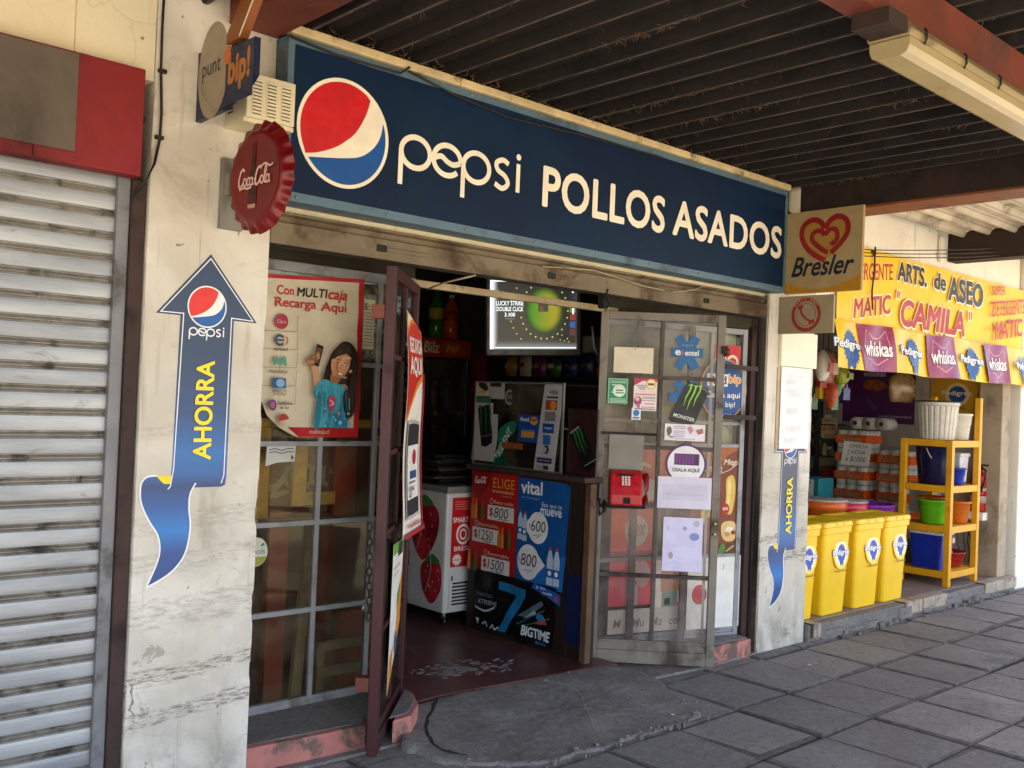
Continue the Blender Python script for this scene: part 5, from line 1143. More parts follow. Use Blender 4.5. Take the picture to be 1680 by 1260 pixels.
# ================================================================ INSIDE THE SHOP
M_WHITEP = mk("white_appliance", 'c9c6c2', .35, 0, .06, 3, 0, 40, '8f877c', 3, .6, .8)
M_BLACKP = mk("black_plastic", '141315', .4, 0, .2, 6)
M_WOOD = mk("dark_counter_wood", '261a12', .55, 0, .25, 5, .1, 40, '1d150f', 3, .5, .7, vmap=(1, 1, .2))
M_ALU = mk("dull_aluminium", '8b8780', .4, .6, .12, 6)
cf = thing("chest_freezer", "white chest freezer with strawberry pictures on its side inside the doorway", "freezer", (4.2, 5.3, .045))
part("body", cf, (3.862, 4.50, 4.802, 5.95, .125, .885, M_WHITEP), bevel=.012)
part("lid", cf, (3.858, 4.51, 4.795, 5.96, .887, .925, M_GREYM), bevel=.006)
for x, y in ((3.91, 4.85), (4.44, 4.85), (3.91, 5.88), (4.44, 5.88)):
    b = MB(); b.tube([(x, y, .124), (x, y, .09)], .012, M_ALU, 8); cs_ = b.build("caster", cf); b = MB(); b.tube([(x-.012, y, .068), (x+.012, y, .068)], .023, M_BLACKP, 12); b.build("wheel", cs_)
c = Cv(-5.93, .16, -4.82, .86, 'cdc9c4', .0006)
k = NT("print_strawberry"); k.L(k.mix(k.ramp(k.noise(5, 3, None, .4), .35, .65), lin('7c0c18'), lin('c4303a')), k.b.inputs["Base Color"]); k.b.inputs["Roughness"].default_value = .35; STRAW = k.m
for (a, b_, s_) in ((-5.03, .66, .19), (-4.92, .33, .15), (-5.32, .40, .19), (-5.55, .70, .17), (-5.75, .38, .14), (-5.25, .82, .10)):
    P = [(a, b_-s_*1.2), (a+s_*.7, b_-s_*.4), (a+s_*.8, b_+s_*.45), (a+s_*.3, b_+s_*.8), (a-s_*.3, b_+s_*.8), (a-s_*.8, b_+s_*.4), (a-s_*.65, b_-s_*.5)]
    P = [(max(-5.92, min(-4.83, x)), max(.17, min(.85, y))) for x, y in P]
    c.blob(P, STRAW); 
    for k_ in range(8): c.ell(a+s_*.45*math.cos(k_*2.4), b_+s_*.5*math.sin(k_*1.7), .006, .009, 'd9a080', 8)
    c.blob([(min(-4.83, a-s_*.5), min(.855, b_+s_*.75)), (min(-4.83, a), min(.855, b_+s_*1.05)), (min(-4.83, a+s_*.5), min(.855, b_+s_*.75)), (min(-4.83, a), b_+s_*.65)], '3f7a34')
for k_ in range(9): c.line([(-5.85+k_*.11, .30+.2*math.sin(k_*2)), (-5.80+k_*.11, .45+.2*math.sin(k_*2)), (-5.83+k_*.11, .6+.2*math.sin(k_*2))], .006, 'b5b0ac', 4)
c.build("side_print", FX(3.861), cf)
c = Cv(3.905, .415, 4.20, .855, 'b9161b', .0008)
for z in (.825, .81, .795, .78): c.rect(3.925, z, 4.17, z+.004, 'd98a80')
c.fit("SMART", 3.915, .695, 4.04, .73, 'e5d8cf', .03); c.ring(4.00, .62, .05, .058, .016, 'e5d8cf', 30); c.ring(4.00, .62, .024, .03, .012, 'e5d8cf', 24); c.fit("BRESLER", 3.93, .515, 4.12, .545, 'e5d8cf', .02)
P = []
for k_ in range(24): a = k_*math.pi/12; q = .042 if k_ % 2 else .028; P.append((3.955+q*math.cos(a), .46+q*math.sin(a)))
c.poly(P, 'e5d8cf'); c.fit("GOOD", 3.932, .452, 3.978, .468, 'b9161b', .02); c.build("front_print", FY(4.801), cf)
b = MB(); b.box(3.90, 4.2, 4.796, 4.8012, .155, .385, M_WHITEP)
for k_ in range(7): b.box(3.925, 4.18, 4.792, 4.7962, .175+k_*.022, .185+k_*.022, M_BLACKP)
b.box(3.915, 3.925, 4.793, 4.796, .33, .36, M_BLACKP); b.build("grille", cf)
b = MB(); rr = random.Random(4)
for k_ in range(11):
    x = 4.0+rr.uniform(-.03, .03); y = 5.15+rr.uniform(-.05, .05); b.box(x-.10, x+.24, y-.18, y+.2, .926+k_*.017, .940+k_*.017, (M_BLACKP, M_BLACKP, M_BROWNR)[k_ % 3])
tag(b.build("newspaper_stack"), "dark stack of papers lying on the freezer lid", "papers")
# counter
ct = thing("counter", "dark wooden shop counter plastered with drink posters beside the open grey door", "counter", (4.2, 4.25, .045))
part("carcass", ct, (4.002, 4.45, 3.86, 4.74, .045, 1.04, M_WOOD), (4.002, 4.11, 3.742, 3.859, .045, 1.04, M_WOOD), bevel=.003)
part("top", ct, (3.965, 4.50, 3.87, 4.76, 1.042, 1.074, M_BROWNR), (3.965, 4.11, 3.72, 3.869, 1.042, 1.074, M_BROWNR), bevel=.006)
part("corner_post", ct, (3.985, 4.03, 3.69, 3.735, .045, 1.04, mk("worn_wood_post", '5a4129', .7, 0, .2, 6, .2, 40, '2c2016', 4, .5, .7)), bevel=.004)
CP = FX(4.0015)
def cpaper(nm, lb, cat, c, off=0., **kw): return tag(c.build(nm, CP, None, off=off, **kw), lb, cat)
c = Cv(-4.735, .415, -4.305, 1.035, 'b01b17', .0015)
c.poly([(-4.735, 1.035), (-4.735, .9), (-4.66, .86), (-4.58, .93), (-4.54, 1.035)], '8f1518'); scriptword(c, -4.70, .965, .030, 'e0c4bc', .006)
c.fit("ELIGE", -4.525, .945, -4.33, 1.005, 'd99a3a', .0, sp=1.1); c.fit("tu conveniencia", -4.53, .915, -4.335, .935, 'd9b890', .015); c.fit("y ahorra", -4.45, .893, -4.345, .905, 'd9b890')
for i, (pr, u0, u1, z0, z1, bu) in enumerate((("800", -4.565, -4.325, .745, .835, -4.66), ("1250", -4.70, -4.455, .595, .685, -4.40), ("1500", -4.60, -4.34, .425, .515, -4.70))):
    c.rect(u0, z0, u1, z1, 'ded8d2'); c.fit("$", u0+.015, z0+.018, u0+.05, z1-.015, 'b01b17', .03)
    c.fit(pr, u0+.06, z0+.018, u1-.05, z1-.010, '191818', .0, .15); c.line([(u0+.1, z0+.010), (u1-.03, z0+.016), (u0+.14, z0+.004)], .004, '191818'); c.fit("Retornable", u0+.06, z1+.012, u1-.01, z1+.034, 'e0b7a8', .01); c.ring(u0+.035, z1+.024, .014, .016, .004, 'e0b7a8', 16)
    for k_, h in enumerate(('c8702a', 'd98a2a', '5c2018', '3f6b2c')):
        x = bu+(k_-1.5)*.032; x = max(-4.722, min(-4.318, x)); c.poly([(x-.013, z0-.01), (x+.013, z0-.01), (x+.013, z0+.06), (x+.005, z0+.09), (x+.005, z0+.115), (x-.005, z0+.115), (x-.005, z0+.09), (x-.013, z0+.06)], h)
cpaper("price_poster", "red drinks price poster with orange heading on the counter side", "poster", c)
c = Cv(-4.30, .405, -3.865, 1.025, '164f8f', .0015, outline=[(-4.30, .405), (-3.90, .405), (-3.865, 1.0), (-3.90, 1.025), (-4.30, 1.03)])
c.poly([(-4.30, .405), (-3.90, .405), (-3.88, .62), (-4.1, .5)], '1e6ab0'); c.fit("vital", -4.275, .935, -4.09, 1.015, 'e4e4ea', .03); c.fit("tu energia", -4.265, .905, -4.11, .92, '8fb0d4')
c.fit("Eso que te", -4.09, .865, -3.925, .90, 'c9d6e6', .0); c.fit("mueve", -4.10, .825, -3.925, .865, 'dfe4ec', .02)
def drop(u_, v_, s_, fl, txt):
    c.poly(arc(u_, v_, s_, s_*1.05, -100*1, 160, 20)+[(u_-s_*1.25*fl, v_+.02*fl)] if 0 else arc(u_, v_, s_, s_*1.1, 0, 350, 30), 'e4e3e4'); c.poly([(u_-fl*s_*.6, v_+s_*.8), (u_-fl*s_*.6, v_-s_*.8), (u_-fl*s_*1.5, v_)], 'e4e3e4')
    c.fit(txt, u_-s_*.68, v_-s_*.25, u_+s_*.75, v_+s_*.5, '17181c', .0, .1); c.line([(u_-s_*.8, v_-.005), (u_-s_*.86, v_+.02)], .005, '17181c'); c.line([(u_-s_*.4, v_-s_*.55), (u_+s_*.45, v_-s_*.42), (u_-s_*.1, v_-s_*.68)], .004, '17181c')
drop(-4.115, .745, .085, 1, "600"); drop(-4.185, .535, .095, -1, "800")
for x, z, s_ in ((-4.265, .66, 1), (-4.225, .655, 1), (-4.0, .43, 1.25), (-3.945, .43, 1.25)):
    P = [(x-.02*s_, z), (x+.02*s_, z), (x+.02*s_, z+.12*s_), (x+.008*s_, z+.16*s_), (x-.008*s_, z+.16*s_), (x-.02*s_, z+.12*s_)]; c.poly(P, 'b5c6d9'); c.rect(x-.02*s_, z+.035*s_, x+.02*s_, z+.075*s_, '2a5fa0'); c.ell(x, z+.055*s_, .012*s_, .012*s_, 'dfe6ee', 14); c.rect(x-.007*s_, z+.16*s_, x+.007*s_, z+.175*s_, 'c23a3a')
cpaper("price_poster", "blue water price poster with white drop shapes on the counter side", "poster", c)
c = Cv(-4.66, .06, -3.93, .425, '0c0d10', .0015, outline=[(-4.645, .075), (-4.40, .085), (-4.2, .062), (-3.95, .07), (-3.93, .42), (-4.66, .43)])
c.poly([(-4.42, .385), (-4.18, .372), (-4.185, .33), (-4.36, .085), (-4.42, .085), (-4.26, .325), (-4.42, .335)], '1b6f9c')
c.poly([(-4.16, .40), (-4.03, .35), (-4.02, .39)], '2a4a4c'); c.poly([(-4.25, .21), (-4.05, .33), (-4.03, .31), (-4.16, .21)], '566d78'); c.poly([(-4.20, .20), (-4.10, .27), (-4.08, .25)], '9fb5bf'); c.poly([(-4.10, .19), (-4.02, .24), (-4.0, .20)], 'a8452f'); c.ell(-4.05, .235, .03, .02, '2f6f9a'); c.line([(-4.25, .16), (-4.02, .28)], .006, '3f6f74'); c.line([(-4.22, .15), (-3.98, .24)], .005, '3f6f74')
c.fit("BIGTIME", -4.205, .105, -3.965, .165, 'dfe3e6', .045, .1); c.fit("gum", -4.09, .075, -3.99, .092, '2a8fc0', .02)
c.fit("mentas", -4.62, .27, -4.47, .295, '55606a', .01); c.fit("XTREME", -4.60, .225, -4.43, .252, '8f9aa2', .02, .2)
c.line([(-4.62, .20), (-4.53, .185), (-4.45, .22)], .012, 'a8b2b8', 4); c.poly([(-4.62, .13), (-4.60, .09), (-4.585, .13)], 'c4cace'); c.line([(-4.56, .1), (-4.52, .12), (-4.5, .095)], .01, 'c4cace'); c.line([(-4.47, .09), (-4.45, .115), (-4.43, .09), (-4.40, .11)], .008, 'c4cace')
cpaper("gum_poster", "black crumpled poster with big blue seven at the foot of the counter", "poster", c, .003, deform=lambda u_, v_: (0, 0, .008*math.sin(u_*25)*math.sin(v_*21)+.008), cut=.04)
c = Cv(-4.06, .345, -3.885, .43, '1d5aa8', .0012, outline=[(-4.12, .40), (-4.10, .428), (-3.93, .405), (-3.885, .39), (-3.885, .33), (-3.93, .345), (-4.05, .385)])
c.fit("y tu", -4.085, .398, -4.01, .415, 'dfe6f0', .01); c.fit("mundo", -4.03, .378, -3.95, .395, 'dfe6f0', .01); c.ell(-3.915, .365, .016, .016, 'c23a3a'); cpaper("strip_poster", "narrow blue strip stuck across the corner of the black gum poster", "poster", c, .028)
part("blue_sheet", ct, (3.9985, 4.0005, 3.745, 3.868, .13, .52, ink('111d44')))
# glass cabinet on the counter
gc = thing("display_cabinet", "glass display cabinet covered in stickers standing on the shop counter", "cabinet", (4.2, 4.34, 1.075))
b = MB()
for y in (3.955, 4.735):
    for x in (4.006, 4.395): b.box(x-.006, x+.006, y-.006, y+.006, 1.075, 1.60, M_ALU)
for z in (1.08, 1.595):
    for x in (4.006, 4.395): b.box(x-.005, x+.005, 3.962, 4.728, z-.005, z+.005, M_ALU)
b.build("frame", gc)
part("pane", gc, (4.0045, 4.0075, 3.963, 4.728, 1.087, 1.589, G_DUSTY)); part("pane", gc, (4.012, 4.39, 3.962, 4.728, 1.598, 1.601, G_DUSTY))
part("back_board", gc, (4.386, 4.39, 3.963, 4.728, 1.087, 1.589, M_WOOD)); part("shelf", gc, (4.014, 4.38, 3.964, 4.726, 1.33, 1.336, M_ALU))
def gu(x): return -4.74+(x-75)/885*.79
def gv(y): return 1.60-(y-155)/855*.515
GP = FX(4.0040)
def gpaper(nm, lb, cat, c, off=0.): return tag(c.build(nm, GP, None, off=off), lb, cat)
c = Cv(gu(85), gv(310), gu(222), gv(160), 'b9a985', .0008); c.ell(gu(145), gv(195), .035, .022, '2c2320', 18, -.4); c.ell(gu(175), gv(215), .035, .022, '2c2320', 18, -.4); c.rect(gu(110), gv(262), gu(200), gv(256), '7d6f55'); c.rect(gu(110), gv(280), gu(190), gv(274), '7d6f55'); gpaper("card", "small cream card with two dark ovals at the cabinet corner", "card", c)
c = Cv(gu(226), gv(335), gu(385), gv(158), 'a39f96', .0008); c.rect(gu(235), gv(210), gu(350), gv(172), '2e211d'); gpaper("card", "pale card with dark brown strip on the glass cabinet", "card", c)
c = Cv(gu(385), gv(390), gu(490), gv(235), None, .0008); c.slab(arc(gu(440), gv(312), .040, .042, 0, 350, 30), '3a352e'); c.ring(gu(440), gv(312), .036, .040, .012, '9a968c', 30, 60, 300); c.fit("70", gu(415), gv(330), gu(465), gv(290), '9a968c', .02); gpaper("round_sticker", "dark round sticker with broken pale ring on the glass cabinet", "sticker", c)
c = Cv(gu(85), gv(375), gu(248), gv(318), '2f6650', .0008); gpaper("strip_label", "narrow dull green label above the white drink panel", "label", c)
c = Cv(gu(50), gv(985), gu(328), gv(380), 'a8a29c', .001, outline=[(gu(60), gv(985)), (gu(300), gv(985)), (gu(330), gv(750)), (gu(325), gv(495)), (gu(272), gv(490)), (gu(272), gv(380)), (gu(85), gv(380))])
can2 = [(112, 440), (205, 395), (235, 402), (280, 720), (275, 790), (215, 838), (165, 830), (120, 520)]
c.poly([(gu(x), gv(y)) for x, y in can2][::-1], '0f0f12'); claw(c, (gu(150), gv(640)), (.98, .12), (-.14, .95), .145, '2f5a35'); c.line([(gu(150), gv(740)), (gu(280), gv(700))], .006, '6a6a70')
gpaper("drink_sign", "white panel with black energy drink can on the cabinet glass", "sign", c)
c = Cv(gu(300), gv(1000), gu(530), gv(545), None, .001); c.slab(smooth([(gu(x), gv(y)) for x, y in ((470, 550), (520, 570), (505, 660), (440, 740), (385, 900), (310, 1000), (305, 960), (340, 800), (345, 660), (390, 600))][::-1], 3, True), '1f6a4c')
c.tx("TRIDENT", gu(345), gv(975), .062, 'c9d6cf', .02, .2, .9, 58); c.poly([(gu(x), gv(y)) for x, y in ((310, 1000), (330, 930), (420, 930), (480, 1000))], '124a36'); gpaper("gum_sign", "green chewing gum pack cut-out leaning on the cabinet glass", "sign", c, .0012)
c = Cv(gu(385), gv(830), gu(595), gv(768), '8a4a20', .001); gpaper("strip_label", "plain orange brown label low on the cabinet glass", "label", c, .0035)
c = Cv(gu(540), gv(750), gu(742), gv(478), '163f80', .001); c.fit("Red", gu(560), gv(545), gu(640), gv(505), 'c9d0da', .03); c.ell(gu(690), gv(535), .035, .025, 'c4893a'); c.rect(gu(572), gv(705), gu(700), gv(642), 'b9803c'); c.rect(gu(575), gv(632), gu(700), gv(625), '6f92c4'); c.fit("bip!", gu(655), gv(550), gu(725), gv(505), '5a3a18', .03); gpaper("card_sign", "blue travel card sign with orange bar inside the cabinet glass", "sign", c)
c = Cv(gu(706), gv(1030), gu(965), gv(155), 'a6a3a6', .001, outline=[(gu(706), gv(1015)), (gu(895), gv(1040)), (gu(965), gv(160)), (gu(785), gv(150))])
c.fit("VISA", gu(830), gv(268), gu(908), gv(228), '1f2f66', .03, .2); c.rect(gu(808), gv(306), gu(912), gv(288), '1c1c24'); c.rect(gu(800), gv(418), gu(905), gv(325), '6a3a20'); c.ell(gu(838), gv(372), .024, .026, 'a8301f'); c.ell(gu(870), gv(372), .024, .026, 'c07a2c'); c.rect(gu(795), gv(528), gu(895), gv(438), '6f6b68'); c.rect(gu(780), gv(645), gu(885), gv(552), '1a3f80'); c.fit("magna", gu(795), gv(615), gu(872), gv(588), 'a9b9d4', .01); c.rect(gu(788), gv(758), gu(858), gv(665), '1f5fa0'); c.ell(gu(822), gv(805), .022, .026, '20202a'); c.ell(gu(812), gv(808), .012, .016, 'a6a3a6'); c.rect(gu(738), gv(940), gu(878), gv(888), '221f38'); c.fit("redcompra", gu(748), gv(925), gu(868), gv(902), 'a6a3b6', .01); c.rect(gu(800), gv(1000), gu(850), gv(962), '241f3a'); c.rect(gu(740), gv(995), gu(790), gv(970), '8a868a')
gpaper("card_strip", "tall pale strip of payment card logos on the cabinet glass", "sign", c, .0015)
b = MB(); b.box(4.03, 4.044, 3.705, 3.935, 1.076, 1.455, mk("dark_red_board", '2a100e', .5)); sb2 = tag(b.build("sign_board"), "dark red board with a tilted can picture beside the card strip", "board")
c = Cv(-3.92, 1.09, -3.71, 1.44, None, .001)
P = [(gu(x), gv(y)) for x, y in ((1000, 640), (1085, 560), (1105, 570), (1235, 860), (1235, 900), (1170, 985), (1140, 960))]; c.slab(P[::-1], '0c0e0d'); claw(c, (gu(1075), gv(760)), (.75, .30), (-.48, .85), .11, '2f6a3a'); c.line([(gu(1140), gv(930)), (gu(1240), gv(850))], .006, '77777a'); c.line([(gu(1005), gv(632)), (gu(1080), gv(562))], .008, '8a8a8c')
c.build("can_picture", FX(4.0295), sb2)
# snack shelving on the far inner wall
su = thing("snack_shelf", "dark wall shelving filled with snack bags behind the counter", "shelving", (5.3, 5.3, .045))
for z in (.6, 1.0, 1.36, 1.655, 2.05): part("shelf_board", su, (5.14, 5.445, 4.35, 5.92, z, z+.018, M_WOOD))
part("side_panel", su, (5.14, 5.445, 4.33, 4.348, .045, 2.25, M_WOOD)); part("side_panel", su, (5.14, 5.445, 5.922, 5.94, .045, 2.25, M_WOOD))
part("price_strip", su, (5.134, 5.1395, 4.36, 5.9, 1.49, 1.535, ink('a8935a')))
rr = random.Random(31); cols = ('b58a2a', '1f3f7a', 'a82a20', '3a6a2a', 'c9a040', '7a2a6a', 'c46a20', 'd0c8b0', '2a2a60'); cn_ = dict(zip(cols, ("mustard", "navy", "red", "green", "golden", "purple", "orange", "cream", "indigo")))
def bag(x, y, z, wd, ht, h, lb, grp):
    b = MB(); n = 8; vs = []
    for j in range(7):
        t = j/6; th = .001+.045*math.sin(math.pi*min(1, max(0, t)))**.7
        for k_ in range(n+1):
            s_ = k_/n*2-1; vs.append((x-th*(1-s_*s_)-.002, y+s_*wd/2*(.94+.06*math.cos(j*2+k_)), z+t*ht))
    fs = [(j*(n+1)+k_, j*(n+1)+k_+1, (j+1)*(n+1)+k_+1, (j+1)*(n+1)+k_) for j in range(6) for k_ in range(n)]
    m = ink(h, .3); b.add(vs, fs, m, None, True); b.add([(2*x-v[0], v[1], v[2]) for v in vs], [q[::-1] for q in fs], m, None, True)
    q = ink(cols[(cols.index(h)+4) % 9], .3); b.box(x-.050, x-.046, y-wd*.22, y+wd*.22, z+ht*.42, z+ht*.62, q)
    return tag(b.build("snack_bag"), lb, "snack", grp)
n_ = 0
for z, ht in ((1.674, .17), (1.019, .2), (1.379, .10)):
    for k_ in range(9):
        h = cols[(k_*2+int(z*7)) % 9]; y = 4.45+k_*.165
        bag(5.24, y, z, .14, ht*(.9+.2*rr.random()), h, {1.674: "shiny %s snack bag on the shelf under the television", 1.019: "%s snack bag low on the shelving behind the cabinet", 1.379: "small %s packet above the price strip boxes"}[z] % cn_[h], "snack packets on the wall shelving"); n_ += 1
# television on its bracket
def emat(h, s):
    k = NT("screen_"+h); k.b.inputs["Base Color"].default_value = (.01, .01, .01, 1); k.b.inputs["Emission Color"].default_value = lin(h); k.b.inputs["Emission Strength"].default_value = s; k.b.inputs["Roughness"].default_value = .3; return k.m
tv = bpy.data.objects.new("television", None); COL.objects.link(tv); tag(tv, "wall television hung from the ceiling showing a dark advert with green oval", "television")
tv.matrix_basis = Matrix.Translation((4.44, 4.70, 2.065)) @ Matrix.Rotation(R(-38), 4, 'Z') @ Matrix.Rotation(R(-2.5), 4, 'Y') @ Matrix.Rotation(R(7), 4, 'X')
b = MB(); b.box(-.315, .330, .0, .07, -.285, .262, M_BLACKP, None, .012); b.box(-.2, .2, .07, .12, -.15, .15, M_BLACKP); b.build("casing", tv, local=True)
ES = .26; TW = emat('e6ecee', ES*1.25); TGL = emat('8d9294', ES)
k = NT("screen_with_glare"); sx = k.sep(0); sy = k.sep(1)
gl_ = k.math('MAXIMUM', k.math('MAXIMUM', k.ramp(sx, -.285, -.225, 1, 0), k.ramp(sy, -.235, -.15, .42, 0)), k.ramp(sx, .20, .30, 0, .12))  # white edge glow painted into the emission as glare on the screen
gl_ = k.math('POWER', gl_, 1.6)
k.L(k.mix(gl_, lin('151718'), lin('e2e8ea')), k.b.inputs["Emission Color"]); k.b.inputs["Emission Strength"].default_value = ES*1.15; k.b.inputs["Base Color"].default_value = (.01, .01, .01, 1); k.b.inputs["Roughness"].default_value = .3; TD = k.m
k = NT("screen_oval"); sx = k.math('DIVIDE', k.math('SUBTRACT', k.sep(0), .07), .125); sy = k.math('DIVIDE', k.math('SUBTRACT', k.sep(1), .0265), .155)
dd = k.math('ADD', k.math('POWER', k.math('ABSOLUTE', sx), 2), k.math('POWER', k.math('ABSOLUTE', sy), 2))
cc_ = k.mix(k.ramp(sx, -.9, .7), lin('4a8f24'), lin('a39a2a')); k.L(k.mix(k.ramp(dd, .35, 1.0), cc_, lin('2f4a1c')), k.b.inputs["Emission Color"]); k.b.inputs["Emission Strength"].default_value = ES*.8; k.b.inputs["Base Color"].default_value = (.01, .01, .01, 1); TO = k.m
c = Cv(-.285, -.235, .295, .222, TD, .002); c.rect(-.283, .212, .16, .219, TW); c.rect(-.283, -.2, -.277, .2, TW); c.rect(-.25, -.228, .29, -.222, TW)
c.ell(.075, .02, .125, .155, TO, 40)
LG = emat('b9d24a', ES)
for k_ in range(26): c.ell(.075+.158*math.cos(k_*6.283/26), .02+.185*math.sin(k_*6.283/26), .0052, .0052, LG, 8)
for k_ in range(34): 
    x, y = .075+.23*math.cos(k_*6.283/34+.1), .02+.25*math.sin(k_*6.283/34+.1)
    if -.26 < x < .27 and -.19 < y < .2: c.ell(x, y, .0045, .0045, LG, 8)
for k_ in range(40):
    x, y = -.25+.52*((k_*.618) % 1), -.19+.38*((k_*.377) % 1)
    if (x-.075)**2/.03+(y-.02)**2/.045 > 1 and not (x < -.03 and -.03 < y < .12): c.ell(x, y, .0038, .0038, LG, 8)
c.rect(.035, .015, .10, .095, emat('20241c', ES)); c.rect(.045, .02, .068, .052, emat('6a2a24', ES))
for k_, h in enumerate(('3a2020', '5a3030', '2f4f9a', '8a2a2a', '6a8a3a')): c.rect(.245, -.19+k_*.05, .282, -.15+k_*.05, emat(h, ES)); 
c.rect(.262, .0, .272, .06, TW); c.rect(.258, .14, .268, .19, TW)
c.fit("LUCKY STRIKE", -.245, .055, -.065, .085, TW, .012); c.fit("DOUBLE CLICK", -.242, .018, -.065, .046, TW, .012); c.fit("3.100", -.19, -.018, -.12, .008, TW, .012); c.rect(-.185, -.034, -.125, -.031, TGL)
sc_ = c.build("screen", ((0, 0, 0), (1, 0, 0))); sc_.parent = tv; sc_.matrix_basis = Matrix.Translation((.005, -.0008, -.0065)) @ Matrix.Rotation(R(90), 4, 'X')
b = MB(); b.box(-.02, .02, .12, .16, -.05, .66, M_BLACKP); b.build("bracket", tv, local=True)
b = MB(); b.tube([(4.75, 4.45, 2.0), (4.77, 4.44, 1.86), (4.80, 4.44, 1.815), (4.82, 4.45, 1.82)], .007, ink('b9b4aa')); b.box(4.80, 4.97, 4.5, 4.58, 1.83, 1.94, M_GREYM); tag(b.build("cable_box"), "grey cable box with pale lead hanging beside the television", "box")
# tall cooler with bottles on top, red cabinet beside it
fr = thing("drinks_cooler", "tall black drinks cooler with red header at the back of the shop", "cooler", (4.75, 6.45, .045))
part("body", fr, (4.30, 4.33, 6.15, 6.8, .045, 1.96, M_BLACKP), (5.10, 5.13, 6.15, 6.8, .045, 1.96, M_BLACKP), (4.331, 5.099, 6.76, 6.8, .045, 1.96, M_BLACKP), (4.331, 5.099, 6.15, 6.75, .045, .3, M_BLACKP), (4.331, 5.099, 6.16, 6.75, 1.80, 1.955, M_BLACKP))
part("door_glass", fr, (4.34, 5.09, 6.146, 6.149, .31, 1.79, G_DUSTY))
for z in (.62, .98, 1.34): part("shelf", fr, (4.332, 5.098, 6.17, 6.75, z, z+.012, M_ALU), (4.332, 5.098, 6.166, 6.1695, z-.005, z+.025, M_BLACKP))
part("divider", fr, (4.70, 4.72, 6.140, 6.1455, .3, 1.79, M_BLACKP))
for x, z in ((4.78, 1.345), (4.76, .985), (5.02, 1.345)): part("price_tag", fr, (x, x+.035, 6.1635, 6.1655, z-.003, z+.03, ink('b9b5aa')))
c = Cv(4.31, 1.805, 5.12, 1.952, '8a2018', .004); c.fit("Bilz", 4.64, 1.835, 4.80, 1.925, 'c9b48a', .03, .15); c.fit("Pap", 4.86, 1.835, 5.02, 1.925, 'b8401f', .03, .15); c.blob([(4.80, 1.88), (4.86, 1.93), (5.0, 1.925), (5.08, 1.86), (4.95, 1.82)], '9c3a1a'); c.fit("PAP", 4.87, 1.85, 5.0, 1.905, 'c9902a', .03, .1); c.build("header", FY(6.149), fr)
def bottle(x, y, z, h, rad, hx, lb, cap='d8d4c8', label=None, grp=None):
    t = thing("drink_bottle", lb, "bottle", (x, y, z), grp); m = ink(hx, .15)
    b = MB(); b.lathe([(rad*.85, 0), (rad, .02*h), (rad, .30*h), (rad*.93, .36*h), (rad, .42*h), (rad, .62*h), (rad*.8, .74*h), (rad*.42, .88*h), (rad*.3, .90*h), (rad*.3, .94*h)], x, y, m, 18, Matrix.Translation((0, 0, z))); b.build("body", t)
    b = MB(); b.lathe([(rad*.36, .935*h), (rad*.36, h)], x, y, ink(cap), 14, Matrix.Translation((0, 0, z))); b.build("cap", t)
    if label: b = MB(); b.lathe([(rad*1.012, .40*h), (rad*1.012, .63*h)], x, y, ink(label), 18, Matrix.Translation((0, 0, z))); b.build("label", t)
    return t
bottle(4.83, 6.25, 1.962, .38, .058, '2f6a1c', "tall green bottle with yellow label on top of the black cooler", '3a6a2a', 'a8902c')
bottle(4.985, 6.25, 1.962, .36, .065, 'b8401a', "fat orange drink bottle on top of the black cooler", 'e0dcd0', '8f2a18')
bottle(4.66, 6.28, 1.962, .17, .06, '17130f', "short black container on top of the black cooler", '1a1714')
for i, z in enumerate((.633, .993, 1.353)):
    for k_ in range(6):
        h = ('3a1512', '3f5a2a', '6a3a1c', '2a2a30', '5a1c18', '74706a')[(k_+i*2) % 6]
        bottle(4.39+k_*.125, 6.3, z, .26, .042, h, "dim %s bottle on the %s shelf inside the black cooler" % (("brown", "green", "amber", "black", "dark red", "pale grey")[(k_+i*2) % 6], ("lowest", "middle", "upper")[i]), '6a655c', None, "bottles inside the cooler")
rc = thing("red_cabinet", "dark red drinks cabinet standing between the cooler and the wall", "cabinet", (5.3, 6.4, .045)); M_RCAB = mk("red_cabinet_paint", '6a1416', .4, 0, .12, 4)
part("body", rc, (5.16, 5.44, 5.98, 6.9, .045, 1.86, M_RCAB), bevel=.01); part("handle", rc, (5.40, 5.42, 5.955, 5.979, .9, 1.3, M_BLACKP))
c = Cv(5.17, 1.06, 5.29, 1.83, '6a3a1c', .003, outline=[(5.17, 1.06), (5.285, 1.06), (5.295, 1.72), (5.23, 1.83), (5.175, 1.72)]); c.ell(5.225, 1.72, .03, .05, 'a88a4a'); c.rect(5.185, 1.10, 5.275, 1.62, '5a1513'); c.fit("galletas", 5.20, 1.12, 5.265, 1.60, 'a89a84', .02, rot=90); tag(c.build("hanging_sign", FY(5.978)), "tall narrow dark red sign with upright lettering on the cabinet", "sign")
c = Cv(5.16, 2.03, 5.36, 2.37, '17120f', .012); c.ell(5.255, 2.17, .07, .10, '9c9484', 30); c.ell(5.255, 2.17, .052, .08, '3a2318', 30); c.rect(5.19, 2.315, 5.30, 2.33, '7a2a22'); c.ell(5.255, 2.19, .025, .03, 'a8906c'); tag(c.build("coffee_sign", FY(5.97)), "black sign with pale oval cup above the red cabinet", "sign")
part("sign_post", rc, (5.22, 5.24, 5.985, 6.0, 1.862, 2.36, M_BLACKP))

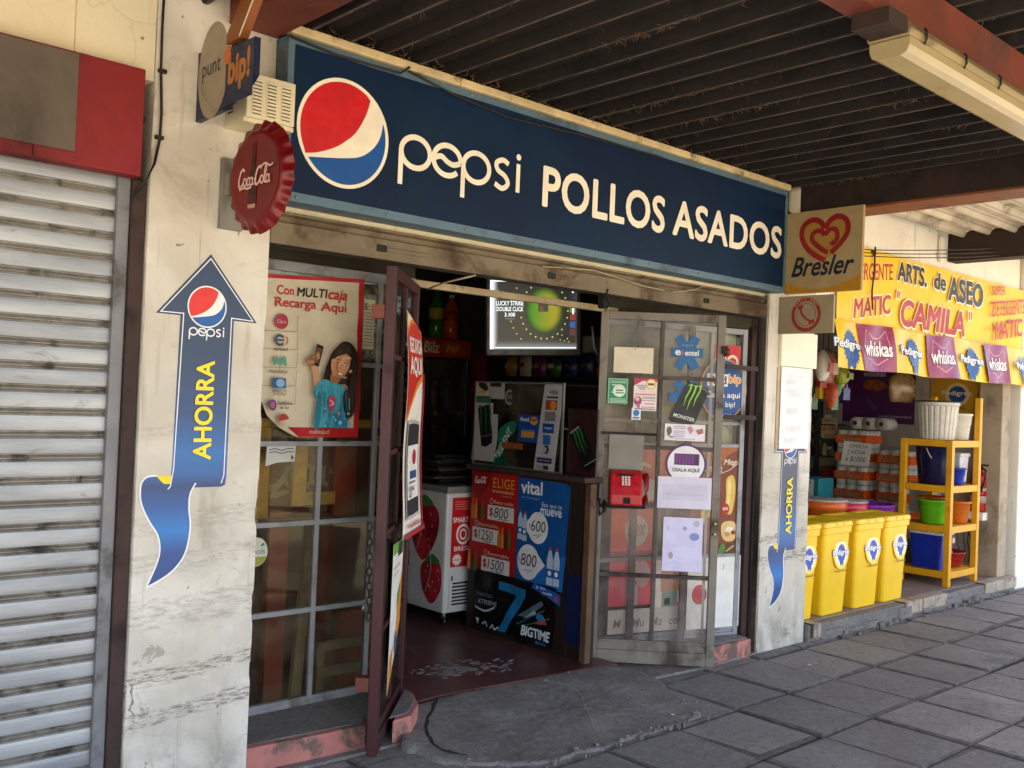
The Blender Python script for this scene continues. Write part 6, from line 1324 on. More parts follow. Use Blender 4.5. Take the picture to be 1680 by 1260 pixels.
# stored things seen dimly through the dirty window
def stored(nm, lb, cat, *bx, bevel=.004):
    b = MB()
    for q in bx: b.box(*q)
    return tag(b.build(nm, bevel=bevel), lb, cat)
M_YW = mk("old_yellow_wood", 'd0a650', .65, 0, .2, 5, .1, 40, '5a4426', 4, .5, .7); M_CREAMW = mk("old_cream_wood", '9a8c74', .65, 0, .2, 5, .1, 40, '5a4a34', 4, .5, .7)
M_REDW = mk("dull_red_wood", 'a83c28', .6, 0, .15, 5, 0, 40, '4a1c16', 3, .5, .7); M_MAR = mk("maroon_board", '5f2c20', .6, 0, .2, 4)
stored("timber_stack", "old yellow timber standing behind the dirty window", "timber", (2.03, 2.10, 3.85, 3.88, .93, 1.33, M_YW), (2.215, 2.285, 3.85, 3.88, .98, 1.33, M_YW), (2.286, 2.44, 3.853, 3.877, .98, 1.04, M_YW), (2.03, 2.9, 3.853, 3.877, 1.331, 1.37, M_YW))
stored("low_cupboard", "low dark maroon cupboard standing under the old yellow timber", "cupboard", (1.95, 2.95, 3.985, 4.015, .047, .929, mk("dark_maroon", '35120f', .5, 0, .25, 4)), (1.95, 2.88, 3.84, 3.9849, .90, .929, M_MAR), (2.40, 2.52, 3.975, 3.9849, .05, .89, mk("deep_red_stripe", '741a18', .5)))
b = MB(); b.box(1.95, 2.50, 3.93, 3.97, .93, 1.42, M_MAR); mb_ = tag(b.build("menu_board", bevel=.004), "maroon board with pale script behind the old yellow timber", "board")
c = Cv(2.05, 1.02, 2.5, 1.3, None, .001); scriptword(c, 2.12, 1.06, .19, 'a8947c', .022); 
o_ = c.build("script", FY(3.929), mb_)
b = MB(); b.box(2.44, 2.56, 3.87, 3.90, .93, 1.33, M_REDW); b.box(2.57, 2.66, 3.88, 3.92, .93, 1.33, M_MAR); tag(b.build("wooden_board"), "upright dull red board behind the middle window panes", "panel")
stored("yellow_crate", "yellow stained box behind the window beside the dark red door", "box", (2.67, 2.82, 3.86, 3.95, .93, 1.27, M_YW), bevel=.01); stored("crate_stand", "dark stand under the yellow stained box", "stand", (2.67, 2.83, 4.02, 4.06, .047, .9, M_WOOD))
b = MB(); b.box(-.025, .025, -.015, .015, 0, .92, M_CREAMW, Matrix.Translation((2.28, 3.88, .05)) @ Matrix.Rotation(R(6), 4, 'Y') @ Matrix.Rotation(R(-4), 4, 'X')); tag(b.build("leaning_plank"), "cream plank leaning inside the lower window panes", "plank")
stored("pink_post", "thick faded pink post behind the lowest window panes", "post", (2.14, 2.235, 3.90, 3.96, .047, .95, mk("faded_pink", '86362c', .7, 0, .2, 5)))
stored("slatted_bench", "low cream slatted bench behind the bottom window panes", "bench", (2.40, 2.79, 3.88, 3.90, .30, .345, M_CREAMW), (2.40, 2.79, 3.88, 3.90, .18, .225, M_CREAMW), (2.41, 2.45, 3.901, 3.925, .047, .34, M_CREAMW), (2.74, 2.78, 3.901, 3.98, .047, .34, M_CREAMW))
stored("red_box", "bright red box on the floor behind the bottom window panes", "box", (2.54, 2.72, 3.925, 3.97, .047, .46, mk("bright_red_card", '8f1416', .5)))
stored("dark_cupboard", "tall dark cupboard against the inner wall behind the big poster", "cupboard", (1.3, 2.9, 4.5, 4.9, .047, 2.0, M_WOOD), (1.3, 2.9, 4.485, 4.4995, 1.0, 1.03, M_BROWNR))

# ================================================================ NEIGHBOUR'S GOODS
M_VINYL = mk("yellow_vinyl", 'f2c200', .5, 0, .06, 2.5, .06, 5)
bn = Cv(5.98, 2.10, 9.32, 2.642, M_VINYL, .0015)
RDT = 'b3230f'; DKT = '23201c'
bn.fit("DETERGENTE", 6.035, 2.385, 6.742, 2.505, RDT, .018, slope=.11)
def shadowed(c, txt, u0, v0, u1, v1, h, bold, slope=0., shear=0., edge='f6e9c8'):
    c.fit(txt, u0-.012, v0-.014, u1+.012, v1+.010, edge, bold+.03, shear, 0, slope); c.fit(txt, u0, v0, u1, v1, h, bold, shear, 0, slope)
shadowed(bn, "MATIC", 6.195, 2.139, 6.71, 2.280, RDT, .03, .15)
shadowed(bn, "ARTS.", 6.80, 2.468, 7.275, 2.612, DKT, .045); shadowed(bn, "de", 7.375, 2.468, 7.585, 2.600, DKT, .04); shadowed(bn, "ASEO", 7.63, 2.405, 8.31, 2.60, DKT, .045)
shadowed(bn, '"', 6.775, 2.338, 6.84, 2.392, RDT, .0, 0, .4); shadowed(bn, "CAMILA", 6.85, 2.142, 7.94, 2.345, RDT, .045, -.005, .12); shadowed(bn, '"', 8.0, 2.282, 8.075, 2.35, RDT, .0)
bn.fit("SUPER", 8.45, 2.528, 8.715, 2.606, RDT, .012, 0, 0, .1); bn.fit("DETERGENTE", 8.465, 2.345, 9.15, 2.475, RDT, .01, 0, 0, .13); bn.fit("MATIC", 8.53, 2.150, 9.10, 2.31, RDT, .03, 0, 0, .14); bn.ell(8.40, 2.245, .014, .016, 'b06a1c')
t = bn.build("shop_banner", FY(3.372), None, lambda u_, v_: (0, 0, .004*math.sin(u_*5+v_*3)+.003*math.sin(u_*11-v_*7)), .06)
tag(t, "large yellow vinyl banner with red and black hand painted lettering", "banner")
b = MB(); b.tube([(6.42, 3.345, 2.66), (6.43, 3.35, 2.5), (6.41, 3.352, 2.35), (6.425, 3.352, 2.22)], .006, M_CABLE, 6); b.tube([(6.40, 3.36, 2.63), (6.43, 3.35, 2.62), (6.44, 3.36, 2.60)], .01, M_CABLE, 6); tag(b.build("banner_cable"), "short black cable hanging down over the yellow banner", "cable")
# pennant strip
MAG = '8f1f48'; PY = 'f0c21c'; PB = '1f4a8c'
edges = [5.90, 6.19, 6.69, 7.205, 7.70, 8.22, 8.71, 9.32]
pn = Cv(5.90, 1.79, 9.32, 2.112, PY, .001, .3)
for i in range(7):
    a, b_ = edges[i], edges[i+1]; m_ = (a+b_)/2; z = 1.945
    if i % 2:
        pn.rect(a, 1.79, b_, 2.112, MAG); pn.line([(m_-.17, 1.98), (m_-.14, 2.075), (m_-.04, 2.02), (m_+.04, 2.02), (m_+.14, 2.075), (m_+.17, 1.98), (m_+.13, 1.88), (m_, 1.835), (m_-.13, 1.88), (m_-.17, 1.98)], .008, 'd88aa0', 0)
        pn.fit("whiskas", m_-.205, z-.06, m_+.205, z+.065, '5a1430', .06); pn.fit("whiskas", m_-.195, z-.05, m_+.195, z+.058, 'f0e6e2', .03)
    else:
        P = []
        for k_ in range(44): a_ = k_*math.pi/22; q = 1.0 if k_ % 2 else .80; P.append((m_+.02+.105*q*math.cos(a_), z-.01+.13*q*math.sin(a_)))
        pn.poly(P, PB); pn.blob([(m_-.03, z-.10), (m_-.035, z-.16), (m_+.0, z-.135), (m_+.03, z-.16), (m_+.05, z-.10)], PB)
        pn.fit("Pedigree", m_-.195, z-.045, m_+.195, z+.05, PB, .07); pn.fit("Pedigree", m_-.185, z-.035, m_+.185, z+.042, 'f3efe4', .03)
t = pn.build("pennant_strip", FY(3.342), None, lambda u_, v_: (0, -.006*math.sin(u_*6.3), (2.112-v_)*.16+.016*math.sin(u_*9+v_*5)*min(1, (2.112-v_)*4)+.005*math.sin(u_*17-v_*12)), .05)
tag(t, "shiny strip of magenta and yellow pet food pennants below the yellow banner", "pennants")

# yellow bins
M_BIN = mk("yellow_bin_plastic", 'f3c51b', .35, 0, .05, 4, spec=.5, dirt='c99f24', ds=5, dlo=.62, dhi=.85)
def rrect(w_, d_, r_, n=4):
    P = []
    for cx, cy, a0 in ((w_-r_, d_-r_, 0), (-w_+r_, d_-r_, 90), (-w_+r_, -d_+r_, 180), (w_-r_, -d_+r_, 270)):
        for k_ in range(n+1): a = R(a0+90*k_/n); P.append((cx+r_*math.cos(a), cy+r_*math.sin(a)))
    return P
def loft(b, rings, mat, capb=True, capt=False):
    K = len(rings[0][1]); vs = []; fs = []
    for z, P in rings: vs += [(x, y, z) for x, y in P]
    for j in range(len(rings)-1):
        for k_ in range(K): fs.append((j*K+k_, j*K+(k_+1) % K, (j+1)*K+(k_+1) % K, (j+1)*K+k_))
    if capb: fs.append(tuple(range(K))[::-1])
    if capt: fs.append(tuple(range((len(rings)-1)*K, len(rings)*K)))
    b.add(vs, fs, mat, None, False)
bi = thing("storage_bin", "x", "bin", (0, 0, 0), "row of yellow pet food bins")
b = MB(); loft(b, [(0, rrect(.150, .125, .03)), (.005, rrect(.154, .129, .03)), (.555, rrect(.178, .148, .03)), (.556, rrect(.188, .158, .03)), (.60, rrect(.190, .160, .03)), (.601, rrect(.184, .154, .03))], M_BIN, True, False); b.build("body", bi, local=True, bevel=.003)
b = MB(); loft(b, [(.601, rrect(.186, .156, .03)), (.604, rrect(.196, .166, .03)), (.632, rrect(.192, .162, .03)), (.640, rrect(.180, .150, .03)), (.634, rrect(.16, .13, .025)), (.628, rrect(.15, .12, .02))], M_BIN, True, True); b.box(-.06, -.045, -.169, -.16, .61, .628, M_BIN); b.box(.045, .06, -.169, -.16, .61, .628, M_BIN); b.build("lid", bi, local=True, bevel=.003)
c = Cv(-.12, -.11, .12, .11, None, .0006, .35)
for k_, h in enumerate(('f5cb3a', 'f6d662', 'f8e398', 'faf0cf')): c.ell(0, .02, .108-k_*.010, .110-k_*.010, h, 36)
P = []
for k_ in range(40): a = k_*math.pi/20; q = 1 if k_ % 2 else .84; P.append((.004+.060*q*math.cos(a), .02+.070*q*math.sin(a)))
c.poly(P, '1f4fae'); c.blob([(-.022, -.03), (-.012, -.066), (.005, -.054), (.022, -.068), (.028, -.03)], '1f4fae'); c.fit("Pedigree", -.118, -.005, .115, .050, '2a55b0', .08); c.fit("Pedigree", -.112, 0, .108, .045, 'f3f0e8', .03)
c.fit("Contenido capacidad 6 kg", -.095, -.108, .09, -.092, '4a4420', .02)
o_ = c.build("logo", ((0, 0, 0), (1, 0, 0))); o_.parent = bi; o_.matrix_basis = Matrix.Translation((.05, -.1488, .395)) @ Matrix.Rotation(R(90-2.4), 4, 'X')
labs = ("yellow bin half hidden by the white pillar with the arrow sticker", "second yellow bin counted from the white pillar", "third yellow bin counted from the white pillar", "yellow bin at the end of the row nearest the yellow shelf")
for i, (x, rz) in enumerate(((5.80, .03), (6.215, .02), (6.665, -.02), (7.075, .01))):
    o = bi if i == 0 else copy_tree(bi); o.location = (x, 3.585-.002*i, .1065); o.rotation_euler = (0, 0, rz); o["label"] = labs[i]

# yellow shelf
M_YS = mk("yellow_painted_wood", 'e0a012', .45, 0, .08, 5, .06, 40, 'b57f14', 6, .55, .8)
ys = thing("storage_shelf", "yellow painted open shelf stand filled with buckets and basins", "shelf", (8.3, 3.65, .106))
for (x, y, zt, lb) in ((8.03, 3.455, 1.30, 0), (8.555, 3.455, 1.665, 0), (8.03, 3.845, 1.30, 0), (8.555, 3.845, 1.665, 0)): part("leg", ys, (x, x+.048, y, y+.048, .106, zt, M_YS), bevel=.003)
for z in (.225, .595, .925, 1.300):
    part("shelf_board", ys, (8.034, 8.60, 3.505, 3.843, z-.016, z-.002, M_YS), bevel=.002)
    part("rail", ys, (8.079, 8.554, 3.458, 3.48, z-.055, z, M_YS), (8.079, 8.554, 3.868, 3.89, z-.055, z, M_YS), (8.033, 8.055, 3.504, 3.844, z-.055, z, M_YS), (8.578, 8.60, 3.504, 3.844, z-.055, z, M_YS), bevel=.002)
def tub(nm, lb, cat, x, y, z, r0, r1, h, hx, n=28, rim=.008, lid=None, ell=1., handle=None, ribs=0, grp=None, rough=.3):
    t = thing(nm, lb, cat, (x, y, z), grp); m = ink(hx, rough)
    b = MB(); M_ = Matrix.Translation((0, 0, z))
    if ribs:
        N = ribs*6; vs = []; pr = [(r0*.5, .0), (r0, .0), (r1*.985, h*.9), (r1*1.0, h*.9), (r1*1.06, h*.93), (r1*1.06, h), (r1*.97, h), (r0*.93, .02)]
        for j, (q, zz) in enumerate(pr):
            for k_ in range(N): a = 6.2832*k_/N; g_ = q*(1+.022*(1 if (k_ % 6) < 4 else -1)*(1 if j in (1, 2) else 0)); vs.append((x+g_*math.cos(a), y+g_*math.sin(a), z+zz))
        fs = [(j*N+k_, j*N+(k_+1) % N, (j+1)*N+(k_+1) % N, (j+1)*N+k_) for j in range(len(pr)-1) for k_ in range(N)]+[tuple(range(N))[::-1], tuple(range(7*N, 8*N))]
        b.add(vs, fs, m)
    else: b.lathe([(r0*.96, 0), (r0, .006), (r0+(r1-r0)*.55, h*.55), (r0+(r1-r0)*.58+rim*.5, h*.58), (r1, h*.9), (r1+rim, h*.91), (r1+rim, h), (r1-.004, h), (r0-.006, .012), (.001, .012)], x, y, m, n, M_, True, ell)
    b.build("body", t)
    if lid:
        b = MB(); b.lathe([(r1+rim+.004, h+.001), (r1+rim+.006, h+.010), (r1*.8, h+.014), (r1*.2, h+.016), (.001, h+.017)], x, y, ink(lid, .3), n, M_, True, ell); b.build("lid", t)
    if handle:
        b = MB(); b.tube([(x+(r1+.012)*math.sin(a)*.0+(r1+.012)*math.cos(a), y-(r1*.3+.02)*math.sin(a), z+h*.9-.16*math.sin(a)) for a in [k_*math.pi/12 for k_ in range(13)]], .004, ink(handle, .3), 6); b.build("handle", t)
    return t
tub("rubbish_bin", "large ribbed off white bin with black lid on top of the yellow shelf", "bin", 8.205, 3.665, 1.302, .135, .163, .31, 'c4bfb2', lid='1a1718', ribs=22)
tub("bucket", "plain off white bucket beside the ribbed bin on the yellow shelf", "bucket", 8.435, 3.60, 1.302, .095, .118, .225, 'c9c3b2', handle='c9c3b2')
tub("bucket", "large dark navy bucket with white handle on the yellow shelf", "bucket", 8.215, 3.68, .928, .125, .155, .335, '14163f', handle='c4c0b6')
tub("potty", "small bright blue tub beside the navy bucket", "tub", 8.33, 3.56, .928, .070, .085, .14, '1f2f9a')
b = MB(); loft(b, [(.928, [(8.45+x, 3.60+y) for x, y in rrect(.07, .06, .012)]), (1.16, [(8.45+x, 3.60+y) for x, y in rrect(.085, .072, .014)]), (1.161, [(8.45+x, 3.60+y) for x, y in rrect(.096, .082, .014)]), (1.19, [(8.45+x, 3.60+y) for x, y in rrect(.092, .078, .014)])], ink('c4c2c4', .3), True, True); b.box(8.40, 8.425, 3.532, 3.5385, 1.03, 1.07, ink('d9a53a')); b.box(8.43, 8.475, 3.52, 3.5345, .929, .95, ink('55525a')); tag(b.build("pedal_bin", bevel=.003), "small white square bin with yellow price spot on the yellow shelf", "bin")
b = MB(); b.box(8.085, 8.125, 3.546, 3.549, 1.03, 1.075, ink('b98a6a')); 
tub("cooking_pot", "bright lime green plastic pot on the yellow shelf", "pot", 8.17, 3.66, .598, .098, .115, .20, '5fae1c', rim=.012)
tub("cooking_pot", "orange plastic pot behind the lime green pot", "pot", 8.355, 3.745, .598, .10, .12, .21, 'b4521c', rim=.012)
tub("cooking_pot", "orange plastic pot at the front corner of the yellow shelf", "pot", 8.455, 3.585, .598, .085, .105, .185, 'c4641f', rim=.012)
bb = thing("storage_bin", "tall royal blue bin with white lid on the bottom of the yellow shelf", "bin", (8.19, 3.67, .228))
b = MB(); loft(b, [(.228, [(8.185+x, 3.67+y) for x, y in rrect(.105, .115, .02)]), (.51, [(8.185+x, 3.67+y) for x, y in rrect(.128, .14, .025)])], ink('142f9a', .3), True, True); b.build("body", bb, bevel=.004)
b = MB(); loft(b, [(.511, [(8.185+x, 3.67+y) for x, y in rrect(.132, .145, .025)]), (.535, [(8.185+x, 3.67+y) for x, y in rrect(.125, .138, .025)])], ink('cfcabc', .35), True, True); b.build("lid", bb, bevel=.004)
b = MB(); b.box(8.245, 8.295, 3.522, 3.5262, .44, .485, ink('c99f8f')); b.box(8.16, 8.21, 3.5215, 3.5245, .468, .474, ink('a9b4d8')); b.build("price_tag", bb)
tub("basin", "wide dark red basin on the bottom of the yellow shelf", "basin", 8.43, 3.655, .228, .125, .155, .125, '97201c')
b = MB(); b.lathe([(.055, 0), (.055, .004), (.02, .13), (.006, .135)], 8.41, 3.62, ink('d6cfc0', .4), 14, Matrix.Translation((0, 0, .245))); b.lathe([(.045, 0), (.03, .10), (.004, .11)], 8.37, 3.66, ink('9a9a9c', .4), 12, Matrix.Translation((0, 0, .245))); b.lathe([(.018, 0), (.018, .03), (.0, .04)], 8.435, 3.60, ink('d98a3a', .4), 10, Matrix.Translation((0, 0, .25))); tag(b.build("funnels"), "pale funnels standing in the dark red basin", "funnel")
# things along the far side wall of the neighbour shop
c = Cv(-5.02, 1.405, -4.245, 2.08, '4a1a4c', .003); c.poly([(-5.02, 1.405), (-4.9, 1.405), (-4.86, 2.08), (-5.02, 2.08)], '5a1f62'); c.fit("whiskas", -4.77, 1.855, -4.54, 1.915, 'b9a5b9', .03); c.ell(-4.65, 1.77, .12, .055, '8a4520')
for k_ in range(16): c.ell(-4.65+.10*math.cos(k_*2.4)*(k_/16)**.5, 1.77+.045*math.sin(k_*2.4)*(k_/16)**.5, .018, .012, ('a85a28', '7a3a1c')[k_ % 2], 10)
c.poly([(-4.72, 1.62), (-4.70, 1.64), (-4.62, 1.55), (-4.60, 1.53), (-4.65, 1.53)], '4a3a7a'); c.fit("8 de cada 10 gatos prefieren", -4.60, 1.458, -4.27, 1.485, 'c9b5c4', .01); tag(c.build("pet_poster", FX(9.016)), "large purple pet food poster on the side wall above the paper rolls", "poster")
c = Cv(-4.095, 1.45, -3.625, 2.0, 'b5871e', .004); P = []
for k_ in range(40): a = k_*math.pi/20; q = 1 if k_ % 2 else .85; P.append((-3.85+.085*q*math.cos(a), 1.70+.085*q*math.sin(a)))
c.ell(-3.85, 1.70, .11, .105, 'c9b074'); c.poly(P, '1f3f7c'); c.fit("Pedigree", -3.99, 1.68, -3.72, 1.735, 'c9c4b4', .02); c.fit("VITAL", -3.97, 1.565, -3.76, 1.605, '6a4a1c', .02); tag(c.build("pet_sign", FX(9.014)), "yellow pet food board with blue rosette behind the yellow shelf", "sign")
ex = thing("fire_extinguisher", "red fire extinguisher on a white ledge beyond the yellow shelf", "extinguisher", (8.93, 3.60, .665)); M_EXT = ink('a5161a', .3)
b = MB(); b.lathe([(.062, 0), (.066, .01), (.066, .30), (.055, .335), (.025, .355), (.02, .37)], 8.93, 3.60, M_EXT, 20, Matrix.Translation((0, 0, .666))); b.build("cylinder", ex)
b = MB(); b.lathe([(.0668, .08), (.0668, .21)], 8.93, 3.60, ink('b9a79c'), 20, Matrix.Translation((0, 0, .666))); b.lathe([(.0672, .14), (.0672, .185)], 8.93, 3.60, M_EXT, 20, Matrix.Translation((0, 0, .666))); b.build("label", ex)
b = MB(); b.box(8.915, 8.945, 3.57, 3.63, 1.037, 1.07, M_BLACKP); b.box(8.92, 8.94, 3.52, 3.60, 1.072, 1.085, M_BLACKP); vl_ = b.build("valve", ex); b = MB(); b.tube([(8.93, 3.57, 1.05), (8.90, 3.53, 1.03), (8.875, 3.53, .95), (8.86, 3.55, .85)], .008, M_BLACKP, 7); b.build("hose", vl_)
stored("wall_ledge", "white ledge carrying the red fire extinguisher", "ledge", (8.84, 9.018, 3.52, 3.86, .595, .664, M_PLR))
stored("meter_box", "dark grey meter box on the wall above the fire extinguisher", "meter", (8.96, 9.018, 3.53, 3.66, 1.22, 1.68, mk("dark_grey_box", '55504a', .5)), (8.953, 8.9595, 3.565, 3.625, 1.48, 1.60, M_BLACKP), (8.955, 8.9595, 3.56, 3.62, 1.36, 1.40, ink('8f8a80')))
b = MB(); rr = random.Random(9)
for k_ in range(7): b.tube([(8.96, 3.56+.03*k_, .2), (8.95, 3.57+.03*k_+rr.uniform(-.04, .04), .38), (8.97, 3.6+.03*k_, .55)], .004, M_CABLE, 5)
tag(b.build("loose_cables"), "loose dark cables hanging below the white ledge", "cable")
stored("white_carton", "white carton on a low bench behind the yellow shelf", "carton", (8.72, 8.98, 3.95, 4.30, .62, .82, ink('b5b0a6'))); stored("low_bench", "low white bench along the side wall under the paper rolls", "bench", (8.50, 9.0, 3.92, 5.05, .40, .47, M_PLR), (8.52, 8.98, 3.94, 5.03, .107, .399, M_NW))
# paper roll packs
ORG = 'd0561c'
def pack(lb, y0, z, x=8.60, nm="roll_pack", word="Abolengo", band=ORG):
    t = thing(nm, lb, "paper rolls", (x+.14, y0+.16, z), "paper roll packs on the bench"); wr = ink('cfcbc2', .25)
    b = MB(); r_ = .052
    for i in range(3):
        for j in range(3): b.lathe([(.016, .002), (r_, .002), (r_+.001, .085), (r_, .168), (.016, .168)], x+.055+i*.105, y0+.055+j*.105, wr, 14, Matrix.Translation((0, 0, z)))
    b.build("rolls", t)
    b = MB(); b.box(x-.001, x+.321, y0-.001, y0+.321, z+.045, z+.13, ink(band, .25), None, .015); b.build("band", t)
    c = Cv(-(y0+.31), z+.05, -(y0+.01), z+.125, None, .0004); c.fit(word, -(y0+.29), z+.058, -(y0+.05), z+.112, 'd9e0c4', .03, .2); c.fit(word, -(y0+.287), z+.061, -(y0+.053), z+.110, '3f6a3a', .01, .2); c.build("print", FX(x-.0015), t)
    return t
pl = ("lowest orange paper roll pack in the tall stack", "second lowest orange paper roll pack, its name fully readable", "orange paper roll pack just under the hand written offer card", "orange paper roll pack behind the hand written offer card", "orange paper roll pack above the hand written offer card")
for i in range(5): pack(pl[i], 4.50, .471+i*.172)
for i in range(4): pack(("lowest dark orange pack", "second lowest dark orange pack", "upper dark orange pack", "topmost dark orange pack")[i]+" in the stack near the yellow shelf", 4.12, .821+i*.11 if 0 else .471+i*.172 if i < 2 else .471+i*.172, 8.69)
b = MB()
for k_ in range(3): b.tube([(8.60, 4.36+k_*.13, 1.40), (8.80, 4.36+k_*.13, 1.40)], .058, ink('c4bfb4', .4), 14); b.tube([(8.597, 4.36+k_*.13, 1.40), (8.60, 4.36+k_*.13, 1.40)], .022, ink('3a342e'), 10)
tag(b.build("loose_rolls"), "three loose white paper rolls lying on top of the orange packs", "paper rolls")
c = Cv(-4.745, 1.0, -4.44, 1.222, 'f2efe9', .003, outline=[(-4.745, 1.0), (-4.465, 1.0), (-4.435, 1.212), (-4.715, 1.226)])
c.fit("OFERTA", -4.655, 1.165, -4.475, 1.20, '24211f', -.004, .2); c.fit("2 NOVA", -4.68, 1.105, -4.50, 1.145, '24211f', -.004, .2); c.fit("x $1000", -4.70, 1.03, -4.49, 1.085, '24211f', .0, .2); tag(c.build("offer_card", FX(8.585)), "white card with hand written offer leaning on the orange packs", "price card")
c = Cv(-5.07, 1.235, -4.90, 1.43, 'b9a678', .002); c.fit("OFERTA", -5.055, 1.395, -4.925, 1.42, '2a2420', .02); c.fit("la caja", -5.04, 1.362, -4.93, 1.383, '2a2420'); c.fit("$1490", -5.055, 1.305, -4.915, 1.35, 'a82a20', .02, .2); c.fit("oferta", -5.04, 1.25, -4.94, 1.28, 'a82a20', .0); tag(c.build("offer_card", FX(8.78)), "cream card with red hand written price near the dark rack", "price card")
# dark rack with green packs and hanging goods further in
rk = thing("goods_rack", "dark metal rack of cleaning goods deep beside the pillar", "rack", (8.85, 5.2, .106))
for y in (5.06, 5.5): part("upright", rk, (8.70, 8.739, y, y+.04, .106, 1.9, M_DARK))
for z in (.108, .388): part("shelf", rk, (8.60, 9.0, 4.92, 5.54, z, z+.012, M_DARK))
for z in (.72, 1.05, 1.36, 1.66): part("shelf", rk, (8.74, 9.0, 4.92, 5.54, z, z+.012, M_DARK))
rr = random.Random(15); nm_ = 0
for z in (.733, 1.063, 1.373):
    for k_ in range(4):
        h = ('2a5a3a', 'a09c92', '8a2020', '2f4a3a', '74706a', '1f3a5a')[(k_+int(z*3)) % 6]; cl = {'2a5a3a': "green", 'a09c92': "pale", '8a2020': "red", '2f4a3a': "dark green", '74706a': "grey", '1f3a5a': "navy"}[h]
        b = MB(); y = 4.94+k_*.15; b.box(8.80, 8.94, y, y+.13, z, z+.16+.06*rr.random(), ink(h, .4)); b.box(8.797, 8.7995, y+.02, y+.11, z+.06, z+.09, ink('b9b4a8'))
        tag(b.build("goods_pack", bevel=.008), "%s pack on the %s shelf of the dark rack" % (cl, ("bottom", "middle", "upper")[[.733, 1.063, 1.373].index(z)]), "pack", "packs on the dark rack"); nm_ += 1
rr = random.Random(44); gn = 0
for z, hh in ((.733, .10), (1.063, .09), (1.373, .09), (1.673, .14), (.12, .16), (.40, .14)):
    for k_ in range(8):
        h = ('2a4a38', '6f6a60', '6a1c1c', '1c2c48', '8a7a50', '3a2a4a', '245a5a', '7a4a2a')[(k_*3+int(z*9)) % 8]; y = 4.93+k_*.075; x0 = 8.72+.05*rr.random()
        if z < .7: x0 = 8.62
        b = MB(); q = .026+.008*rr.random(); H = hh*(.8+.6*rr.random()); b.lathe([(q*.95, 0), (q, .008), (q, H*.7), (q*.45, H*.85), (q*.45, H)], x0+.05, y+.03, ink(h, .35), 12, Matrix.Translation((0, 0, z if z > .7 else z)))
        tag(b.build("cleaner_bottle"), "small %s cleaner bottle on the %s level of the dark rack" % ({'2a4a38': 'green', '6f6a60': 'grey', '6a1c1c': 'dark red', '1c2c48': 'navy', '8a7a50': 'tan', '3a2a4a': 'purple', '245a5a': 'teal', '7a4a2a': 'brown'}[h], {.12: 'lowest', .40: 'second lowest', .733: 'third', 1.063: 'fourth', 1.373: 'fifth', 1.673: 'top'}[z]), "bottle", "small bottles crowding the dark rack"); gn += 1

cols2 = (('8a2a1c', "red"), ('a8842a', "yellow"), ('2a5a30', "green"), ('a04a1c', "orange"), ('24386a', "blue"), ('8f8a80', "pale"))
for k_ in range(9):
    h, cl = cols2[k_ % 6]; x = 6.52+(k_ % 5)*.085; y = 3.78+(k_ // 5)*.22+.05*(k_ % 2); L = .16+.08*((k_*7) % 3)
    b = MB(); b.tube([(x, y, 1.93), (x, y, 1.93-L)], .007, ink(h), 6); z1 = 1.93-L; b.prism([(-.05, 0), (.05, 0), (.046, .055), (.05, .06), (.05, .085), (.012, .095), (.010, .12), (-.010, .12), (-.012, .095), (-.05, .085), (-.05, .06), (-.046, .055)], -.02, .02, ink(h), Matrix(((1, 0, 0, x), (0, 0, 1, y), (0, 1, 0, z1-.10), (0, 0, 0, 1))))
    tag(b.build("hanging_brush"), "%s handled brush hanging %s behind the white pillar" % (cl, ("high", "low", "lowest")[(k_*7) % 3]) if k_ < 6 else "%s handled brush in the rear hanging row" % cl, "brush", "brushes hanging in the neighbour shop")
b = MB(); b.tube([(6.2, 3.78, 1.94), (7.4, 3.78, 1.94)], .006, M_DARK, 6); b.tube([(6.2, 4.0, 1.94), (7.4, 4.0, 1.94)], .006, M_DARK, 6)
for x in (6.22, 7.38):
    for y in (3.78, 4.0): b.tube([(x, y, 1.94), (x, y, 2.6)], .004, M_DARK, 5)
tag(b.build("hanging_rail"), "thin dark rails holding the hanging brushes", "rail")
def sack(nm, lb, x, y, z, wd, ht, h, h2, txt=None):
    t = thing(nm, lb, "bag", (x, y, z)); b = MB(); n = 10; vs = []
    for j in range(9):
        t_ = j/8; th = .06*math.sin(math.pi*min(.97, t_+.03))**.6; wq = wd/2*(.85+.15*math.sin(math.pi*t_)) if t_ < .85 else wd/2*(.85-(t_-.85)*3.5)
        for k_ in range(n): a = 6.283*k_/n; vs.append((x+wq*math.cos(a), y+th*math.sin(a)*(1+.15*math.cos(3*a+j)), z+t_*ht))
    fs = [(j*n+k_, j*n+(k_+1) % n, (j+1)*n+(k_+1) % n, (j+1)*n+k_) for j in range(8) for k_ in range(n)]+[tuple(range(n))[::-1], tuple(range(8*n, 9*n))]
    b.add(vs, fs, ink(h, .25), None, True); b.build("bag", t); b = MB(); b.tube([(x, y, z+ht-.01), (x, y, z+ht+.12)], .003, M_DARK, 5); b.build("string", t)
    if h2: c = Cv(x-wd*.28, z+ht*.25, x+wd*.28, z+ht*.6, h2, .002); c.build("print", FY(y-.068), t)
    return t
sack("hanging_bag", "clear pinkish bag of goods hanging beside the yellow pennants", 6.36, 3.64, 1.70, .17, .24, '9a625c', 'b5a598'); sack("hanging_bag", "lime green packet hanging below the pinkish bag", 6.44, 3.57, 1.70, .11, .13, '7f8a2a', '5a682a'); sack("hanging_bag", "pale plastic bag hanging closest to the white pillar", 6.22, 3.60, 1.71, .10, .22, 'c4bdb5', 'b85a4a')
sack("hanging_bag", "bulging brown transparent bag hanging below the pennants near the shelf", 7.95, 3.86, 1.60, .46, .26, '6a5230', None)
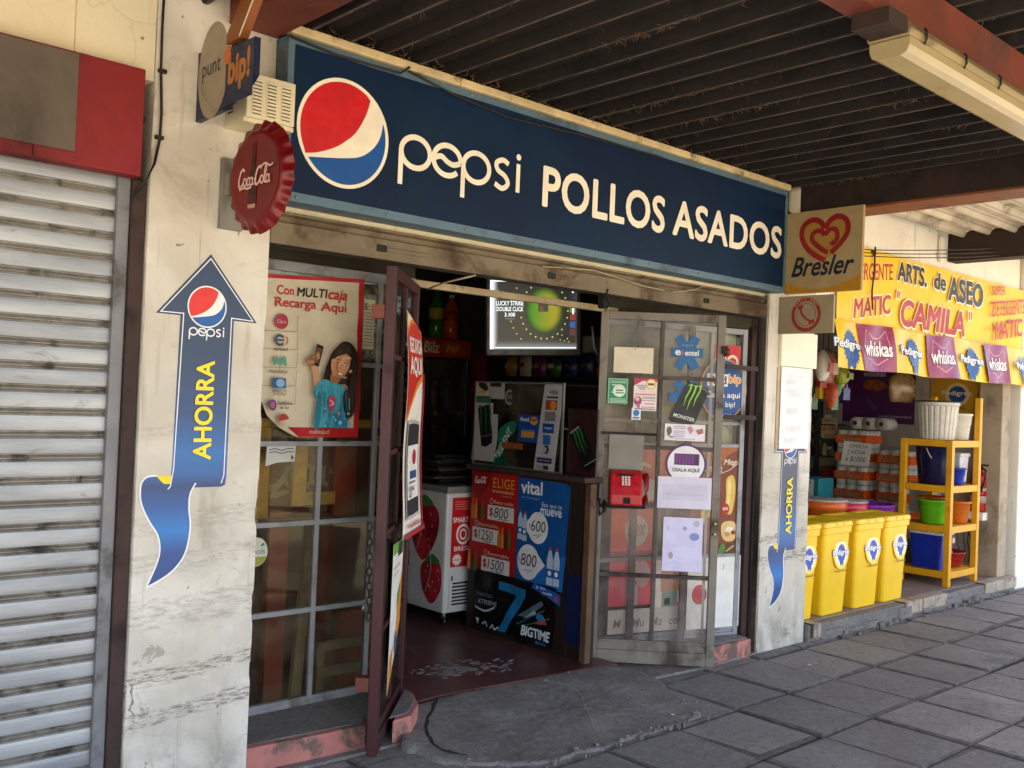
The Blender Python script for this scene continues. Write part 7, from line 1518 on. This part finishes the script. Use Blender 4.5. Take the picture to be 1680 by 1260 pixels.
for k_, (h, cl) in enumerate((('a0401f', "orange"), ('2a6a34', "green"), ('a8802a', "amber"))): sack("hanging_packet", "long thin %s packet hanging above the dark rack" % cl, 6.62+k_*.10, 3.76+.03*k_, 1.52+.05*k_, .05, .24, h, None)
# tubs behind the bins
def tubx(*a, **k): return tub(*a, **k)
tubx("tub", "orange round tub with clear lid behind the yellow bins", "tub", 7.03, 4.04, .107, .16, .19, .69, 'd8641c', lid='b9b0a4'); tubx("tub", "pinkish red round tub with pale lid behind the yellow bins", "tub", 7.33, 4.0, .107, .13, .165, .67, 'c43040', lid='b0a8a4'); tubx("tub", "wide shallow purple tub behind the yellow bins", "tub", 7.70, 3.96, .60, .18, .24, .15, '7a2a8f', ell=.7); stored("tub_stand", "plain dark stand under the purple tub", "stand", (7.5, 7.88, 3.86, 4.08, .107, .599, M_WOOD))
tubx("bowl", "dark teal crumpled sacks heaped beyond the purple tub", "sacks", 8.12, 4.22, .107, .16, .2, .58, '14484c', rim=.02)
c = MB(); c.box(7.87, 8.13, 4.55, 4.85, .72, .90, ink('1f7a86', .35)); zb_ = tag(c.build("detergent_box", bevel=.01), "turquoise detergent pack with bold white letter behind the orange tub", "box")
c = Cv(-4.80, .74, -4.60, .885, 'd9d4c4', .0008); c.fit("Z", -4.77, .745, -4.64, .88, '1f7a86', .05); c.fit("x6", -4.655, .85, -4.62, .87, '4a4a3a', .02); c.build("print", FX(7.8695), zb_)
stored("detergent_stand", "plain dark table under the turquoise pack", "table", (7.8, 8.2, 4.5, 4.95, .70, .719, M_WOOD), (7.82, 7.86, 4.52, 4.56, .107, .699, M_WOOD), (8.14, 8.18, 4.52, 4.56, .107, .699, M_WOOD), (7.82, 7.86, 4.88, 4.92, .107, .699, M_WOOD), (8.14, 8.18, 4.88, 4.92, .107, .699, M_WOOD))

# litter on the pavement
def litter(lb, x, y, s_, h, z=.004):
    b = MB(); rr = random.Random(int(x*1000)); vs = [(x+s_*rr.uniform(-1, 1), y+s_*rr.uniform(-1, 1), z+s_*.5*rr.random()) for _ in range(7)]
    bm = bmesh.new(); [bm.verts.new(v) for v in vs]; bmesh.ops.convex_hull(bm, input=bm.verts[:]); bm.verts.index_update(); b.add([v.co.copy() for v in bm.verts if v.link_faces or True], [[v.index for v in f_.verts] for f_ in bm.faces], ink(h)); bm.free(); return tag(b.build("litter_scrap"), lb, "litter")
litter("crumpled white wrapper on the paving by the white pillar", 5.20, 3.03, .025, 'c9c9d0'); litter("crumpled blue and white wrapper on the paving by the white pillar", 5.265, 3.03, .02, '6f7fb4'); litter("tiny white scrap on the doorway floor edge", 3.79, 3.62, .010, 'd9d6d0', .05); litter("tiny white scrap on the paving slab beside the cement ramp", 3.81, 2.93, .010, 'd5d3d0'); litter("white bottle ring scrap lying on the dark cement ramp", 3.58, 3.58, .013, 'd9d6d0', .05); litter("dark crumpled leaf against the broken step", 7.33, 3.31, .03, '2a2623'); litter("tiny white scrap on the worn step before the yellow shelf", 8.05, 3.42, .012, 'd5d3d0', .112)
